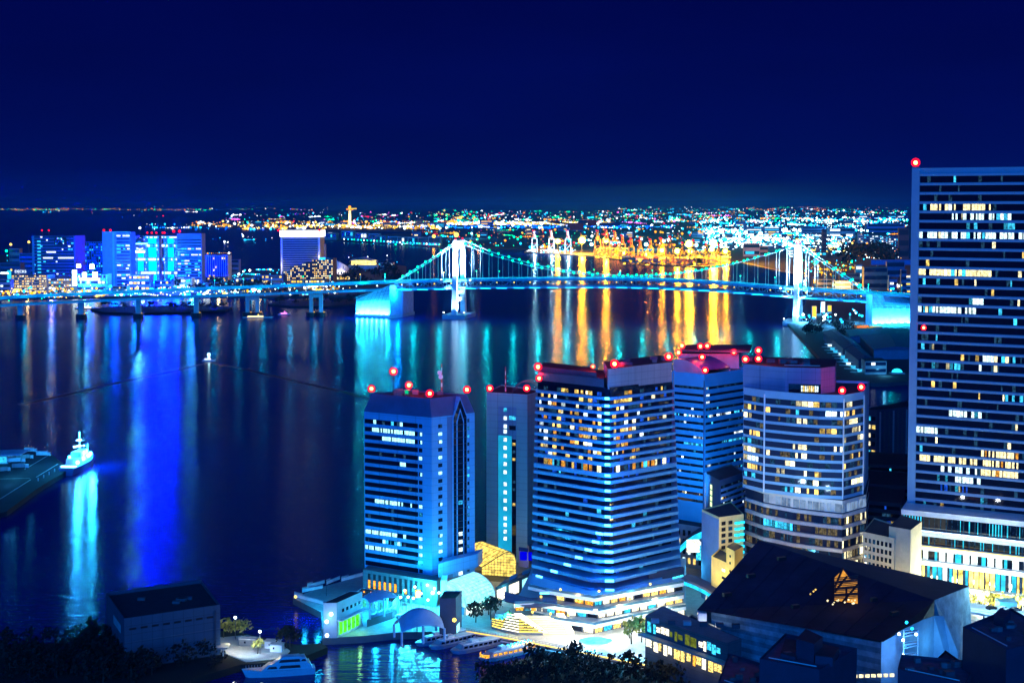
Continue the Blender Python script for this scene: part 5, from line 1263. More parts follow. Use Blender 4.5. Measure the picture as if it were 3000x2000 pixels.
# three long river boats and a water-bus beside the promenade
def river_boat(a, b, w, label, lit=False, col=HULLB, curved=False):
    P, X, Y, L = frame_(a, b); r = thing('river_boat', label, 'boat', (P.x, P.y, 0), 'river boats moored beside the promenade'); P.z = 0
    mb = MB(); hull(mb, P, X, Y, L, w, -.2, 1.5, HULLB, .2, .8, .3); mb.build('hull', r)
    mb = MB(); cabin(mb, P, X, Y, -L * .42, L * .36, w * .82, 1.5, 1.7, HULLB, 1.4, .7); mb.build('cabin', r)
    mb = MB(); cabin(mb, P, X, Y, -L * .43, L * .30, w * .7, 3.2, .25, HULL, .8, .7); mb.build('roof_deck', r)
    for sg in (-1, 1):
        for k in range(9):
            u0, u1 = -.40 + k * .082, -.40 + k * .082 + .06; wz = w * .42 * (1 - max(0, u1) * .55)
            mb = MB(); pa, pb = P + X * L * u0 + Y * sg * wz, P + X * L * u1 + Y * sg * wz
            mb.poly([pa + Vector((0, 0, 1.9)), pb + Vector((0, 0, 1.9)), pb + Vector((0, 0, 2.85)), pa + Vector((0, 0, 2.85))], (SHOP[2] if lit else GLS)); mb.build('window', r)
    mb = MB(); p = P + X * L * .1 + Vector((0, 0, 3.46)); mb.box(p, 3, w * .35, 1.0, HULL, math.atan2(X.y, X.x)); mb.build('wheelhouse', r)
    return r, P, X, Y, L
river_boat(G(1370, 1860, 0), G(1215, 1893, 0), 6, 'slim grey river boat with a plain flat roof, nearest the white dome canopy')
river_boat(G(1405, 1866, 0), G(1256, 1904, 0), 6.5, 'long grey river boat lying between two others in front of the dark block')
river_boat(G(1486, 1878, 0), G(1318, 1916, 0), 7.5, 'broad grey river boat with a row of dark windows along its roof')
r, P, X, Y, L = river_boat(G(1572, 1898, 0), G(1402, 1938, 0), 8.5, 'streamlined river boat with amber cabin lights and blue roof lamps', True)
for k in range(7):
    for j in range(3): MB().octa(P + X * L * (-.40 + .06 * k) + Y * (j - 1) * 1.7 + Vector((0, 0, 3.75)), .38, L_CYA if j != 2 else L_YELW).build('roof_lamp', r)
mb = MB()
for k in range(13):
    t = -1.3 + 2.6 * k / 12; t2 = -1.3 + 2.6 * (k + 1) / 12
    f_ = lambda t: P + X * (L * .36 + 2.9 * math.cos(t)) + Y * 3.0 * math.sin(t)
    if k < 12: mb.poly([f_(t) + Vector((0, 0, 1.55)), f_(t2) + Vector((0, 0, 1.55)), f_(t2) + Vector((0, 0, 3.0)), f_(t) + Vector((0, 0, 3.0))], SHOP[2])
mb.build('bow_window', r)
light('POINT', P + Y * -6 + Vector((0, 0, 3)), 220, (1, .5, .1), .4, 'boat_light')
# glowing patrol ship at the quay, left
P, X, Y, L = frame_(G(196, 1392, 0), G(268, 1352, 0)); P.z = 0; L *= 1.05
sh = thing('lit_ship', 'ship glaring with white deck floodlights beside the dark quay', 'ship', P)
mb = MB(); hull(mb, P, X, Y, L, 13, -.5, 5, mat('ship_hull', (.10, .2, .4), .5), .4, .8, 1.6); mb.build('hull', sh)
mb = MB(); cabin(mb, P, X, Y, -L * .28, L * .24, 9, 5, 4.2, WHTP, 1.5, .8); mb.build('deckhouse', sh)
mb = MB(); cabin(mb, P, X, Y, -L * .14, L * .20, 7.4, 9.2, 3.4, WHTP, 1.4, .8); mb.build('bridge_house', sh)
mb = MB(); p = P + X * 1 + Vector((0, 0, 12.6)); mb.tube(p, p + Vector((0, 0, 13)), .45, STEEL, 6); mb.tube(p + Vector((0, 0, 7)) - Y * 3, p + Vector((0, 0, 7)) + Y * 3, .2, STEEL, 4); mb.tube(p + Vector((0, 0, 3)) - Y * 5 - X * 0, p + Vector((0, 0, 3)) + Y * 5, .2, STEEL, 4); mb.build('mast', sh)
mb = MB(); p = P + X * L * .33 + Vector((0, 0, 5.5)); mb.tube(p, p + Vector((0, 0, 9)), .5, STEEL, 6); mb.build('deck_crane', sh)
SHW = emi('ship_floodlight', (.3, .85, 1), 14, sample=True); SHR = emi('ship_reflector', (.03, .42, 1), 55, sample=True)
for k, (x, y, z) in enumerate(((-.28, -2.5, 7), (-.1, -2.9, 8), (.1, -3, 8.2), (.25, -2, 8), (-.02, -2, 11), (.12, -1.5, 11), (-.2, 2, 10), (.2, 2, 10))):
    c = P + X * L * x + Y * y * 1.6 + Vector((0, 0, z)); MB().ball(c, 1.5 if k < 6 else 1.0, SHR, 8, 5).build('floodlight', sh)
for k, (dx, z) in enumerate(((-5, 15.6), (-3, 15.6), (-1, 15.9), (1.2, 15.9), (4.6, 15.6), (-1.6, 20), (0, 20), (1.6, 20))): MB().ball(P + X * (dx * .6) + Y * -(dx * .5) + Vector((0, 0, z)), .6, SHW, 6, 4).build('mast_lamp', sh)
mb = MB()
for k in range(8):
    p = P - X * L * .42 + Y * (-5 + k * 1.35) + Vector((0, 0, 5.6)); mb.ball(p, .55, SHW, 6, 4)
mb.build('stern_lamp', sh)
mb = MB(); mb.ball(P + X * L * .45 + Vector((0, 0, 6.6)), 1.0, SHW, 6, 4); mb.build('bow_lamp', sh)
light('POINT', P - Y * 9 + Vector((0, 0, 14)), 90000, (.02, .5, 1), 2, 'ship_glow'); light('POINT', P + X * -4 + Vector((0, 0, 26)), 90000, (.02, .4, 1), 2, 'ship_glow')
mb = MB()
for k in range(5):
    p = G(112 + k * 16, 1408 - k * 9, 3.2); mb.tube(p, p + Vector((0, 0, 2)), .4, STEEL, 6)
mb.build('quay_bollards', label='row of pale mooring posts on the quay edge beside the lit ship', cat='bollards')
# quay shed and lorries
qs = thing('quay_shed', 'cyan-lit shed with a broad flat roof on the far left quay', 'shed', G(0, 1352, 3.2))
mb = MB(); a = G(-60, 1362, 3.2); b = G(22, 1358, 3.2); mb.obox(a, b - a, (0, 14, 0), (0, 0, 6.5), mat('shed_wall', (.3, .5, .6), .6)); mb.build('wall', qs)
mb = MB(); mb.obox(a + Vector((-2, -3, 6.51)), (b - a) + Vector((12, 0, 0)), (0, 22, 0), (0, 0, .7), mat('shed_roof', (.2, .28, .5), .6)); mb.build('roof', qs)
mb = MB(); mb.obox(a + (b - a) * .55 + Vector((0, -.2, .6)), (b - a) * .42, (0, .15, 0), (0, 0, 4.6), emi('shed_glow', (.03, .55, 1), 1.2, .6, .8)); mb.build('lit_front', qs)
light('POINT', G(40, 1372, 9), 3200, (.05, .55, 1), 1, 'quay_light'); light('POINT', G(90, 1345, 9), 2200, (.05, .5, 1), 1, 'quay_light'); light('POINT', G(20, 1395, 9), 1800, (.05, .4, 1), 1, 'quay_light')
def lorry(px, py, L, rz, label, box=WHTP):
    p = G(px, py, 3.21); r = thing('parked_lorry', label, 'lorry', p, 'lorries on the quay'); c, s_ = math.cos(rz), math.sin(rz); X = Vector((c, s_, 0)); Y = Vector((-s_, c, 0))
    mb = MB(); mb.obox(p - X * L / 2 - Y * 1.25 + Vector((0, 0, 1)), X * L * .76, Y * 2.5, (0, 0, 2.6), box); mb.build('cargo_box', r)
    mb = MB(); mb.obox(p + X * L * .3 - Y * 1.2 + Vector((0, 0, .6)), X * L * .2, Y * 2.4, (0, 0, 2.2), WHTP); mb.build('cab', r)
    mb = MB(); mb.obox(p + X * L * .48 - Y * 1.1 + Vector((0, 0, 1.6)), X * L * .025, Y * 2.2, (0, 0, .9), GLS); mb.build('windscreen', r)
    for x in (-.36, .38):
        for y in (-1, 1): MB().tube(p + X * L * x + Y * (y * 1.05 - .15) + Vector((0, 0, .5)), p + X * L * x + Y * (y * 1.05 + .15) + Vector((0, 0, .5)), .5, BLK, 8).build('wheel', r)
for a in ((36, 1342, 9, .1, 'short white lorry nearest the quay shed'), (46, 1355, 13, .25, 'long pale lorry in the row in front of the quay shed'), (90, 1325, 9, .0, 'tall white lorry at the far end of the row on the quay'), (76, 1345, 10, .3, 'grey-sided lorry in the middle of the quay row', CONC), (12, 1382, 8, .6, 'small blue-lit lorry alone at the near end of the quay', CONC), (60, 1372, 11, .2, 'dim low lorry in the nearest row on the quay', CONC), (128, 1336, 10, .0, 'flat white vehicle parked by the gangway on the quay')): lorry(*a)
# the pier below the blue tower: deckhouse, canopies, lamps
lb = Bld('boat_house', 'white two-storey boathouse with a green-lit lower floor at the pier corner', 'boathouse', [G(948, 1868, 3), G(988, 1866, 3) + Vector((0, -1, 0)), G(1062, 1832, 3), G(1026, 1830, 3)], 3, 17.5, mat('boathouse_white', (.55, .6, .66), .6), ROOFD, parapet=.5)
mb = MB(); lb.panel(mb, 1, .05, .9, 4.0, 9.8, 0, .1, emi('green_interior', (.10, 1, .02), 1.5, .7, .5)); mb.build('lit_glazing', lb.root)
mb = MB()
for k in range(6): lb.panel(mb, 1, .05 + k * .16, .07 + k * .16, 4.0, 9.9, .1, .3, STEEL)
mb.build('glazing_bar', lb.root)
mb = MB(); lb.panel(mb, 1, .0, 1.04, 10.2, 10.6, 0, 2.4, STEEL); mb.build('canopy', lb.root)
for k in range(5): mb = MB(); lb.panel(mb, 1, .2 + k * .16, .28 + k * .16, 13, 14.4, 0, .08, GLS); mb.build('window', lb.root)
for x, y, z in ((970, 1798, 14), (957, 1820, 9), (958, 1860, 6)): p = D(x, y, lb.c.y - 16); MB().ball(p, .8, L_WHT, 6, 4).build('wall_lamp', lb.root)
light('POINT', lb.P(1, .5, 7, 5), 900, (.3, 1, .3), .6, 'boathouse_light'); light('POINT', lb.P(0, .5, 12, 4), 900, (.3, .8, 1), .5, 'boathouse_light')
def shell(name, label, pa, pb, w, h, m, z=3.0, cat='canopy', cut=.35):
    P, X, Y, L = frame_(pa, pb); r = thing(name, label, cat, (P.x, P.y, z)); rows = []
    for i in range(13):
        u = i / 12; row = []
        for j in range(9):
            v = j / 8 * 2 - 1; hh = h * (math.sin(math.pi * (.12 + .76 * u)) ** .6) * (1 - .55 * v * v)
            row.append(P + X * (u - .5) * L + Y * v * w / 2 + Vector((0, 0, z + hh)))
        rows.append(row)
    mb = MB(); mb.grid(rows, m); mb.grid([[p - Vector((0, 0, .25)) for p in q] for q in rows], m); mb.build('membrane', r, smooth=True)
    for i, j in ((0, 0), (12, 0), (0, 8), (12, 8), (6, 0)):
        p = rows[i][j]; MB().tube((p.x, p.y, z), p, .5, m, 6).build('canopy_leg', r)
    return r
MEMB = mat('membrane_pale', (.42, .55, .72), .6)
shell('dome_canopy', 'large pale humped canopy standing beside the canal', G(1166, 1878, 3), G(1290, 1866, 3), 13, 10.5, MEMB)
shell('wing_canopy', 'small pale wing-shaped canopy behind the boathouse', G(1068, 1806, 6), G(1150, 1790, 6), 9, 4.5, MEMB, 6.0)
vl = thing('vaulted_shed', 'dark shed with a row of small round vaults on the pier', 'shed', G(1110, 1830, 3)); a, b = G(1075, 1836, 3), G(1150, 1812, 3)
mb = MB(); mb.obox(a, b - a, (2, 8, 0), (0, 0, 3.2), STEELD); mb.build('wall', vl)
for k in range(5):
    p = a.lerp(b, (k + .5) / 5) + Vector((1, 2, 3.2)); rows = [[p + (b - a).normalized() * 1.5 * math.cos(t) + Vector((2, 8, 0)) * q * .75 + Vector((0, 0, 1.5 * math.sin(t))) for t in [math.pi * j / 8 for j in range(9)]] for q in (0, 1)]
    mb = MB(); mb.grid(rows, mat('vault_navy', (.12, .18, .32), .5)); mb.poly(rows[0], MATS['vault_navy']); mb.poly(rows[1][::-1], MATS['vault_navy']); mb.build('vault', vl)
db = Bld('dark_block', 'dark block with a lit doorway by the canal, between dome canopy and arched hall', 'building', [G(1288, 1860, 3), G(1336, 1858, 3), G(1352, 1845, 3) + Vector((0, 5, 0)), G(1300, 1845, 3) + Vector((0, 5, 0))], 3, D(1288, 1805, 588).z, mat('block_navy', (.05, .07, .12), .8), ROOFD)
mb = MB(); db.panel(mb, 1, .1, .6, 3.3, 6.5, 0, .1, GLZ); mb.build('door', db.root); p = D(1331, 1815, db.c.y - 10); MB().ball(p, .9, L_YELW, 6, 4).build('wall_lamp', db.root); light('POINT', p + Vector((1, -1.5, 0)), 260, (1, .7, .3), .4, 'wall_light')
# lamp posts on the pier square
for k, (x, y, h) in enumerate(((1168, 1800, 8), (1190, 1806, 9), (1205, 1796, 7), (1228, 1795, 9), (1248, 1808, 8), (1262, 1793, 9), (1280, 1800, 10), (1180, 1786, 9), (1210, 1775, 9), (1246, 1776, 10), (1267, 1780, 9))):
    p = G(x, y, 3.0); mb = MB(); mb.tube(p, p + Vector((0, 0, h)), .12, STEELD, 5); mb.tube(p + Vector((0, 0, h)), p + Vector((.9, 0, h + .2)), .08, STEELD, 4); mb.ball(p + Vector((.9, 0, h - .1)), .55 if k != 5 else .8, L_WHT, 8, 5)
    mb.build('street_lamp', label='white-cyan street lamp on the crowded pier square under the blue tower', cat='street lamp', group='lamps on the pier square')
    light('POINT', p + Vector((.9, -.6, h - 1.4)), 8500, (.03, .72, 1), .5, 'street_light')
for x, y in ((956, 1745), (1222, 1858), (1114, 1802)):
    p = G(x, y, 3); t = D(x, {956: 1700, 1222: 1795, 1114: 1766}[x], p.y).z; MB().tube(p, (p.x, p.y, t), .16, STEELD, 5).build('flag_pole', label={956: 'thin bare pole on the outer left pier deck', 1222: 'tall dark pole behind the dome canopy', 1114: 'thin dark pole beside the wing canopy'}[x], cat='pole')
# outer pier deck with kerb walls and benches
for k, (x0, y0, x1, y1) in enumerate(((885, 1735, 945, 1722), (900, 1722, 950, 1708), (955, 1712, 995, 1696), (1000, 1702, 1068, 1684), (862, 1747, 946, 1770))):
    a, b = G(x0, y0, 3), G(x1, y1, 3); mb = MB(); mb.obox(a, b - a, (0, 1.6, 0), (0, 0, 1.4), WHTP); mb.obox(a + Vector((0, 0, 1.41)), (b - a) * .3, (0, 1.2, 0), (0, 0, .8), CONC); mb.build('deck_wall', label=['low pale wall nearest the tip of the pier deck', 'second low pale wall from the tip of the pier deck', 'low pale wall in the middle of the outer pier deck', 'low pale wall running up to the podium corner', 'long pale wall on the front edge of the pier deck'][k], cat='wall', group='low walls on the outer pier deck')
for x, y, e in ((930, 1752, 2600), (1000, 1730, 3400), (1040, 1750, 2600), (1100, 1760, 2600), (1150, 1770, 2800), (890, 1745, 1500)): light('POINT', G(x, y, 11), e * 3, (.01, .45, 1), 1, 'pier_light')
MB().ball(G(866, 1747, 5), .7, L_YELW, 6, 4).build('beacon', label='tiny yellow beacon at the tip of the pier', cat='beacon')
arc = Bld('pier_restaurant', 'low glazed restaurant with amber string lights on its roof beside the arcade podium', 'restaurant', [G(1032, 1774, 3), G(1150, 1795, 3), G(1170, 1772, 3), G(1060, 1752, 3)], 3, 7.6, mat('restaurant_wall', (.3, .45, .55), .6), ROOFD, parapet=.4)
for k in range(6): mb = MB(); arc.panel(mb, 0, .12 + k * .14, .22 + k * .14, 3.5, 6.8, 0, .1, R.choice([SHOP[3], CYA, emi('rest_teal', (.05, .8, .6), .9, .5)])); mb.build('window', arc.root)
for k in range(12): MB().octa(arc.P(0, .04 + k * .075, 8.6, -R.uniform(.5, 7)), .42, L_ORG).build('roof_lamp', arc.root)
# vertical lit sign on the podium
sg = thing('vertical_sign', 'small yellow-white vertical sign on the podium wall above the lamps', 'sign', D(1222, 1748, 652)); p = D(1216, 1750, 652); mb = MB(); mb.obox(p, (2.4, 0, 0), (0, .4, 0), (0, 0, 3.6), emi('sign_yellow', (1, .7, .1), 1.6)); mb.build('sign_box', sg)
text_mesh('lettering', 'E', 3.6, L_WHT, sg, p + Vector((.35, -.1, .5)), (1, 0, 0), (0, 0, 1), .04)
# concrete block with dark roof well, bottom left
zb_ = D(645, 1785, 584).z
bb = Bld('pump_station', 'big windowless pale block with a sunken dark roof in the dark garden', 'pump station', [D(312, 1810, 604), D(364, 1822, 566), D(645, 1788, 586), D(590, 1776, 625)], 2.8, zb_, mat('pump_wall', (.05, .09, .13), .8, streak=True, var=.12), ROOFD, parapet=1.6)
mb = MB(); bb.panel(mb, 0, .42, .80, bb.z1 - 6.5, bb.z1 - 3.2, 0, .1, CONC); mb.build('side_hatch', bb.root)
mb = MB(); bb.panel(mb, 1, .0, 1.0, bb.z1 - 8.2, bb.z1 - 8.0, 0, .08, CONCD); bb.panel(mb, 1, .0, 1.0, bb.z1 - 14, bb.z1 - 13.8, 0, .08, CONCD); mb.build('wall_joint', bb.root)
mb = MB(); a = bb.P(1, 1.0, 2.8, 1); mb.obox((a.x - 3, a.y - 3, 6.2), (6, 0, 0), (0, 6, 0), (0, 0, .6), CONC); mb.tube((a.x + 1, a.y - 2, 2.8), (a.x + 1, a.y - 2, 6.2), .3, CONC); mb.build('porch', bb.root)
for k in range(6): mb = MB(); p = bb.c + Vector((R.uniform(-14, 14), R.uniform(-4, 4), bb.z1 + .26)); mb.box(p, 3, 2, 1, CONCD); mb.build('roof_unit', bb.root)
for x in (.15, .34, .55, .78): mb = MB(); bb.panel(mb, 1, x, x + .05, 3, 6.2, 0, .12, STEELD); mb.build('door', bb.root)
for k in range(8): mb = MB(); bb.panel(mb, 1, .05 + k * .115, .12 + k * .115, bb.z1 - 3.4, bb.z1 - 2.6, 0, .1, BLK); mb.build('louvre', bb.root)
mb = MB(); bb.panel(mb, 1, .93, .935, 4, bb.z1 - .5, .1, .3, STEELD); bb.panel(mb, 1, .945, .95, 4, bb.z1 - .5, .1, .3, STEELD); mb.build('ladder', bb.root)
# lit yard
light('SPOT', G(728, 1868, 12), 16000, (.75, .95, 1), .5, 'yard_light', G(728, 1893, 3), 105); light('SPOT', G(780, 1880, 12), 8000, (.2, .6, 1), .5, 'yard_light', G(780, 1905, 3), 120); light('POINT', G(795, 1897, 8), 900, (1, .9, .5), .4, 'yard_light')
for k, (x, y) in enumerate(((690, 1872), (762, 1915))):
    p = G(x, y, 3.1); mb = MB(); mb.tube(p, p + Vector((0, 0, 9)), .12, STEELD, 5); mb.ball(p + Vector((0, 0, 9.3)), .6, L_WHT, 6, 4); mb.build('yard_lamp', label=['bright lamp post at the back of the lit yard', 'lamp post at the front of the lit yard'][k], cat='lamp post')
for k, (x, y, s_) in enumerate(((728, 1888, 7), (800, 1895, 6), (812, 1905, 5))):
    p = G(x, y, 3.1); r = thing('yard_hut', ['low hut with windows in the middle of the lit yard', 'white box hut at the back right of the lit yard', 'small pale van-sized hut at the right of the lit yard'][k], 'hut', p)
    mb = MB(); mb.box(p, s_, 3.4, 2.8, [CONCD, WHTP, WHTP][k], -.15); mb.build('wall', r); mb = MB(); mb.box(p + Vector((0, 0, 2.81)), s_ + .6, 4, .25, CONC, -.15); mb.build('roof', r)
    mb = MB()
    for j in range(3): mb.box(p + Vector((-1.2 + j * 1.2, -1.72 - j * -.12, 1.2)), .7, .08, .8, GLS, -.15)
    mb.build('window', r)
# foreground rooftops, bottom right
def roofbox(name, label, pts, zt, m=None):
    b = Bld(name, label, 'building', pts, 3, zt, m or mat('rooftop_navy', (.03, .045, .08), .8), mat('rooftop_blue', (.05, .08, .14), .7, var=.4, scale=.3), parapet=1.0)
    for k in range(9):
        p = b.c.lerp(R.choice(b.pts), R.uniform(.1, .7)); w = R.uniform(1.2, 3); MB().box((p.x, p.y, zt + .26), w, w * .7, R.uniform(.8, 1.8), R.choice([CONCD, STEELD, ROOFM]), R.uniform(0, .5)).build('roof_unit', b.root)
    a_, c_ = b.c.lerp(b.pts[0], .8), b.c.lerp(b.pts[1], .8); up = Vector((0, 0, zt + .9)); MB().tube(a_ + up, c_ + up, .18, STEEL, 5).build('roof_pipe', b.root); return b
zt1 = D(2110, 1930, 455).z
f1 = roofbox('rooftop_building', 'near dark building with a bright blue flat roof below the station shops', [D(2105, 1948, 440), D(2240, 1985, 425), D(2300, 1950, 450), D(2135, 1918, 468)], zt1 - 3)
f2 = roofbox('rooftop_building', 'near dark building with stacked roof boxes in the bottom middle right', [D(2225, 1970, 415), D(2400, 1985, 405), D(2510, 1950, 425), D(2300, 1920, 440)], D(2400, 1950, 405).z - 2)
mb = MB(); z = f2.z1 + .3; mb.prism([D(2332, 1900, 418).xy, D(2385, 1900, 413).xy, D(2410, 1900, 420).xy, D(2360, 1900, 428).xy], z, D(2385, 1885, 413).z, mat('rooftop_navy', (.06, .08, .13), .8), ROOFD); mb.build('lift_house', f2.root)
mb = MB(); mb.prism([D(2286, 1930, 418).xy, D(2330, 1930, 414).xy, D(2345, 1930, 430).xy, D(2300, 1930, 432).xy], z, D(2330, 1918, 416).z, MATS['rooftop_navy'], ROOFD); mb.prism([D(2388, 1940, 412).xy, D(2440, 1940, 410).xy, D(2458, 1940, 420).xy, D(2400, 1940, 424).xy], z, D(2430, 1925, 410).z, MATS['rooftop_navy'], ROOFD); mb.build('plant_box', f2.root)
f3 = roofbox('rooftop_building', 'near dark building with a pale sloping roof edge beside the escape stair', [D(2680, 1960, 440), D(2790, 1990, 425), D(2830, 1925, 455), D(2770, 1905, 470)], D(2770, 1912, 470).z)
f4_ = roofbox('rooftop_building', 'near dark tall box building in the bottom right corner', [D(2820, 1890, 420), D(2948, 1905, 398), D(3100, 1880, 410), D(2960, 1860, 440)], D(2948, 1912, 398).z)
mb = MB(); mb.prism([D(2910, 1870, 425).xy, D(2940, 1870, 420).xy, D(2960, 1870, 428).xy, D(2930, 1870, 432).xy], f4_.z1 + .3, f4_.z1 + 3.2, MATS['rooftop_navy']); mb.build('plant_box', f4_.root)
f5 = roofbox('rooftop_building', 'very low dark building at the bottom edge left of the corner box', [D(2630, 1985, 418), D(2830, 1990, 405), D(2860, 1965, 425), D(2640, 1968, 432)], D(2700, 1978, 415).z)
p = G(2230, 1982, 3); MB().prism([G(1998, 1972, 6).xy, G(2060, 1978, 6).xy, G(2055, 1986, 6).xy, G(2010, 1982, 6).xy], 5.6, 6.2, MEMB).build('street_awning', label='small pale blue awning above the dark trees by the shops', cat='awning')
# ------------------------------------------------------------------ buildings across the bay
FW = {'navy': mat('far_wall_navy', (.08, .14, .3), .7), 'blue': mat('far_wall_blue', (.10, .22, .55), .7), 'grey': mat('far_wall_grey', (.3, .31, .33), .75),
      'white': mat('far_wall_white', (.65, .66, .68), .7), 'teal': mat('far_wall_teal', (.12, .42, .5), .7), 'brown': mat('far_wall_brown', (.28, .22, .17), .8), 'dark': mat('far_wall_dark', (.03, .04, .07), .8)}
FWARM = emi('far_warm', (1, .6, .12), 1.7); FWH = emi('far_white', (.8, .95, 1), 1.9); FCY = emi('far_cyan', (.03, .6, 1), 1.5); FBL = emi('far_blue', (.0, .05, 1), 1.2); FYE = emi('far_yellow', (1, .62, .05), 1.8); FWW = emi('far_warm_white', (1, .85, .45), 2.0); FOR = emi('far_orange', (1, .35, .02), 1.6)
PAL = {'w': [FWARM, FWARM, FWW], 'c': [FCY, FCY, FWH], 'b': [FBL, FBL, FCY], 'y': [FYE, FYE, FWW], 'h': [FWH, FWH, FCY], 'm': [FWARM, FWH, FCY, FYE]}
FGL = glassm('far_glass', (.01, .02, .05), .15)
def far(x0, x1, yt, yb, wall, label, rows=0, pal='c', p=.3, pane=5, group=None, cat='building', depth=None, name='far_building', vert=False, turn=0.06, gz=3.0, base=None):
    g = G((x0 + x1) / 2, yb, gz); Y = base or g.y; d = depth or max(18, (x1 - x0) * Y / F * .5)
    a, b = D(x0, yb, Y), D(x1, yb, Y + (x1 - x0) * Y / F * turn); zt = D((x0 + x1) / 2, yt, Y).z
    B_ = Bld(name, label, cat, [a, b, b + Vector((d * .1, d, 0)), a + Vector((d * .1, d, 0))], 2.0, max(zt, gz + 3), FW[wall] if isinstance(wall, str) else wall, ROOFD if (x1 - x0) > 20 else None, group, parapet=0)
    hh = B_.z1 - gz
    for r in range(rows):
        if vert:
            u = (r + .5) / rows; mb = MB(); B_.panel(mb, 0, u - .3 / rows, u + .3 / rows, gz + 1, B_.z1 - 1.5, 0, .4, FGL)
            n = max(2, int(hh / 7))
            for k in range(n):
                if R.random() < p: B_.quad(mb, 0, u - .26 / rows, u + .26 / rows, gz + 1.5 + k * (hh - 4) / n, gz + 1.5 + (k + .7) * (hh - 4) / n, .5, R.choice(PAL[pal]))
            mb.build('window', B_.root)
        else:
            z = gz + hh * (r + .35) / rows; h = hh / rows * .5
            B_.ribbon(0, .03, .97, z, z + h, pane, lambda u, i: R.choice(PAL[pal]) if R.random() < p else None, 'window', base=FGL, frame=h * .08, o=.2, gap=.1)
    return B_
# the office slab, left
b1 = far(96, 222, 691, 826, 'navy', 'broad dark office slab with cyan light rows at the far left of the bay', 15, 'c', .10, 7, depth=60)
mb = MB(); b1.panel(mb, 0, .52, .80, b1.z1 - 22, b1.z1 - 1, .6, 1.0, BLK)
for k in range(18): b1.quad(mb, 0, (q := R.uniform(.54, .76)), q + .02, (z := R.uniform(b1.z1 - 20, b1.z1 - 6)), z + 3, 1.1, R.choice([FCY, FWH, FBL]))
mb.build('atrium_window', b1.root)
mb = MB(); b1.panel(mb, 0, 0, .05, 3, b1.z1 - .2, .0, 1.2, FW['teal']); b1.panel(mb, 0, .965, 1.0, 3, b1.z1 - .2, 0, 1.2, FW['blue']); mb.build('side_pier', b1.root)
for k in range(12): mb = MB(); b1.panel(mb, 0, .12, .20, 8 + k * 8, 11 + k * 8, .3, .7, FCY); mb.build('landing_window', b1.root)
for r_, us in ((8, ((.25, .48), (.60, .98))), (10, ((.33, .55),))):
    for u0, u1 in us: mb = MB(); b1.panel(mb, 0, u0, u1, 3 + r_ * 6.8, 6.2 + r_ * 6.8, .5, .9, FWH); mb.build('lit_floor', b1.root)
far(222, 302, 708, 800, 'blue', 'deep blue mall block with fine vertical grid lines behind the left slab', 12, 'b', .75, 6, vert=True)
for x in (0, 1):
    pass
b3 = far(302, 384, 680, 846, 'blue', 'tall blue slab tower with lit floors on its right half', 0)
for r_ in range(17):
    z = 10 + r_ * 7.0; b3.ribbon(0, .5, .98, z, z + 3.2, 9, lambda u, i, r_=r_: R.choice([FWH, FCY]) if R.random() < (.9 if r_ in (3, 5, 6, 11, 12, 15) else .12) else None, 'window', base=FGL, o=.3)
mb = MB(); b3.panel(mb, 0, .36, .42, 3, b3.z1 + 1, 0, 2, FW['teal']); b3.panel(mb, 0, -.01, 1.01, b3.z1 - 1, b3.z1 + 1.2, -.1, 2.2, FW['teal']); mb.build('frame_rib', b3.root)
for x in (312, 331): g = D(x, 678, b3.c.y); MB().ball((g.x, g.y - 20, b3.z1 + 4), 2.6, L_RED, 8, 5).build('warning_lamp', b3.root)
# broadcasting building: lattice of frames with a ball
Yf = G(450, 836, 4).y; a, b = D(387, 800, Yf), D(520, 800, Yf + 10); zf = D(450, 688, Yf).z
tv = thing('broadcast_building', 'blue-lit lattice-framed building with a large ball under its left crown', 'building', (a.lerp(b, .5).x, Yf, 4))
FRM = mat('lattice_panel', (.25, .4, .6), .5)
T_ = b - a; nx = T_.normalized()
def tvp(u, z, y=0): return a + T_ * u + Vector((0, y, z - a.z))
for u0, u1, z0_, z1_, dep in ((.0, .10, 4, zf * .97, 30), (.26, .33, 4, zf * .97, 30), (.54, .60, 4, zf * .97, 30), (.70, .76, 4, zf * .97, 30), (.92, 1.0, 4, zf * .94, 30)):
    mb = MB(); mb.obox(tvp(u0, z0_), T_ * (u1 - u0), (0, dep, 0), (0, 0, z1_ - z0_), FRM); mb.build('column', tv)
    for k in range(14):
        if R.random() < .8: MB().obox(tvp(u0 + (u1 - u0) * R.choice([.2, .5, .7]), z0_ + 6 + (z1_ - z0_ - 8) * k / 14, -.6), T_ * .014, (0, .4, 0), (0, 0, 3), R.choice([FCY, FCY, FWH])).build('column_light', tv)
for z, h in ((zf * .50, 8), (zf * .24, 8), (zf * .76, 8), (zf * .93, 6)):
    for u0, u1 in ((0, .60), (.66, 1.0)):
        if z > zf * .9 and u0 == 0: u0 = .3
        mb = MB(); mb.obox(tvp(u0, z), T_ * (u1 - u0), (0, 26, 0), (0, 0, h), FRM)
        n = int((u1 - u0) * 30)
        for k in range(n):
            if R.random() < .85: mb.obox(tvp(u0 + (u1 - u0) * k / n, z + 1.5, -.8), T_ * ((u1 - u0) / n * .8), (0, .5, 0), (0, 0, h - 3), R.choice([FWH, FCY, FWH]))
        mb.build('lit_beam', tv)
BWALL = emi('added_blue_glow', (.0, .002, 1), 750, .3, .05, sample=True)  # glow added to the rear walls for the blue streak on the water
mb = MB(); mb.obox(tvp(.1, 4, 14), T_ * .16, (0, 8, 0), (0, 0, zf * .9), BWALL); mb.obox(tvp(.33, 4, 16), T_ * .2, (0, 8, 0), (0, 0, zf * .9), BWALL); mb.obox(tvp(.76, 4, 14), T_ * .16, (0, 8, 0), (0, 0, zf * .9), BWALL); mb.build('rear_wall', tv)
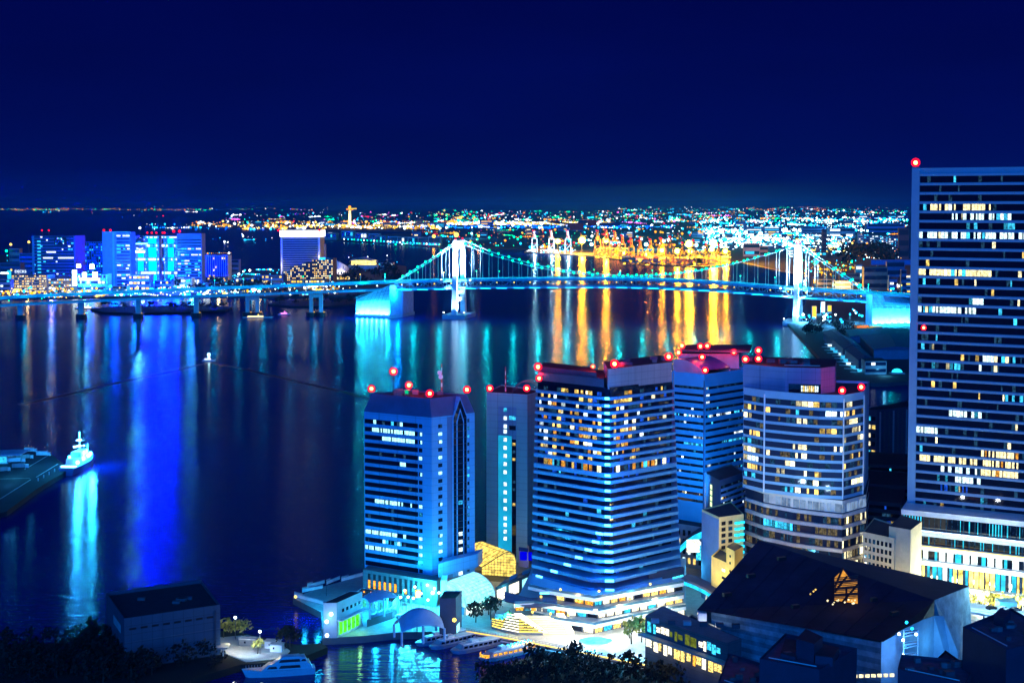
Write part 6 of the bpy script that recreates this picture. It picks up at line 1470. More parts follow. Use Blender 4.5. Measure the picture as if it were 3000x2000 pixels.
c = tvp(.17, zf * .83, 8); mb = MB(); mb.ball(c, 16, mat('titanium_ball', (.55, .62, .7), .25, .8), 20, 12); mb.build('ball', tv, smooth=True)
mb = MB(); mb.tube(c + Vector((0, -1, -1)), c + Vector((0, -1, 1.5)), 17, emi('ball_ring', (.3, .9, 1), 3), 18); mb.build('ball_ring', tv)
mb = MB()
for k in range(8): mb.ball(tvp(.06 + .03 * k, zf * .68, -2), 2.2, L_WHT, 6, 4)
mb.build('floodlight', tv)
mb = MB(); mb.ball(tvp(.17, zf * 1.13, 6), 2.4, L_WHT, 8, 5); mb.tube(tvp(.17, zf * .97, 6), tvp(.17, zf * 1.13, 6), .5, STEELD, 5); mb.build('crown_lamp', tv)
for u in (.34, .44, .54, .68, .72): MB().ball(tvp(u, zf * 1.04, 2), 2.2, L_RED, 6, 4).build('warning_lamp', tv)
b5 = far(520, 592, 684, 838, 'blue', 'blue tower with bright stepped floor lines right of the lattice building', 0)
for r_ in range(14):
    z = 18 + r_ * 6.6
    b5.ribbon(0, .02, .98, z, z + 3, 7, lambda u, i, r_=r_: R.choice([FWH, FCY]) if (r_ < 7 and R.random() < .55) or (r_ in (8, 10) and .2 < u < .95) else None, 'window', base=FGL, o=.3)
for x in (515, 532): g = D(x, 678, b5.c.y); MB().ball((g.x, g.y - 20, b5.z1 + 5), 3.2, L_RED, 8, 5).build('warning_lamp', b5.root)
mb = MB()
for k in range(6): mb.obox(b5.P(0, .1 + k * .14, 5, 4), b5.ed(0)[1] * .08, (0, 2, 0), (0, 0, 12), FWH)
mb.build('entrance_glow', b5.root)
far(592, 668, 748, 822, 'white', 'pale apartment block with vertical ribs and a few yellow windows', 12, 'y', .14, 5, vert=True)
far(668, 700, 760, 815, 'navy', 'small dark blue block right of the pale ribbed apartments', 4, 'c', .1, 6)
# hotel with white crown
hb = far(823, 938, 676, 812, 'grey', 'tall hotel slab with a glowing white crown band and scattered amber windows', 0, turn=.1)
mb = MB(); hb.panel(mb, 0, -.02, 1.02, hb.z1 - 15, hb.z1 + 1, -.2, 2.4, emi('crown_white', (1, 1, .95), 3.2)); hb.panel(mb, 1, 0, 1, hb.z1 - 15, hb.z1 + 1, 0, 2.4, MATS['crown_white']); mb.build('lit_crown', hb.root)
mb = MB(); hb.panel(mb, 0, 0, .04, 3, hb.z1 - 15, 0, 1.5, WHTP); hb.panel(mb, 0, .96, 1.0, 3, hb.z1 - 15, 0, 1.5, WHTP); mb.build('edge_pier', hb.root)
light('POINT', hb.P(0, -.02, 30, 16), 16000, (1, .9, .7), 2, 'facade_fill'); light('POINT', hb.P(0, 1.0, 50, 16), 16000, (1, .75, .4), 2, 'facade_fill')
for r_ in range(15):
    z = hb.z1 - 24 - r_ * 5.6
    if z < 5: break
    hb.ribbon(0, .06, .94, z, z + 3.4, 3.8, lambda u, i, r_=r_: R.choice([FWW, FWARM, FWW]) if R.random() < (.8 if r_ == 0 else .27) else None, 'window', base=FGL, o=.25, gap=.5)
for x in (821, 940): g = D(x, 677, hb.c.y); MB().ball((g.x, g.y - 30, hb.z1 + 1), 2.8, L_RED, 8, 5).build('warning_lamp', hb.root)
# stepped hotel with warm windows in front
Ys = G(900, 836, 4).y; prof = [(826, 796), (850, 782), (885, 772), (915, 765), (935, 757), (958, 757), (976, 768)]
sh2 = thing('stepped_hotel', 'curving stepped hotel dotted with amber windows in front of the white-crowned slab', 'hotel', (D(900, 800, Ys).x, Ys, 4))
for k in range(len(prof) - 1):
    a, b = D(prof[k][0], 800, Ys - 6 * math.sin(k)), D(prof[k + 1][0], 800, Ys - 6 * math.sin(k + 1)); zt = D(prof[k][0], prof[k][1], Ys).z
    mb = MB(); mb.prism([a.xy, b.xy, (b.x + 4, b.y + 36), (a.x + 4, a.y + 36)], 3.5, zt, mat('stepped_wall', (.09, .08, .10), .8), ROOFD); mb.build('wall', sh2)
    n = int(zt / 4.4)
    for r_ in range(n):
        mb = MB(); w = (b - a).xy.to_3d(); p0 = Vector((a.x, a.y - .15, 6 + r_ * 4.3)); mb.obox(p0 + w * .02, w * .96, (0, .1, 0), (0, 0, 2.9), FGL); m_ = max(2, int(w.length / 3.8))
        for j in range(m_):
            if R.random() < .5: mb.obox(p0 + w * ((j + .15) / m_) + Vector((0, -.12, .3)), w * (.6 / m_), (0, .1, 0), (0, 0, 2.3), R.choice([FWW, FWARM]))
        mb.build('window', sh2)
mb = MB(); mb.obox(D(936, 760, Ys - 8), (12, 0, 0), (0, 2, 0), (0, 0, 4), L_CYA); mb.build('roof_sign', sh2)
far(938, 952, 715, 775, 'blue', 'slim pale blue tower block right behind the white-crowned hotel', 2, 'c', .1, 4)
# concert shell and pavilion
Yc_ = G(1000, 818, 4).y; cs = thing('concert_shell', 'pale leaning shell lit from below right of the stepped hotel', 'shell', (D(1000, 800, Yc_).x, Yc_, 4))
rows = []
for k in range(9):
    u = k / 8; x = 976 + 46 * u; t = 762 + 22 * u ** 1.6; b_ = 808 + 4 * math.sin(math.pi * u)
    rows.append([D(x, t, Yc_ + 20 - 24 * math.sin(math.pi * u * .8)), D(x, (t + b_) / 2, Yc_ - 18 * math.sin(math.pi * u)), D(x, b_, Yc_ - 4)])
SHM = mat('shell_white', (.7, .66, .66), .6); mb = MB(); mb.grid(rows, SHM); mb.grid([[p + Vector((0, 2, 0)) for p in r] for r in rows], SHM); mb.build('shell_wall', cs)
light('POINT', D(1000, 804, Yc_ - 40), 120000, (1, .85, .8), 1.5, 'shell_flood')
Yp = G(1060, 800, 4).y; pv = thing('glass_pavilion', 'low yellow-lit glass pavilion with a peaked roof on the dark wooded point', 'pavilion', (D(1060, 795, Yp).x, Yp, 4))
mb = MB(); mb.obox(D(1029, 776, Yp), (D(1100, 776, Yp) - D(1029, 776, Yp)), (0, 30, 0), (0, 0, D(1030, 763, Yp).z - D(1030, 776, Yp).z), emi('pavilion_glow', (1, .8, .25), 1.8, .5, .12)); mb.build('glazing', pv)
mb = MB(); mb.obox(D(1020, 788, Yp), (D(1106, 788, Yp) - D(1020, 788, Yp)), (0, 34, 0), (0, 0, D(1030, 777, Yp).z - D(1030, 788, Yp).z), CONC); mb.build('terrace', pv)
pa = [D(1025, 764, Yp - 4), D(1062, 757, Yp - 6), D(1104, 768, Yp - 4)]; mb = MB(); mb.grid([pa, [p + Vector((0, 44, 3)) for p in pa]], STEEL); mb.grid([[p - Vector((0, 0, 1)) for p in pa], [p + Vector((0, 44, 2)) for p in pa]], STEEL); mb.build('roof', pv)
# malls along the shore
spec = [(32, 140, 806, 858, 'grey', 'yellow-lit terraced mall at the far left of the opposite shore', 7, 'w', .75, 5), (140, 212, 816, 858, 'grey', 'mall wing with yellow and white rows right of the terraced mall', 5, 'm', .75, 5),
        (226, 312, 803, 855, 'teal', 'cyan mall with two big white screens below the blue grid block', 3, 'h', .3, 8), (376, 440, 806, 855, 'navy', 'mall with two rows of warm square panels under the tall blue slab', 3, 'w', .85, 9),
        (452, 503, 822, 852, 'navy', 'low dark mall with orange letters lit along its front', 2, 'y', .6, 6), (505, 562, 817, 846, 'white', 'blazing white low pavilion front below the lattice building', 2, 'h', .98, 14),
        (580, 690, 828, 850, 'navy', 'long low blue-lit arcade with white arches along the shore', 2, 'h', .7, 7), (690, 745, 815, 846, 'grey', 'low hall with a peaked warm roof left of the pale ribbed block', 2, 'w', .6, 6),
        (745, 830, 806, 846, 'navy', 'wide low hall with golden roofline left of the stepped hotel', 3, 'w', .5, 7), (850, 955, 820, 845, 'brown', 'long low arcade with a golden row of windows under the stepped hotel', 2, 'y', .9, 6),
        (0, 30, 818, 860, 'blue', 'blue block with a cyan tower lamp at the left picture edge', 3, 'c', .3, 6), (28, 58, 728, 800, 'grey', 'grey far block with a yellow lamp left of the office slab', 4, 'w', .05, 6),
        (58, 96, 742, 806, 'blue', 'plain mid-blue far block against the left side of the office slab', 5, 'c', .05, 6), (985, 1050, 806, 826, 'brown', 'low brown hall with a lit eave behind the shell', 1, 'w', .7, 6),
        (1108, 1152, 770, 792, 'white', 'tiny white lattice buildings on the wooded point', 2, 'h', .3, 5), (330, 372, 838, 858, 'teal', 'teal cube at the foot of the tall blue slab', 2, 'c', .2, 6), (600, 660, 812, 832, 'navy', 'small dark block under the pale ribbed apartments', 2, 'm', .5, 5), (0, 60, 770, 815, 'navy', 'dark far block with orange street lights behind the shore mall', 3, 'w', .15, 6)]
for s_ in spec: far(*s_[:9], pane=s_[9], base=None)
mb_ = thing('shop_sign', 'small white rooftop letters left of the terraced mall', 'sign', D(45, 800, 3500)); p = D(43, 799, 3480); text_mesh('lettering', 'DECKS', 9, FWH, mb_, p, (1, 0, 0), (0, 0, 1), .3)
mb = MB(); mb.obox(p + Vector((-3, .6, -3)), (42, 0, 0), (0, 1, 0), (0, 0, 12), FW['navy']); mb.tube(p + Vector((2, 1, -3)), p + Vector((2, 1, -28)), .8, STEELD); mb.tube(p + Vector((30, 1, -3)), p + Vector((30, 1, -28)), .8, STEELD); mb.build('sign_board', mb_)
for k, (x, y0, y1, l) in enumerate(((28, 792, 846, 'slim cyan lamp tower with a white lamp arm at the far left'), (220, 792, 850, 'white-lit sign tower between the two shore malls'))):
    Y = G(x, 858, 4).y; t = thing('sign_tower', l, 'tower', (D(x, 850, Y).x, Y, 4)); mb = MB(); c = D(x, 858, Y); mb.box((c.x, c.y, 4), 6 if k == 0 else 10, 6, D(x, y0, Y).z - 4, emi('tower_cyan', (.03, .65, 1), 1.3) if k == 0 else FW['teal']); mb.build('shaft', t)
    mb = MB(); z = D(x, 802, Y).z
    if k == 0: mb.obox((c.x - 16, c.y - 4, z), (15, 0, 0), (0, 4, 0), (0, 0, 3), L_WHT)
    else:
        for zz in (798, 815, 830): mb.obox((c.x - 4, c.y - 4, D(x, zz + 6, Y).z), (9, 0, 0), (0, .6, 0), (0, 0, 9), L_WHT)
    mb.build('lamp_panel', t)
Y = G(270, 858, 4).y - 20
for k, (x0, x1, y0, y1, l) in enumerate(((241, 253, 798, 812, 'left'), (271, 285, 797, 812, 'right'), (232, 292, 814, 822, 'long'), (224, 236, 774, 784, 'upper'), (263, 275, 774, 788, 'roof'))):
    mb = MB(); p, q = D(x0, y1, Y), D(x1, y1, Y); mb.obox(p, q - p, (0, 2, 0), (0, 0, D(x0, y0, Y).z - p.z), L_WHT if k != 2 else FWW); mb.tube(p + Vector((1, 1, 0)), Vector((p.x + 1, p.y + 1, 4)), .6, STEELD, 4)
    mb.build('lit_billboard', label={'left': 'left one of two square white billboards above the cyan mall', 'right': 'right one of two square white billboards above the cyan mall', 'long': 'long warm-white lit canopy band under the two billboards', 'upper': 'small white billboard high on the left of the cyan mall', 'roof': 'white roof billboard just left of the tall blue slab'}[l], cat='billboard')
# blue floodlighting of this quarter
for x, y, e in ((262, 790, 4e5), (335, 800, 5e5), (400, 780, 6e5), (430, 760, 6e5), (480, 770, 6e5), (515, 780, 5e5), (560, 790, 5e5), (150, 800, 1.2e5)):
    Y = G(x, 850, 4).y - 70; light('POINT', D(x, y, Y), e, (.0, .06, 1), 7, 'blue_flood')
for x, y, e in ((405, 760, 5e5), (250, 830, 2e5), (560, 820, 1.5e5), (680, 835, 1e5)): light('POINT', D(x, y, G(x, 850, 4).y - 55), e, (.1, .75, 1), 4, 'cyan_flood')
for x, e in ((80, 4e4), (150, 4e4), (640, 3e4), (760, 4e4), (900, 4e4)): light('POINT', D(x, 846, G(x, 860, 4).y - 30), e, (1, .7, .25), 3, 'shore_light')
# ------------------------------------------------------------------ far shores: control tower, sheds, city blocks
ct = thing('control_tower', 'slender airport control tower with an amber top on the horizon', 'tower', G(1025, 664, 3)); Y = G(1025, 664, 3).y
c0 = D(1025, 664, Y); mb = MB(); mb.tube((c0.x, Y, 3), (c0.x, Y, D(1025, 616, Y).z), 14, FW['grey'], 8, 10); mb.build('shaft', ct)
mb = MB(); mb.tube((c0.x, Y, D(1025, 616, Y).z), (c0.x, Y, D(1025, 611, Y).z), 26, FOR, 10, 30); mb.obox((c0.x - 8, Y - 30, D(1025, 613, Y).z), (65, 0, 0), (0, 10, 0), (0, 0, 9), FYE); mb.ball((c0.x, Y - 10, D(1025, 607, Y).z), 12, L_ORG, 6, 4); mb.build('cab', ct)
light('POINT', (c0.x, Y - 80, 60), 6e6, (1, .6, .15), 5, 'tower_flood')
fl = [(950, 985, 683, 703), (1000, 1035, 676, 700), (1040, 1075, 681, 705), (1078, 1110, 684, 706), (1098, 1130, 690, 712), (1135, 1165, 692, 714), (1165, 1195, 693, 716), (1195, 1225, 694, 718), (1225, 1255, 694, 719), (1255, 1290, 692, 720)]
wh = ['westmost', 'second', 'third', 'fourth', 'fifth', 'sixth', 'seventh', 'eighth', 'ninth', 'last']
for k, (a, b, t, y) in enumerate(fl): far(a, b, t, y, 'teal' if k % 2 else 'grey', f'{wh[k]} pale teal shed from the left in the row on the far quay', 1, 'c', .25, 14, 'sheds in a row on the far quay', 'shed', name='quay_shed', depth=60)
# lit quay edge lamps of that row
for k in range(30):
    x = 1010 + k * 9.6 + R.uniform(-2, 2); p = G(x, 707 + (x - 1010) * .062, 3); mb = MB(); mb.tube(p, p + Vector((0, 0, 9)), .5, STEELD, 4); mb.ball(p + Vector((0, 0, 11)), 3.2, R.choice([L_CYA, L_CYA, L_WHT, L_GRN]), 6, 4); mb.build('quay_lamp', label='small cyan lamp in the row along the far quay edge', cat='lamp', group='lamps along the far quay')
grid = []
walls = ['navy', 'navy', 'grey', 'dark', 'blue', 'brown']
sizes = ['squat', 'small', 'low', 'wide', 'slim', 'boxy']; tone = {'c': 'cyan-lit', 'w': 'amber-lit', 'h': 'white-lit', 'm': 'mixed-lit', 'y': 'yellow-lit', 'b': 'blue-lit'}
def where(x):
    for lim, s_ in ((320, 'above the left office slab'), (600, 'behind the lattice building'), (820, 'left of the white-crowned hotel'), (960, 'behind the white-crowned hotel'), (1150, 'right of the control tower'), (1330, 'left of the left bridge tower'), (1540, 'right of the left bridge tower'), (1720, 'behind the red and white cranes'), (1960, 'behind the yellow cranes'), (2150, 'above the container quay'), (2320, 'left of the right bridge tower'), (2480, 'right of the right bridge tower'), (9999, 'beside the tall right tower')):
        if x < lim: return s_
used = {}
def fblock(x0, x1, yt, yb, pal, rows, p, wall=None, pane=12, gz=3):
    tall = (yb - yt) > (x1 - x0); lab = f"{'tall' if tall else R.choice(['low', 'wide']) if x1 - x0 > 36 else R.choice(['small', 'squat', 'boxy'])} {tone[pal]} block far off {where((x0 + x1) / 2)}"
    used[lab] = used.get(lab, 0) + 1
    n = used[lab]
    if n > 1:
        yy = 'near the horizon' if yb < 650 else 'low by the water' if yb > 700 else 'halfway to the horizon'
        lab = lab.replace(' far off', '') + ', ' + yy
        used[lab] = used.get(lab, 0) + 1
        if used[lab] > 1: lab += ', ' + ['further right', 'second on', 'at the end', 'in thick light', 'half hidden', 'among brighter lights', 'between others', 'wider one'][min(7, used[lab] - 2)]
    far(x0, x1, yt, yb, wall or R.choice(walls), lab, rows, pal, p, pane, 'city blocks on the far shore', gz=gz)
for x0, x1, yt, yb, pal, rows, p, wall in (
    (2178, 2226, 713, 752, 'c', 2, .1, 'grey'), (2226, 2250, 722, 752, 'y', 2, .2, 'brown'), (2306, 2326, 724, 756, 'h', 4, .8, 'teal'), (2408, 2421, 671, 752, 'c', 6, .05, 'dark'), (2425, 2505, 668, 698, 'h', 2, .55, 'teal'), (2180, 2290, 664, 690, 'h', 4, .7, 'navy'), (2350, 2420, 664, 690, 'm', 3, .4, 'navy'),
    (2514, 2528, 683, 712, 'w', 4, .4, 'white'), (2530, 2546, 686, 716, 'c', 4, .6, 'navy'), (2548, 2562, 690, 716, 'h', 4, .7, 'teal'), (2562, 2584, 690, 722, 'c', 5, .7, 'teal'), (2588, 2600, 694, 724, 'h', 4, .6, 'white'), (2602, 2618, 692, 724, 'c', 5, .7, 'navy'), (2618, 2632, 690, 724, 'c', 4, .5, 'navy'), (2632, 2662, 668, 762, 'c', 3, .03, 'dark'),
    (2506, 2526, 776, 818, 'c', 2, .3, 'teal'), (2530, 2600, 782, 850, 'c', 3, .06, 'brown'), (2598, 2650, 766, 812, 'b', 2, .1, 'navy'), (2604, 2628, 808, 856, 'h', 3, .1, 'blue'), (2652, 2668, 806, 860, 'y', 5, .3, 'white'), (2640, 2655, 790, 862, 'h', 4, .1, 'navy'), (2392, 2440, 818, 846, 'y', 2, .35, 'brown'), (2440, 2500, 822, 848, 'y', 2, .45, 'brown'), (2380, 2400, 812, 842, 'y', 1, .4, 'brown'), (2460, 2520, 800, 832, 'w', 2, .15, 'brown'),
    (2540, 2650, 655, 680, 'c', 2, .2, 'blue'), (2510, 2660, 632, 640, 'h', 1, .6, 'blue'), (2470, 2500, 640, 656, 'h', 3, .6, 'navy')): fblock(x0, x1, yt, yb, pal, rows, p, wall, pane=max(5, (x1 - x0) * .9))
for k in range(100):
    yb = R.choice([R.uniform(640, 665), R.uniform(660, 700), R.uniform(690, 745)])
    x = R.uniform(1180, 2500) if yb > 690 else R.uniform(700, 2660)
    if yb > 700: x = R.uniform(1950, 2500)
    w = R.uniform(10, 42) * (.5 if yb < 660 else 1); h = R.uniform(6, 16) * (.7 if yb < 660 else 1.1)
    pal = R.choice('chhcmwy') if x > 1750 else R.choice('cmwwyh')
    fblock(x - w / 2, x + w / 2, yb - h, yb, pal, max(1, int(h / 5)), R.uniform(.2, .6), pane=max(12, w * 2))
# ------------------------------------------------------------------ container cranes
def crane(px, yb, yt, col, col2, lampm, label, group):
    base = G(px, yb, 4); Y = base.y; zt = D(px, yt, Y).z; hh = zt - 4; w = hh * .26; r = thing('container_crane', label, 'crane', base, group)
    zb = 4 + hh * .62
    for sx_ in (-1, 1):
        for sy in (0, 1):
            mb = MB(); p = base + Vector((sx_ * w * .5, sy * w * .9, 0)); mb.tube(p, (p.x - sx_ * w * .06, p.y, zb + 3), hh * .014 + .5, col if sy == 0 else col2, 4); mb.build('leg', r)
    mb = MB()
    for sy in (0, 1):
        for z in (4 + hh * .14, 4 + hh * .4, zb): mb.tube(base + Vector((-w * .5, sy * w * .9, z - 4)), base + Vector((w * .5, sy * w * .9, z - 4)), 1.2, col2, 4)
        mb.tube(base + Vector((-w * .5, sy * w * .9, hh * .15)), base + Vector((w * .5, sy * w * .9, hh * .4)), .8, col, 4)
    mb.build('cross_brace', r)
    tip = base + Vector((-w * .35, -w * 1.3, hh * 1.0)); hinge = base + Vector((-w * .1, -w * .1, hh * .62)); apex = base + Vector((0, w * .25, hh * .96))
    mb = MB(); mb.tube(hinge, tip, 1.3, REDP, 4); mb.tube(hinge + Vector((w * .3, 0, 0)), tip + Vector((w * .3, 0, 0)), 1.3, col, 4)
    for k in range(6): mb.tube(hinge.lerp(tip, k / 6), hinge.lerp(tip, (k + 1) / 6) + Vector((w * .3, 0, 0)), .6, col, 4)
    mb.build('boom', r)
    mb = MB(); mb.tube(base + Vector((0, -w * .2, hh * .64)), base + Vector((0, w * 2.0, hh * .64)), 1.8, col, 4); mb.box(base + Vector((0, w * 1.4, hh * .66)), w * .5, w * .6, hh * .09, col2); mb.build('girder', r)
    mb = MB(); mb.tube(base + Vector((-w * .35, 0, hh * .6)), apex, 1.1, col, 4); mb.tube(base + Vector((w * .35, 0, hh * .6)), apex, 1.1, col2, 4); mb.tube(apex, tip.lerp(hinge, .3), .5, STEELD, 4); mb.tube(apex, base + Vector((0, w * 1.7, hh * .66)), .5, STEELD, 4); mb.build('apex_frame', r)
    for p in (base + Vector((-w * .4, -2, hh * .36)), base + Vector((w * .4, -2, hh * .36)), base + Vector((0, -2, hh * .15)), hinge + Vector((0, -2, 2))): MB().ball(p, 2.6, lampm, 6, 4).build('floodlight', r)
    MB().ball(apex + Vector((0, 0, 3)), 2.4, L_RED, 6, 4).build('warning_lamp', r); MB().ball(tip + Vector((0, 0, 2)), 2.2, L_RED, 6, 4).build('warning_lamp', r)
    return base, hh
YCR = mat('crane_yellow', (.72, .5, .08), .5)
for k, x in enumerate((1566, 1616, 1664)):
    b_, h_ = crane(x, 738 + k * 3, 676, WHTP, REDP, L_CYA, ['leftmost of the three red and white cranes', 'middle one of the three red and white cranes', 'rightmost of the three red and white cranes'][k], 'red and white container cranes')
    light('POINT', b_ + Vector((0, -70, 50)), 5e5, (.25, .75, 1), 3, 'crane_flood'); light('POINT', b_ + Vector((0, -40, 20)), 2e5, (.3, .8, 1), 3, 'crane_flood')
for k, (x, yb, yt) in enumerate(((1752, 751, 676), (1777, 754, 674), (1802, 757, 678), (1824, 760, 690), (1850, 764, 700), (1876, 767, 706), (1906, 771, 702), (1938, 774, 698), (1964, 777, 694), (2000, 779, 712), (2032, 781, 704), (2070, 779, 716), (2105, 776, 718))):
    crane(x, yb, yt, YCR if k < 4 else mat('crane_brown', (.3, .2, .08), .6), ORGP if k < 4 else MATS['crane_brown'], L_YELW if k < 4 else L_YEL, ['first tall bright yellow crane from the left', 'second tall bright yellow crane from the left', 'third tall bright yellow crane from the left', 'shorter yellow crane ending the bright row'][k] if k < 4 else ['first', 'second', 'third', 'fourth', 'fifth', 'sixth', 'seventh', 'eighth', 'ninth'][k - 4] + ' brown-lit crane from the left on the amber quay', 'yellow-lit container cranes')
# high yellow floodlight masts (these make the long golden streaks on the water)
YSRC = emi('sodium_flood', (1, .42, .005), 330, sample=True)
for k, (x, yl, yb, r_, e) in enumerate(((1271, 694, 728, 9, 2e5), (1337, 690, 730, 12, 3e5), (1402, 692, 730, 6, 1e5), (1634, 709, 742, 11, 9e5), (1705, 707, 748, 14, 1.6e6), (1775, 706, 756, 11, 1.4e6), (1940, 735, 776, 8, 6e5), (1984, 738, 780, 9, 8e5), (2018, 718, 781, 12, 1.4e6), (2022, 738, 781, 8, 6e5), (2085, 733, 778, 8, 7e5), (2090, 716, 778, 12, 1.4e6), (2125, 738, 775, 8, 7e5), (1828, 742, 762, 7, 5e5), (1895, 748, 770, 7, 5e5))):
    b_ = G(x, yb - 6, 4); z = D(x, yl, b_.y).z; t = thing('floodlight_mast', f"{['tall', 'short', 'slim', 'bright', 'dazzling'][k % 5]} yellow floodlight mast {['left of the left bridge tower', 'right above the left bridge tower', 'just right of the left bridge tower', 'between the red and white cranes', 'between the white and the yellow crane rows', 'inside the bright yellow crane row', 'in the left of the amber quay', 'in the middle of the amber quay', 'on the right of the amber quay', 'below another one on the right of the amber quay', 'low near the right end of the amber quay', 'high near the right end of the amber quay', 'at the very end of the amber quay', 'behind the last bright yellow crane', 'above the dark barges of the quay'][k]}", 'lamp mast', b_, 'yellow floodlight masts')
    MB().tube(b_, (b_.x, b_.y, z), 1.0, STEELD, 5).build('pole', t)
    mb = MB(); mb.ball((b_.x, b_.y, z + r_ * .3), r_ * .85, YSRC if k > 2 else L_YELW, 8, 6); mb.build('lamp_cluster', t)
    light('POINT', (b_.x, b_.y - 25, z + 4), e * (2.6 if k > 2 else .3), (1, .40, .01), r_ * .5, 'sodium_light')
CST = [mat('container_amber', (.55, .32, .08), .7), mat('container_red', (.4, .1, .06), .7), mat('container_blue', (.1, .18, .3), .7), mat('container_grey', (.4, .38, .34), .7)]
for k in range(44):
    x = 1838 + (k % 22) * 13.2 + R.uniform(-2, 2); y = 771 + min(8, (x - 1838) * .045) - 8 * (k // 22) - (max(0, x - 2060)) * .12
    p = G(x, y - 2, 4); r = thing('container_stack', f"{['amber', 'red', 'blue', 'grey'][k % 4]} container stack, {['front', 'rear'][k // 22]} row, {'left' if k % 22 < 7 else 'middle' if k % 22 < 15 else 'right'} part of the amber quay", 'containers', p, f"container stacks {k % 4} {k // 22} {'left' if k % 22 < 7 else 'middle' if k % 22 < 15 else 'right'}".replace('0', 'a').replace('1', 'b').replace('2', 'c').replace('3', 'd'))
    h = R.choice([2, 3, 4, 4]); mb = MB()
    for j in range(h): mb.box(p + Vector((R.uniform(-1, 1), 0, j * 5.2)), 34, 14, 5.0, CST[(k + (j % 2) * 2) % 4])
    mb.build('container', r)
# ------------------------------------------------------------------ right shore
CYF = emi('white_cyan_flood', (.25, .85, 1), 14, sample=True)
for k, (x, y, r_) in enumerate(((2079, 681, 16), (2112, 680, 12), (2148, 679, 13), (2120, 690, 8), (2185, 680, 12), (2228, 684, 15), (2220, 699, 16), (2246, 699, 14), (2315, 717, 11), (2300, 716, 9), (2436, 676, 8), (2462, 676, 14), (2523, 676, 8), (2541, 676, 8), (2170, 668, 7), (1733, 716, 9), (1893, 716, 10), (1945, 706, 8), (2040, 718, 9), (1615, 734, 7), (1382, 684, 7), (2205, 726, 6))):
    b_ = G(x, y + 14, 3); z = D(x, y, b_.y).z; t = thing('stadium_light', f"{'large' if r_ > 12 else 'medium' if r_ > 8 else 'small'} white-cyan floodlight {where(x)}, {['topmost', 'high', 'upper', 'middle', 'lower', 'brightest', 'broad', 'twin', 'round', 'lone', 'dazzling', 'clear', 'paler', 'nearer', 'farther', 'solitary', 'glaring', 'steady', 'faint', 'low', 'greenish', 'lesser'][k]} one", 'lamp mast', b_, 'white-cyan floodlights')
    MB().tube(b_, (b_.x, b_.y, z), 1.2, STEELD, 5).build('pole', t); MB().ball((b_.x, b_.y, z), r_ * .75, CYF, 8, 6).build('lamp_cluster', t)
    if k % 2 == 0: light('POINT', (b_.x, b_.y - 20, z + 10), 9e5, (.1, .65, 1), 6, 'cyan_flood')
# curving lit roads as real strips with cars' lights along them
rd = MB()
for pl, w in (([(2335, 688), (2365, 698), (2400, 707), (2425, 716)], 22), ([(2415, 712), (2450, 722), (2490, 736)], 20), ([(2420, 722), (2455, 730), (2480, 742)], 14), ([(1320, 655), (1500, 655.5), (1700, 655), (1790, 654.5)], 60), ([(560, 662), (760, 668), (960, 671), (1250, 667)], 50)):
    for k in range(len(pl) - 1): strip(rd, G(*pl[k], 4), G(*pl[k + 1], 4), w * 1.0, ASPH, 4.0)
rd.build('expressway', kind='structure')
eb = Bld('expressway_bridge', 'pale elevated road beam crossing left of the tall right tower', 'bridge', [D(2552, 770, G(2600, 800, 3).y), D(2690, 770, G(2600, 800, 3).y + 10), D(2690, 770, G(2600, 800, 3).y + 40), D(2552, 770, G(2600, 800, 3).y + 30)], D(2600, 776, G(2600, 800, 3).y).z, D(2600, 762, G(2600, 800, 3).y).z, FW['blue'])
for x in (2570, 2640): p = D(x, 776, G(2600, 800, 3).y + 15); MB().tube((p.x, p.y, 3), (p.x, p.y, eb.z0), 3, CONC, 6).build('pier', eb.root)
# quay sheds, right
def shed(quad, h, label, m, ridge=True):
    p = [G(x, y, 3.5) for x, y in quad]; r = thing('warehouse', label, 'warehouse', sum(p, Vector()) / 4, 'warehouses on the right quay')
    mb = MB(); mb.prism([q.xy for q in p], 3.5, 3.5 + h, m); mb.build('wall', r)
    c = sum(p, Vector()) / 4; q = [c + (v - c) * 1.04 for v in p]; m1, m2 = (q[0] + q[1]) / 2, (q[2] + q[3]) / 2; up = Vector((0, 0, h + .02)); rz = Vector((0, 0, h + (3.5 if ridge else .8)))
    mb = MB(); RF = mat('shed_roof_navy', (.05, .08, .16), .7, var=.3)
    mb.poly([q[0] + up, m1 + rz, m2 + rz, q[3] + up], RF); mb.poly([m1 + rz, q[1] + up, q[2] + up, m2 + rz], RF); mb.poly([q[0] + up, q[1] + up, m1 + rz], RF); mb.poly([q[2] + up, q[3] + up, m2 + rz], RF); mb.build('roof', r)
    return r
SW = mat('shed_wall_dark', (.12, .17, .26), .75)
shed([(2412, 995), (2455, 992), (2480, 1012), (2440, 1018)], 10, 'farthest dark shed on the right quay', SW)
shed([(2440, 1018), (2490, 1014), (2520, 1040), (2470, 1048)], 11, 'second dark shed from the bridge on the right quay', SW)
shed([(2475, 1050), (2520, 1044), (2555, 1076), (2515, 1084)], 11, 'dark shed nearest the lit quay house', SW)
shed([(2480, 985), (2680, 985), (2680, 1005), (2490, 1005)], 9, 'long dark warehouse roof behind the quay sheds', SW)
shed([(2520, 1012), (2690, 1012), (2690, 1052), (2560, 1052)], 12, 'broad dark warehouse left of the tall right tower', SW)
qh = far(2534, 2597, 1058, 1097, 'grey', 'pale two-storey quay house with dim openings on the right quay', 2, 'c', .18, 6, gz=3.5, depth=30, name='quay_house')
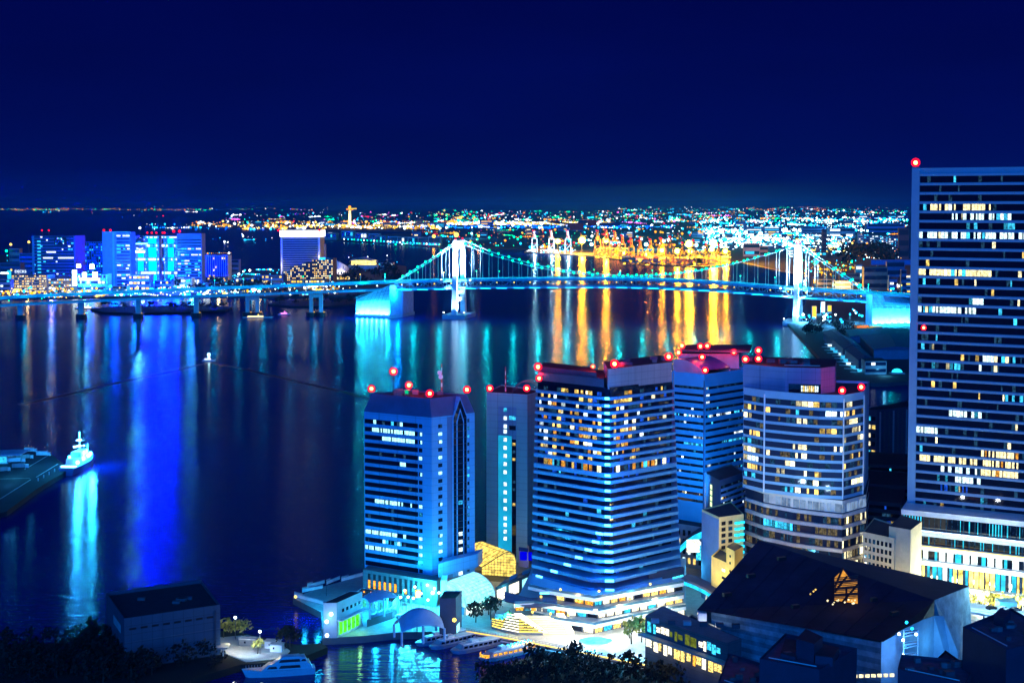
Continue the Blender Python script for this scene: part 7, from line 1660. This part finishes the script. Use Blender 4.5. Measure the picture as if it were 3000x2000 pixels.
for k in range(9):
    x, y = [(2424, 1016), (2432, 1026), (2440, 1034), (2456, 1042), (2462, 1050), (2470, 1060), (2478, 1070), (2492, 1080), (2510, 1090)][k]
    p = G(x, y, 3.5); r = thing('loading_bay', f"{['first', 'second', 'third', 'fourth', 'fifth', 'sixth', 'seventh', 'eighth', 'ninth'][k]} cyan-lit loading bay from the bridge end on the right quay", 'loading bay', p, 'loading bays on the right quay')
    mb = MB(); mb.box(p, 14, 4, .6, CONC); mb.obox(p + Vector((-3, 1, 3.2)), (11, 0, 0), (0, 4, 0), (0, 0, .4), STEEL); mb.build('canopy', r)
    MB().box(p + Vector((3, .5, .61)), 5, .3, 2.5, CYA if k % 3 else WHT).build('lit_door', r); light('POINT', p + Vector((0, -2, 3.0)), 700, (.08, .6, 1), .6, 'bay_light')
ol = MB(); p = G(2500, 962, 3.5); ol.obox(p, (22, -3, 0), (0, 12, 0), (0, 0, 5), ORGP); ol.obox(p + Vector((24, -2, 0)), (18, -2, 0), (0, 10, 0), (0, 0, 3.4), YCR); ol.build('orange_shed', label='orange-lit flat shed below the right anchorage', cat='shed'); light('POINT', p + Vector((15, -12, 9)), 14000, (1, .6, .1), 1, 'yard_light')
for k in range(26):
    x, y = R.choice([(2340, 945), (2365, 950), (2395, 955), (2430, 950), (2460, 955), (2500, 945), (2510, 935)]); x += R.uniform(-18, 18); y += R.uniform(-10, 8)
    p = G(x, y, 3.5); mb = MB(); h = R.uniform(7, 13); mb.tube(p, p + Vector((0, 0, h)), .18, STEELD, 4); mb.ball(p + Vector((0, 0, h + .8)), R.uniform(.9, 2.2), R.choice([L_WHT, L_CYA, L_CYA]), 6, 4)
    mb.build('street_lamp', label='blue-white street lamp on the quay under the right bridge tower', cat='street lamp', group='lamps under the right bridge tower')
for x, y, e, c in ((2350, 935, 9e4, (.1, .5, 1)), (2430, 940, 9e4, (.05, .4, 1)), (2500, 930, 7e4, (.1, .6, 1)), (2430, 835, 2.5e5, (1, .6, .08)), (2480, 835, 2e5, (1, .6, .08)), (2560, 830, 1e5, (1, .7, .3)), (2590, 1085, 6000, (.1, .6, 1)), (2400, 905, 4e4, (.1, .6, 1))): light('POINT', D(x, y, G(x, y + 14, 4).y), e, c, 1.5, 'quay_light')
bs = thing('cyan_dome', 'glowing cyan dome kiosk on the right quay end', 'kiosk', G(2628, 1094, 3.5)); mb = MB(); mb.ball(G(2628, 1092, 3.5), 6, emi('dome_cyan', (.02, .65, 1), 2.2), 12, 8, .8); mb.build('dome', bs); MB().box(G(2628, 1094, 3.51), 15, 9, 1, CONC).build('base', bs)
for x, y0, y1, c in ((2385, 897, 932, FYE), (2411, 884, 915, FWH), (2430, 895, 912, FYE)):
    Y = G(x, y1 + 6, 3.5).y; p = D(x - 5, y1, Y); t = thing('lit_column', {2385: 'golden lit slab right of the right bridge tower', 2411: 'white lit slab between two golden ones by the right bridge tower', 2430: 'short golden slab farthest from the right bridge tower'}[x], 'lit slab', (p.x, p.y, 3.5)); mb = MB(); mb.obox(p, (6, 0, 0), (0, 3, 0), (0, 0, D(x, y0, Y).z - p.z), c); mb.build('lit_panel', t); MB().obox((p.x - .5, p.y + .3, 3.5), (7, 0, 0), (0, 5, 0), (0, 0, D(x, y0, Y).z - 3.2), CONC).build('frame', t)
# ------------------------------------------------------------------ small boats
def small_boat(px, py, L, label, m1, m2, ang=0.0, cab=True):
    p = G(px, py, 0); X = Vector((math.cos(ang), math.sin(ang), 0)); Y = Vector((-X.y, X.x, 0)); r = thing('small_boat', label, 'boat', p)
    mb = MB(); hull(mb, p, X, Y, L, L * .28, -.2, 1.6, HULL, .4, .85, .5); mb.build('hull', r)
    mb = MB(); cabin(mb, p, X, Y, -L * .35, L * .18, L * .2, 1.6, 2.2, HULL, .8, .8); mb.build('cabin', r)
    mb = MB(); mb.obox(p - X * L * .34 - Y * (L * .115) + Vector((0, 0, 2)), X * L * .5, Y * -.15, (0, 0, 1.3), m1); mb.ball(p + Vector((0, 0, 5)), 1.0, m2, 6, 4); mb.tube(p + Vector((0, 0, 3.8)), p + Vector((0, 0, 5)), .12, STEELD, 4); mb.build('lit_window', r); return p
p = small_boat(612, 1058, 15, 'lone water bus with a white lamp in the middle of the bay', FWH, L_WHT, .1); MB().ball(p + Vector((0, 0, 8)), 1.5, SHW, 6, 4).build('mast_lamp', bpy.data.objects[p and [o.name for o in bpy.data.objects if o.name.startswith('small_boat')][-1]])
small_boat(834, 922, 22, 'pink-lit boat under the bridge approach', emi('boat_pink', (1, .25, .9), 3), L_PNK, .5)
p = small_boat(757, 931, 50, 'yellow-lit restaurant barge between the bridge approach piers', emi('boat_gold', (1, .75, .2), 4), L_YELW, .15)
small_boat(258, 904, 44, 'white-lit pleasure boat behind the bridge approach at the left', emi('boat_white_gold', (1, .9, .6), 4), L_YELW, .0)
# ------------------------------------------------------------------ scattered far lights
def scatter(name, label, regions, kind='stuff'):
    mb = MB()
    for (x0, x1, y0, y1, n, mats_, s_) in regions:
        todo = [(R.uniform(x0, x1), R.uniform(y0, y1), None) for _ in range(n // 2)]
        for _ in range(n // 18):                                   # rows of lamps along streets and quays
            cx, cy_, st = R.uniform(x0, x1), R.uniform(y0, y1), R.uniform(1.5, 7); m_ = R.choice(mats_); sl = R.uniform(-.05, .08)
            todo += [(cx + st * j, min(y1, max(y0, cy_ + sl * st * j + R.gauss(0, .25))), m_ if R.random() < .8 else None) for j in range(R.randint(4, 14))]
        for x, y, m_ in todo:
            if not x0 <= x <= x1: continue
            z = R.uniform(5, 16) if m_ is None else 9; p = G(x, y, z)
            if p.y < 300 or p.y > 120000: continue
            mb.octa(p, p.y / F * s_ * R.choice([.35, .45, .55, .6, .7, .8, 1.1, 1.7]), m_ or R.choice(mats_))
    return mb.build(name, label=label, cat='lights', kind=kind)
Yl, Cl, Wl, Rl, Gl, Bl, Ol, Pl = L_YEL, L_CYA, L_WHT, L_RED, L_GRN, L_BLU, L_ORG, L_PNK
scatter('horizon_lights', 'scattered tiny lights of the distant city along the horizon', [
    (0, 620, 611, 616, 300, [Yl, Ol, Yl, L_YELW, Gl], 1.7), (0, 700, 604, 640, 40, [Yl, Wl, Cl, Rl], 1.5), (620, 960, 608, 616, 60, [Yl, Gl, Wl, Ol], 1.6), (660, 1300, 622, 655, 420, [Wl, Cl, Yl, Rl, Pl, Gl], 1.8),
    (1270, 1400, 612, 655, 200, [Gl, Yl, Ol, Gl, Cl, L_YELW], 2.2), (1400, 1800, 618, 656, 520, [Gl, Yl, Cl, Wl, Ol, Rl], 2.0), (1800, 2660, 607, 650, 1300, [Cl, Wl, Cl, Yl, Gl, Ol], 2.1), (1800, 2660, 615, 660, 60, [Rl, Pl], 2.2), (2030, 2660, 640, 675, 800, [Cl, Cl, Wl], 2.4)])
scatter('airport_lights', 'golden and blue field of lights of the airport strip', [
    (560, 1300, 648, 664, 420, [Yl, Yl, L_YELW, Ol, Wl], 2.4), (700, 1290, 658, 670, 420, [Yl, L_YELW, Yl, Wl], 2.6), (1310, 1790, 652, 657, 1100, [L_YELW, Yl, Wl], 3.0), (560, 900, 664, 672, 60, [Bl, Cl], 2.0), (1200, 1980, 659, 668, 500, [Bl, Bl, Bl, Wl, Cl], 2.2), (420, 560, 655, 672, 60, [Cl, Bl, Wl], 1.8)])
scatter('port_lights', 'lights of yards and streets between airport and bay', [
    (1200, 1700, 668, 722, 300, [Rl, Yl, Ol, Cl, Gl], 2.2), (1700, 2150, 664, 720, 300, [Yl, Cl, Wl, Rl, Ol], 2.4), (1830, 2140, 735, 774, 700, [Yl, Yl, Ol, L_YELW], 2.6), (1740, 1840, 725, 756, 260, [Yl, L_YELW, Ol], 2.4), (1545, 1690, 715, 740, 90, [Wl, Cl, Ol], 2.2), (2060, 2450, 670, 725, 1300, [Cl, Wl, Cl, Wl], 2.8), (2330, 2500, 690, 745, 330, [Wl, Cl, L_YELW, Cl], 2.6), (2350, 2520, 760, 850, 170, [Yl, Yl, L_YELW, Gl, Cl], 2.8), (2500, 2660, 640, 760, 200, [Cl, Wl, Yl, Ol], 2.2), (2540, 2660, 830, 870, 50, [Wl, Cl, Ol], 2.4), (1060, 1290, 700, 716, 40, [Cl, Gl, Wl], 1.8), (640, 800, 682, 712, 22, [Wl, Yl, Cl], 1.6)])
scatter('shore_lights', 'street and shop lights along the opposite bay shore', [
    (0, 320, 826, 868, 420, [L_YELW, Yl, Wl, Yl, Cl], 2.8), (0, 60, 745, 800, 30, [Yl, Gl, Cl], 2.4), (320, 700, 822, 866, 420, [Cl, Wl, Wl, L_YELW, Cl], 2.8), (700, 1010, 826, 864, 240, [L_YELW, Cl, Yl, Wl], 2.6), (620, 830, 788, 835, 150, [Cl, Wl, Yl, Cl], 2.4), (590, 680, 700, 790, 18, [Wl, Yl, Cl], 1.8), (990, 1180, 800, 850, 26, [L_YELW, Gl, Wl], 2.0), (1000, 1180, 745, 800, 16, [Cl, Wl], 1.8)])
for k, (x, y, m) in enumerate(((33, 716, L_YELW), (20, 735, L_GRN), (86, 709, L_YELW), (182, 745, L_RED), (125, 675, L_RED), (145, 675, L_RED))):
    b_ = G(x, 800, 4); z = D(x, y, b_.y).z; t = thing('lamp_mast', ['tall amber lamp mast at the far left shore', 'green-cyan lamp mast at the far left shore edge', 'amber lamp mast left of the far office slab', 'red lamp mast before the far blue grid block', 'left red lamp mast above the far office slab', 'right red lamp mast above the far office slab'][k], 'lamp mast', b_); MB().tube(b_, (b_.x, b_.y, z), .8, STEELD, 4).build('pole', t); MB().ball((b_.x, b_.y, z), 3.4 if k < 3 else 2.4, m, 6, 4).build('lamp', t)
# ------------------------------------------------------------------ trees
LEAF = [mat('leaf_dark', (.004, .007, .004), .8, var=.5, scale=.5), mat('leaf_mid', (.008, .013, .006), .8, var=.5, scale=.5)]
BARK = mat('bark', (.05, .04, .03), .9)
def tree(p, h, w, label, group=None, n=90, name='tree', leaf=None, s_=None, low=False):
    p = Vector(p); r = thing(name, label, 'tree', p, group); mb = MB(); top = p + Vector((R.uniform(-.3, .3), R.uniform(-.3, .3), h * .6))
    mb.tube(p, top, h * .035, BARK, 6, h * .016)
    lim = []
    for k in range(5):
        a = k * 1.256 + R.uniform(-.4, .4); q = p + Vector((0, 0, h * R.uniform(.35, .55))); e = p + Vector((math.cos(a) * w * .34, math.sin(a) * w * .34, h * (R.uniform(.12, .8) if low else R.uniform(.55, .85)))); mb.tube(q, e, h * .014, BARK, 4, h * .006); lim.append(e)
    mb.build('trunk', r); mb = MB(); s_ = s_ or h * .10
    for k in range(n):
        c = R.choice(lim + [top + Vector((0, 0, h * .2))]); d = Vector((R.gauss(0, 1), R.gauss(0, 1), R.gauss(0, .75))).normalized() * w * .26 * R.random() ** .4; c = c + d
        u = Vector((R.gauss(0, 1), R.gauss(0, 1), R.gauss(0, 1))).normalized(); v = u.orthogonal().normalized(); s2 = s_ * R.uniform(.5, 1.2); w2 = u.cross(v)
        mb.poly([c - v * s2, c + u * s2 * .6 - w2 * s2 * .3, c + v * s2, c - u * s2 * .5 + w2 * s2 * .5], (leaf or LEAF)[R.random() < .4])
    mb.build('crown', r); return r
YLF = [mat('leaf_lit', (.20, .20, .04), .8), mat('leaf_lit_pale', (.3, .26, .06), .8)]  # brighter copy of the leaves, lamplight put into their colour
k = 0
for y in (1905, 1925, 1950, 1975, 1998):
    for x in range(1420, 2110, 46):
        lim = 1905 + max(0, (x - 1560)) * .17
        if x < 1560: lim = 1990 - (x - 1410) * .45
        yy = y + R.uniform(-6, 6); xx = x + R.uniform(-18, 18)
        if yy < lim + 16 or xx > 2100: continue
        tree(G(xx, yy, 2.6), R.uniform(6, 10), R.uniform(7, 11), 'dark bushy tree of the unlit park below the promenade', 'dark trees of the park below the promenade', 150, low=True); k += 1
for x, y in [(R.uniform(-20, 640), R.uniform(1900, 2000)) for _ in range(46)] + [(20, 1900), (90, 1895), (160, 1890), (225, 1888), (270, 1880), (300, 1900)]:
    if 350 < x < 660 and y < 1925: y = R.uniform(1935, 2000)
    if x > 520 and y > 1960: continue
    tree(G(x, y, 2.8), R.uniform(7, 11), R.uniform(8, 12), 'dark tree of the unlit garden in the bottom left corner', 'dark trees of the bottom left garden', 150, low=True)
for k, (x, y, h) in enumerate(((655, 1866, 8), (690, 1868, 7), (712, 1864, 7))): tree(G(x, y, 3.1), h, 8, ['left one of three lamp-lit yellow-green trees behind the yard', 'middle one of three lamp-lit yellow-green trees behind the yard', 'right one of three lamp-lit yellow-green trees behind the yard'][k], 'lit trees behind the yard', 130, leaf=YLF)
light('POINT', G(680, 1874, 8), 1500, (1, .9, .5), .5, 'tree_light')
tree(G(755, 1914, 3.1), 6, 5, 'small golden lamp-lit tree in the lit yard', None, 110, leaf=YLF); light('POINT', G(762, 1918, 7), 260, (1, .8, .3), .3, 'tree_light')
for k, (x, y) in enumerate(((838, 1900), (850, 1895))): tree(G(x, y, 2.8), 9, 9, ['dark bushy tree right of the lit yard', 'dark tree behind the bow of the gangway'][k], None, 130)
for k, (x, y, h) in enumerate(((1388, 1808, 8), (1394, 1822, 7), (1432, 1800, 9), (1438, 1815, 9), (1452, 1795, 7), (1415, 1800, 6))): tree(G(x, y, 3), h, 6, ['slim street tree before the arched hall, leftmost', 'yellow-lit sapling by the red lamp below the hall', 'dark green tree by the stairs, nearest the hall', 'dark tree at the corner of the planted terraces', 'small tree left of the roofed pavilion', 'short street tree in front of the hall shop window'][k], None, 110)
for k, (x, y, h) in enumerate(((1845, 1868, 8), (1872, 1862, 9), (1880, 1880, 8), (1850, 1885, 10), (2040, 1842, 5), (1955, 1830, 7))): tree(G(x, y, 3), h, 6, ['golden lit tree on the square, left one of the clump', 'golden lit tree on the square, rear one of the clump', 'golden lit tree on the square, right one of the clump', 'golden lit tree on the square, nearest the promenade', 'yellow-lit bush below the white pylon', 'lit green tree right of the mall shops'][k], None, 120, leaf=YLF)
light('POINT', G(1865, 1880, 9), 2600, (1, .75, .2), .6, 'tree_light')
for k, (x, y) in enumerate(((2575, 1570), (2550, 1580), (2590, 1575), (2640, 1500), (2648, 1520))): tree(G(x, y, 3) + Vector((0, 0, 0)), 10, 9, ['golden lit tree behind the beige building, middle one', 'golden lit tree behind the beige building, left one', 'golden lit tree behind the beige building, right one', 'golden tree at the corner of the glass podium, upper one', 'golden tree at the corner of the glass podium, lower one'][k], None, 120, leaf=YLF)
light('POINT', G(2575, 1590, 8), 4200, (1, .8, .15), .8, 'tree_light'); light('POINT', G(2636, 1530, 9), 2600, (1, .75, .15), .8, 'tree_light')
rdk = thing('raised_deck', 'raised planted deck in front of the glass podium carrying lit trees', 'deck', (D(2900, 1750, 608).x, 608, 3))
MB().prism([D(2700, 1750, 606).xy, D(3150, 1750, 590).xy, D(3150, 1750, 602).xy, D(2700, 1750, 620).xy], 3, 14, CONC, PAVE).build('deck', rdk)
for k in range(14):
    x = 2700 + k * 23 + R.uniform(-5, 5); p = D(x, 1750, 612 - k * .9); tree((p.x, p.y, 14), 9.5, 7, 'yellow-lit tree in the row before the glass podium', 'lit trees before the glass podium', 100, leaf=YLF)
for k in range(5): light('POINT', (D(2740 + k * 60, 1750, 606).x, 604 - k * 3, 20), 3600, (1, .8, .22), .6, 'tree_light')
for nm, regs, lab, grp, hh in (('tree', [(2480, 2600, 742, 788, 22)], 'dark wooded hill tree left of the tall right tower', 'dark trees on the far right hill', 45), ('tree', [(1000, 1180, 790, 846, 30), (470, 830, 845, 862, 16)], 'dark tree of the wooded point across the bay', 'dark trees across the bay', 22), ('tree', [(300, 660, 899, 911, 22), (800, 1060, 876, 892, 22)], 'dark tree on the low battery islet under the bridge', 'dark trees on the battery islets', 11), ('tree', [(2360, 2500, 955, 985, 22)], 'dark tree on the quay behind the right bridge tower', 'dark trees on the right quay', 11)):
    for x0, x1, y0, y1, n in regs:
        for _ in range(n):
            p = G(R.uniform(x0, x1), R.uniform(y0, y1), 3.2); tree(p, hh * R.uniform(.7, 1.2), hh * R.uniform(1.0, 1.6), lab, grp, 45, s_=hh * .17)
# ------------------------------------------------------------------ the hazy night air
def haze():
    m = bpy.data.materials.new('haze'); m.use_nodes = True; n = m.node_tree; n.nodes.clear()
    o = n.nodes.new('ShaderNodeOutputMaterial'); v = n.nodes.new('ShaderNodeVolumePrincipled')
    v.inputs['Color'].default_value = (.03, .42, 1, 1); v.inputs['Density'].default_value = 3.2e-5; v.inputs['Anisotropy'].default_value = 0.3
    n.links.new(v.outputs[0], o.inputs['Volume'])
    mb = MB(); mb.obox((-40000, -400, -6), (80000, 0, 0), (0, 62000, 0), (0, 0, 250), m)
    mb.build('haze', label='faint blue night haze over the bay', cat='haze', kind='stuff')
haze()
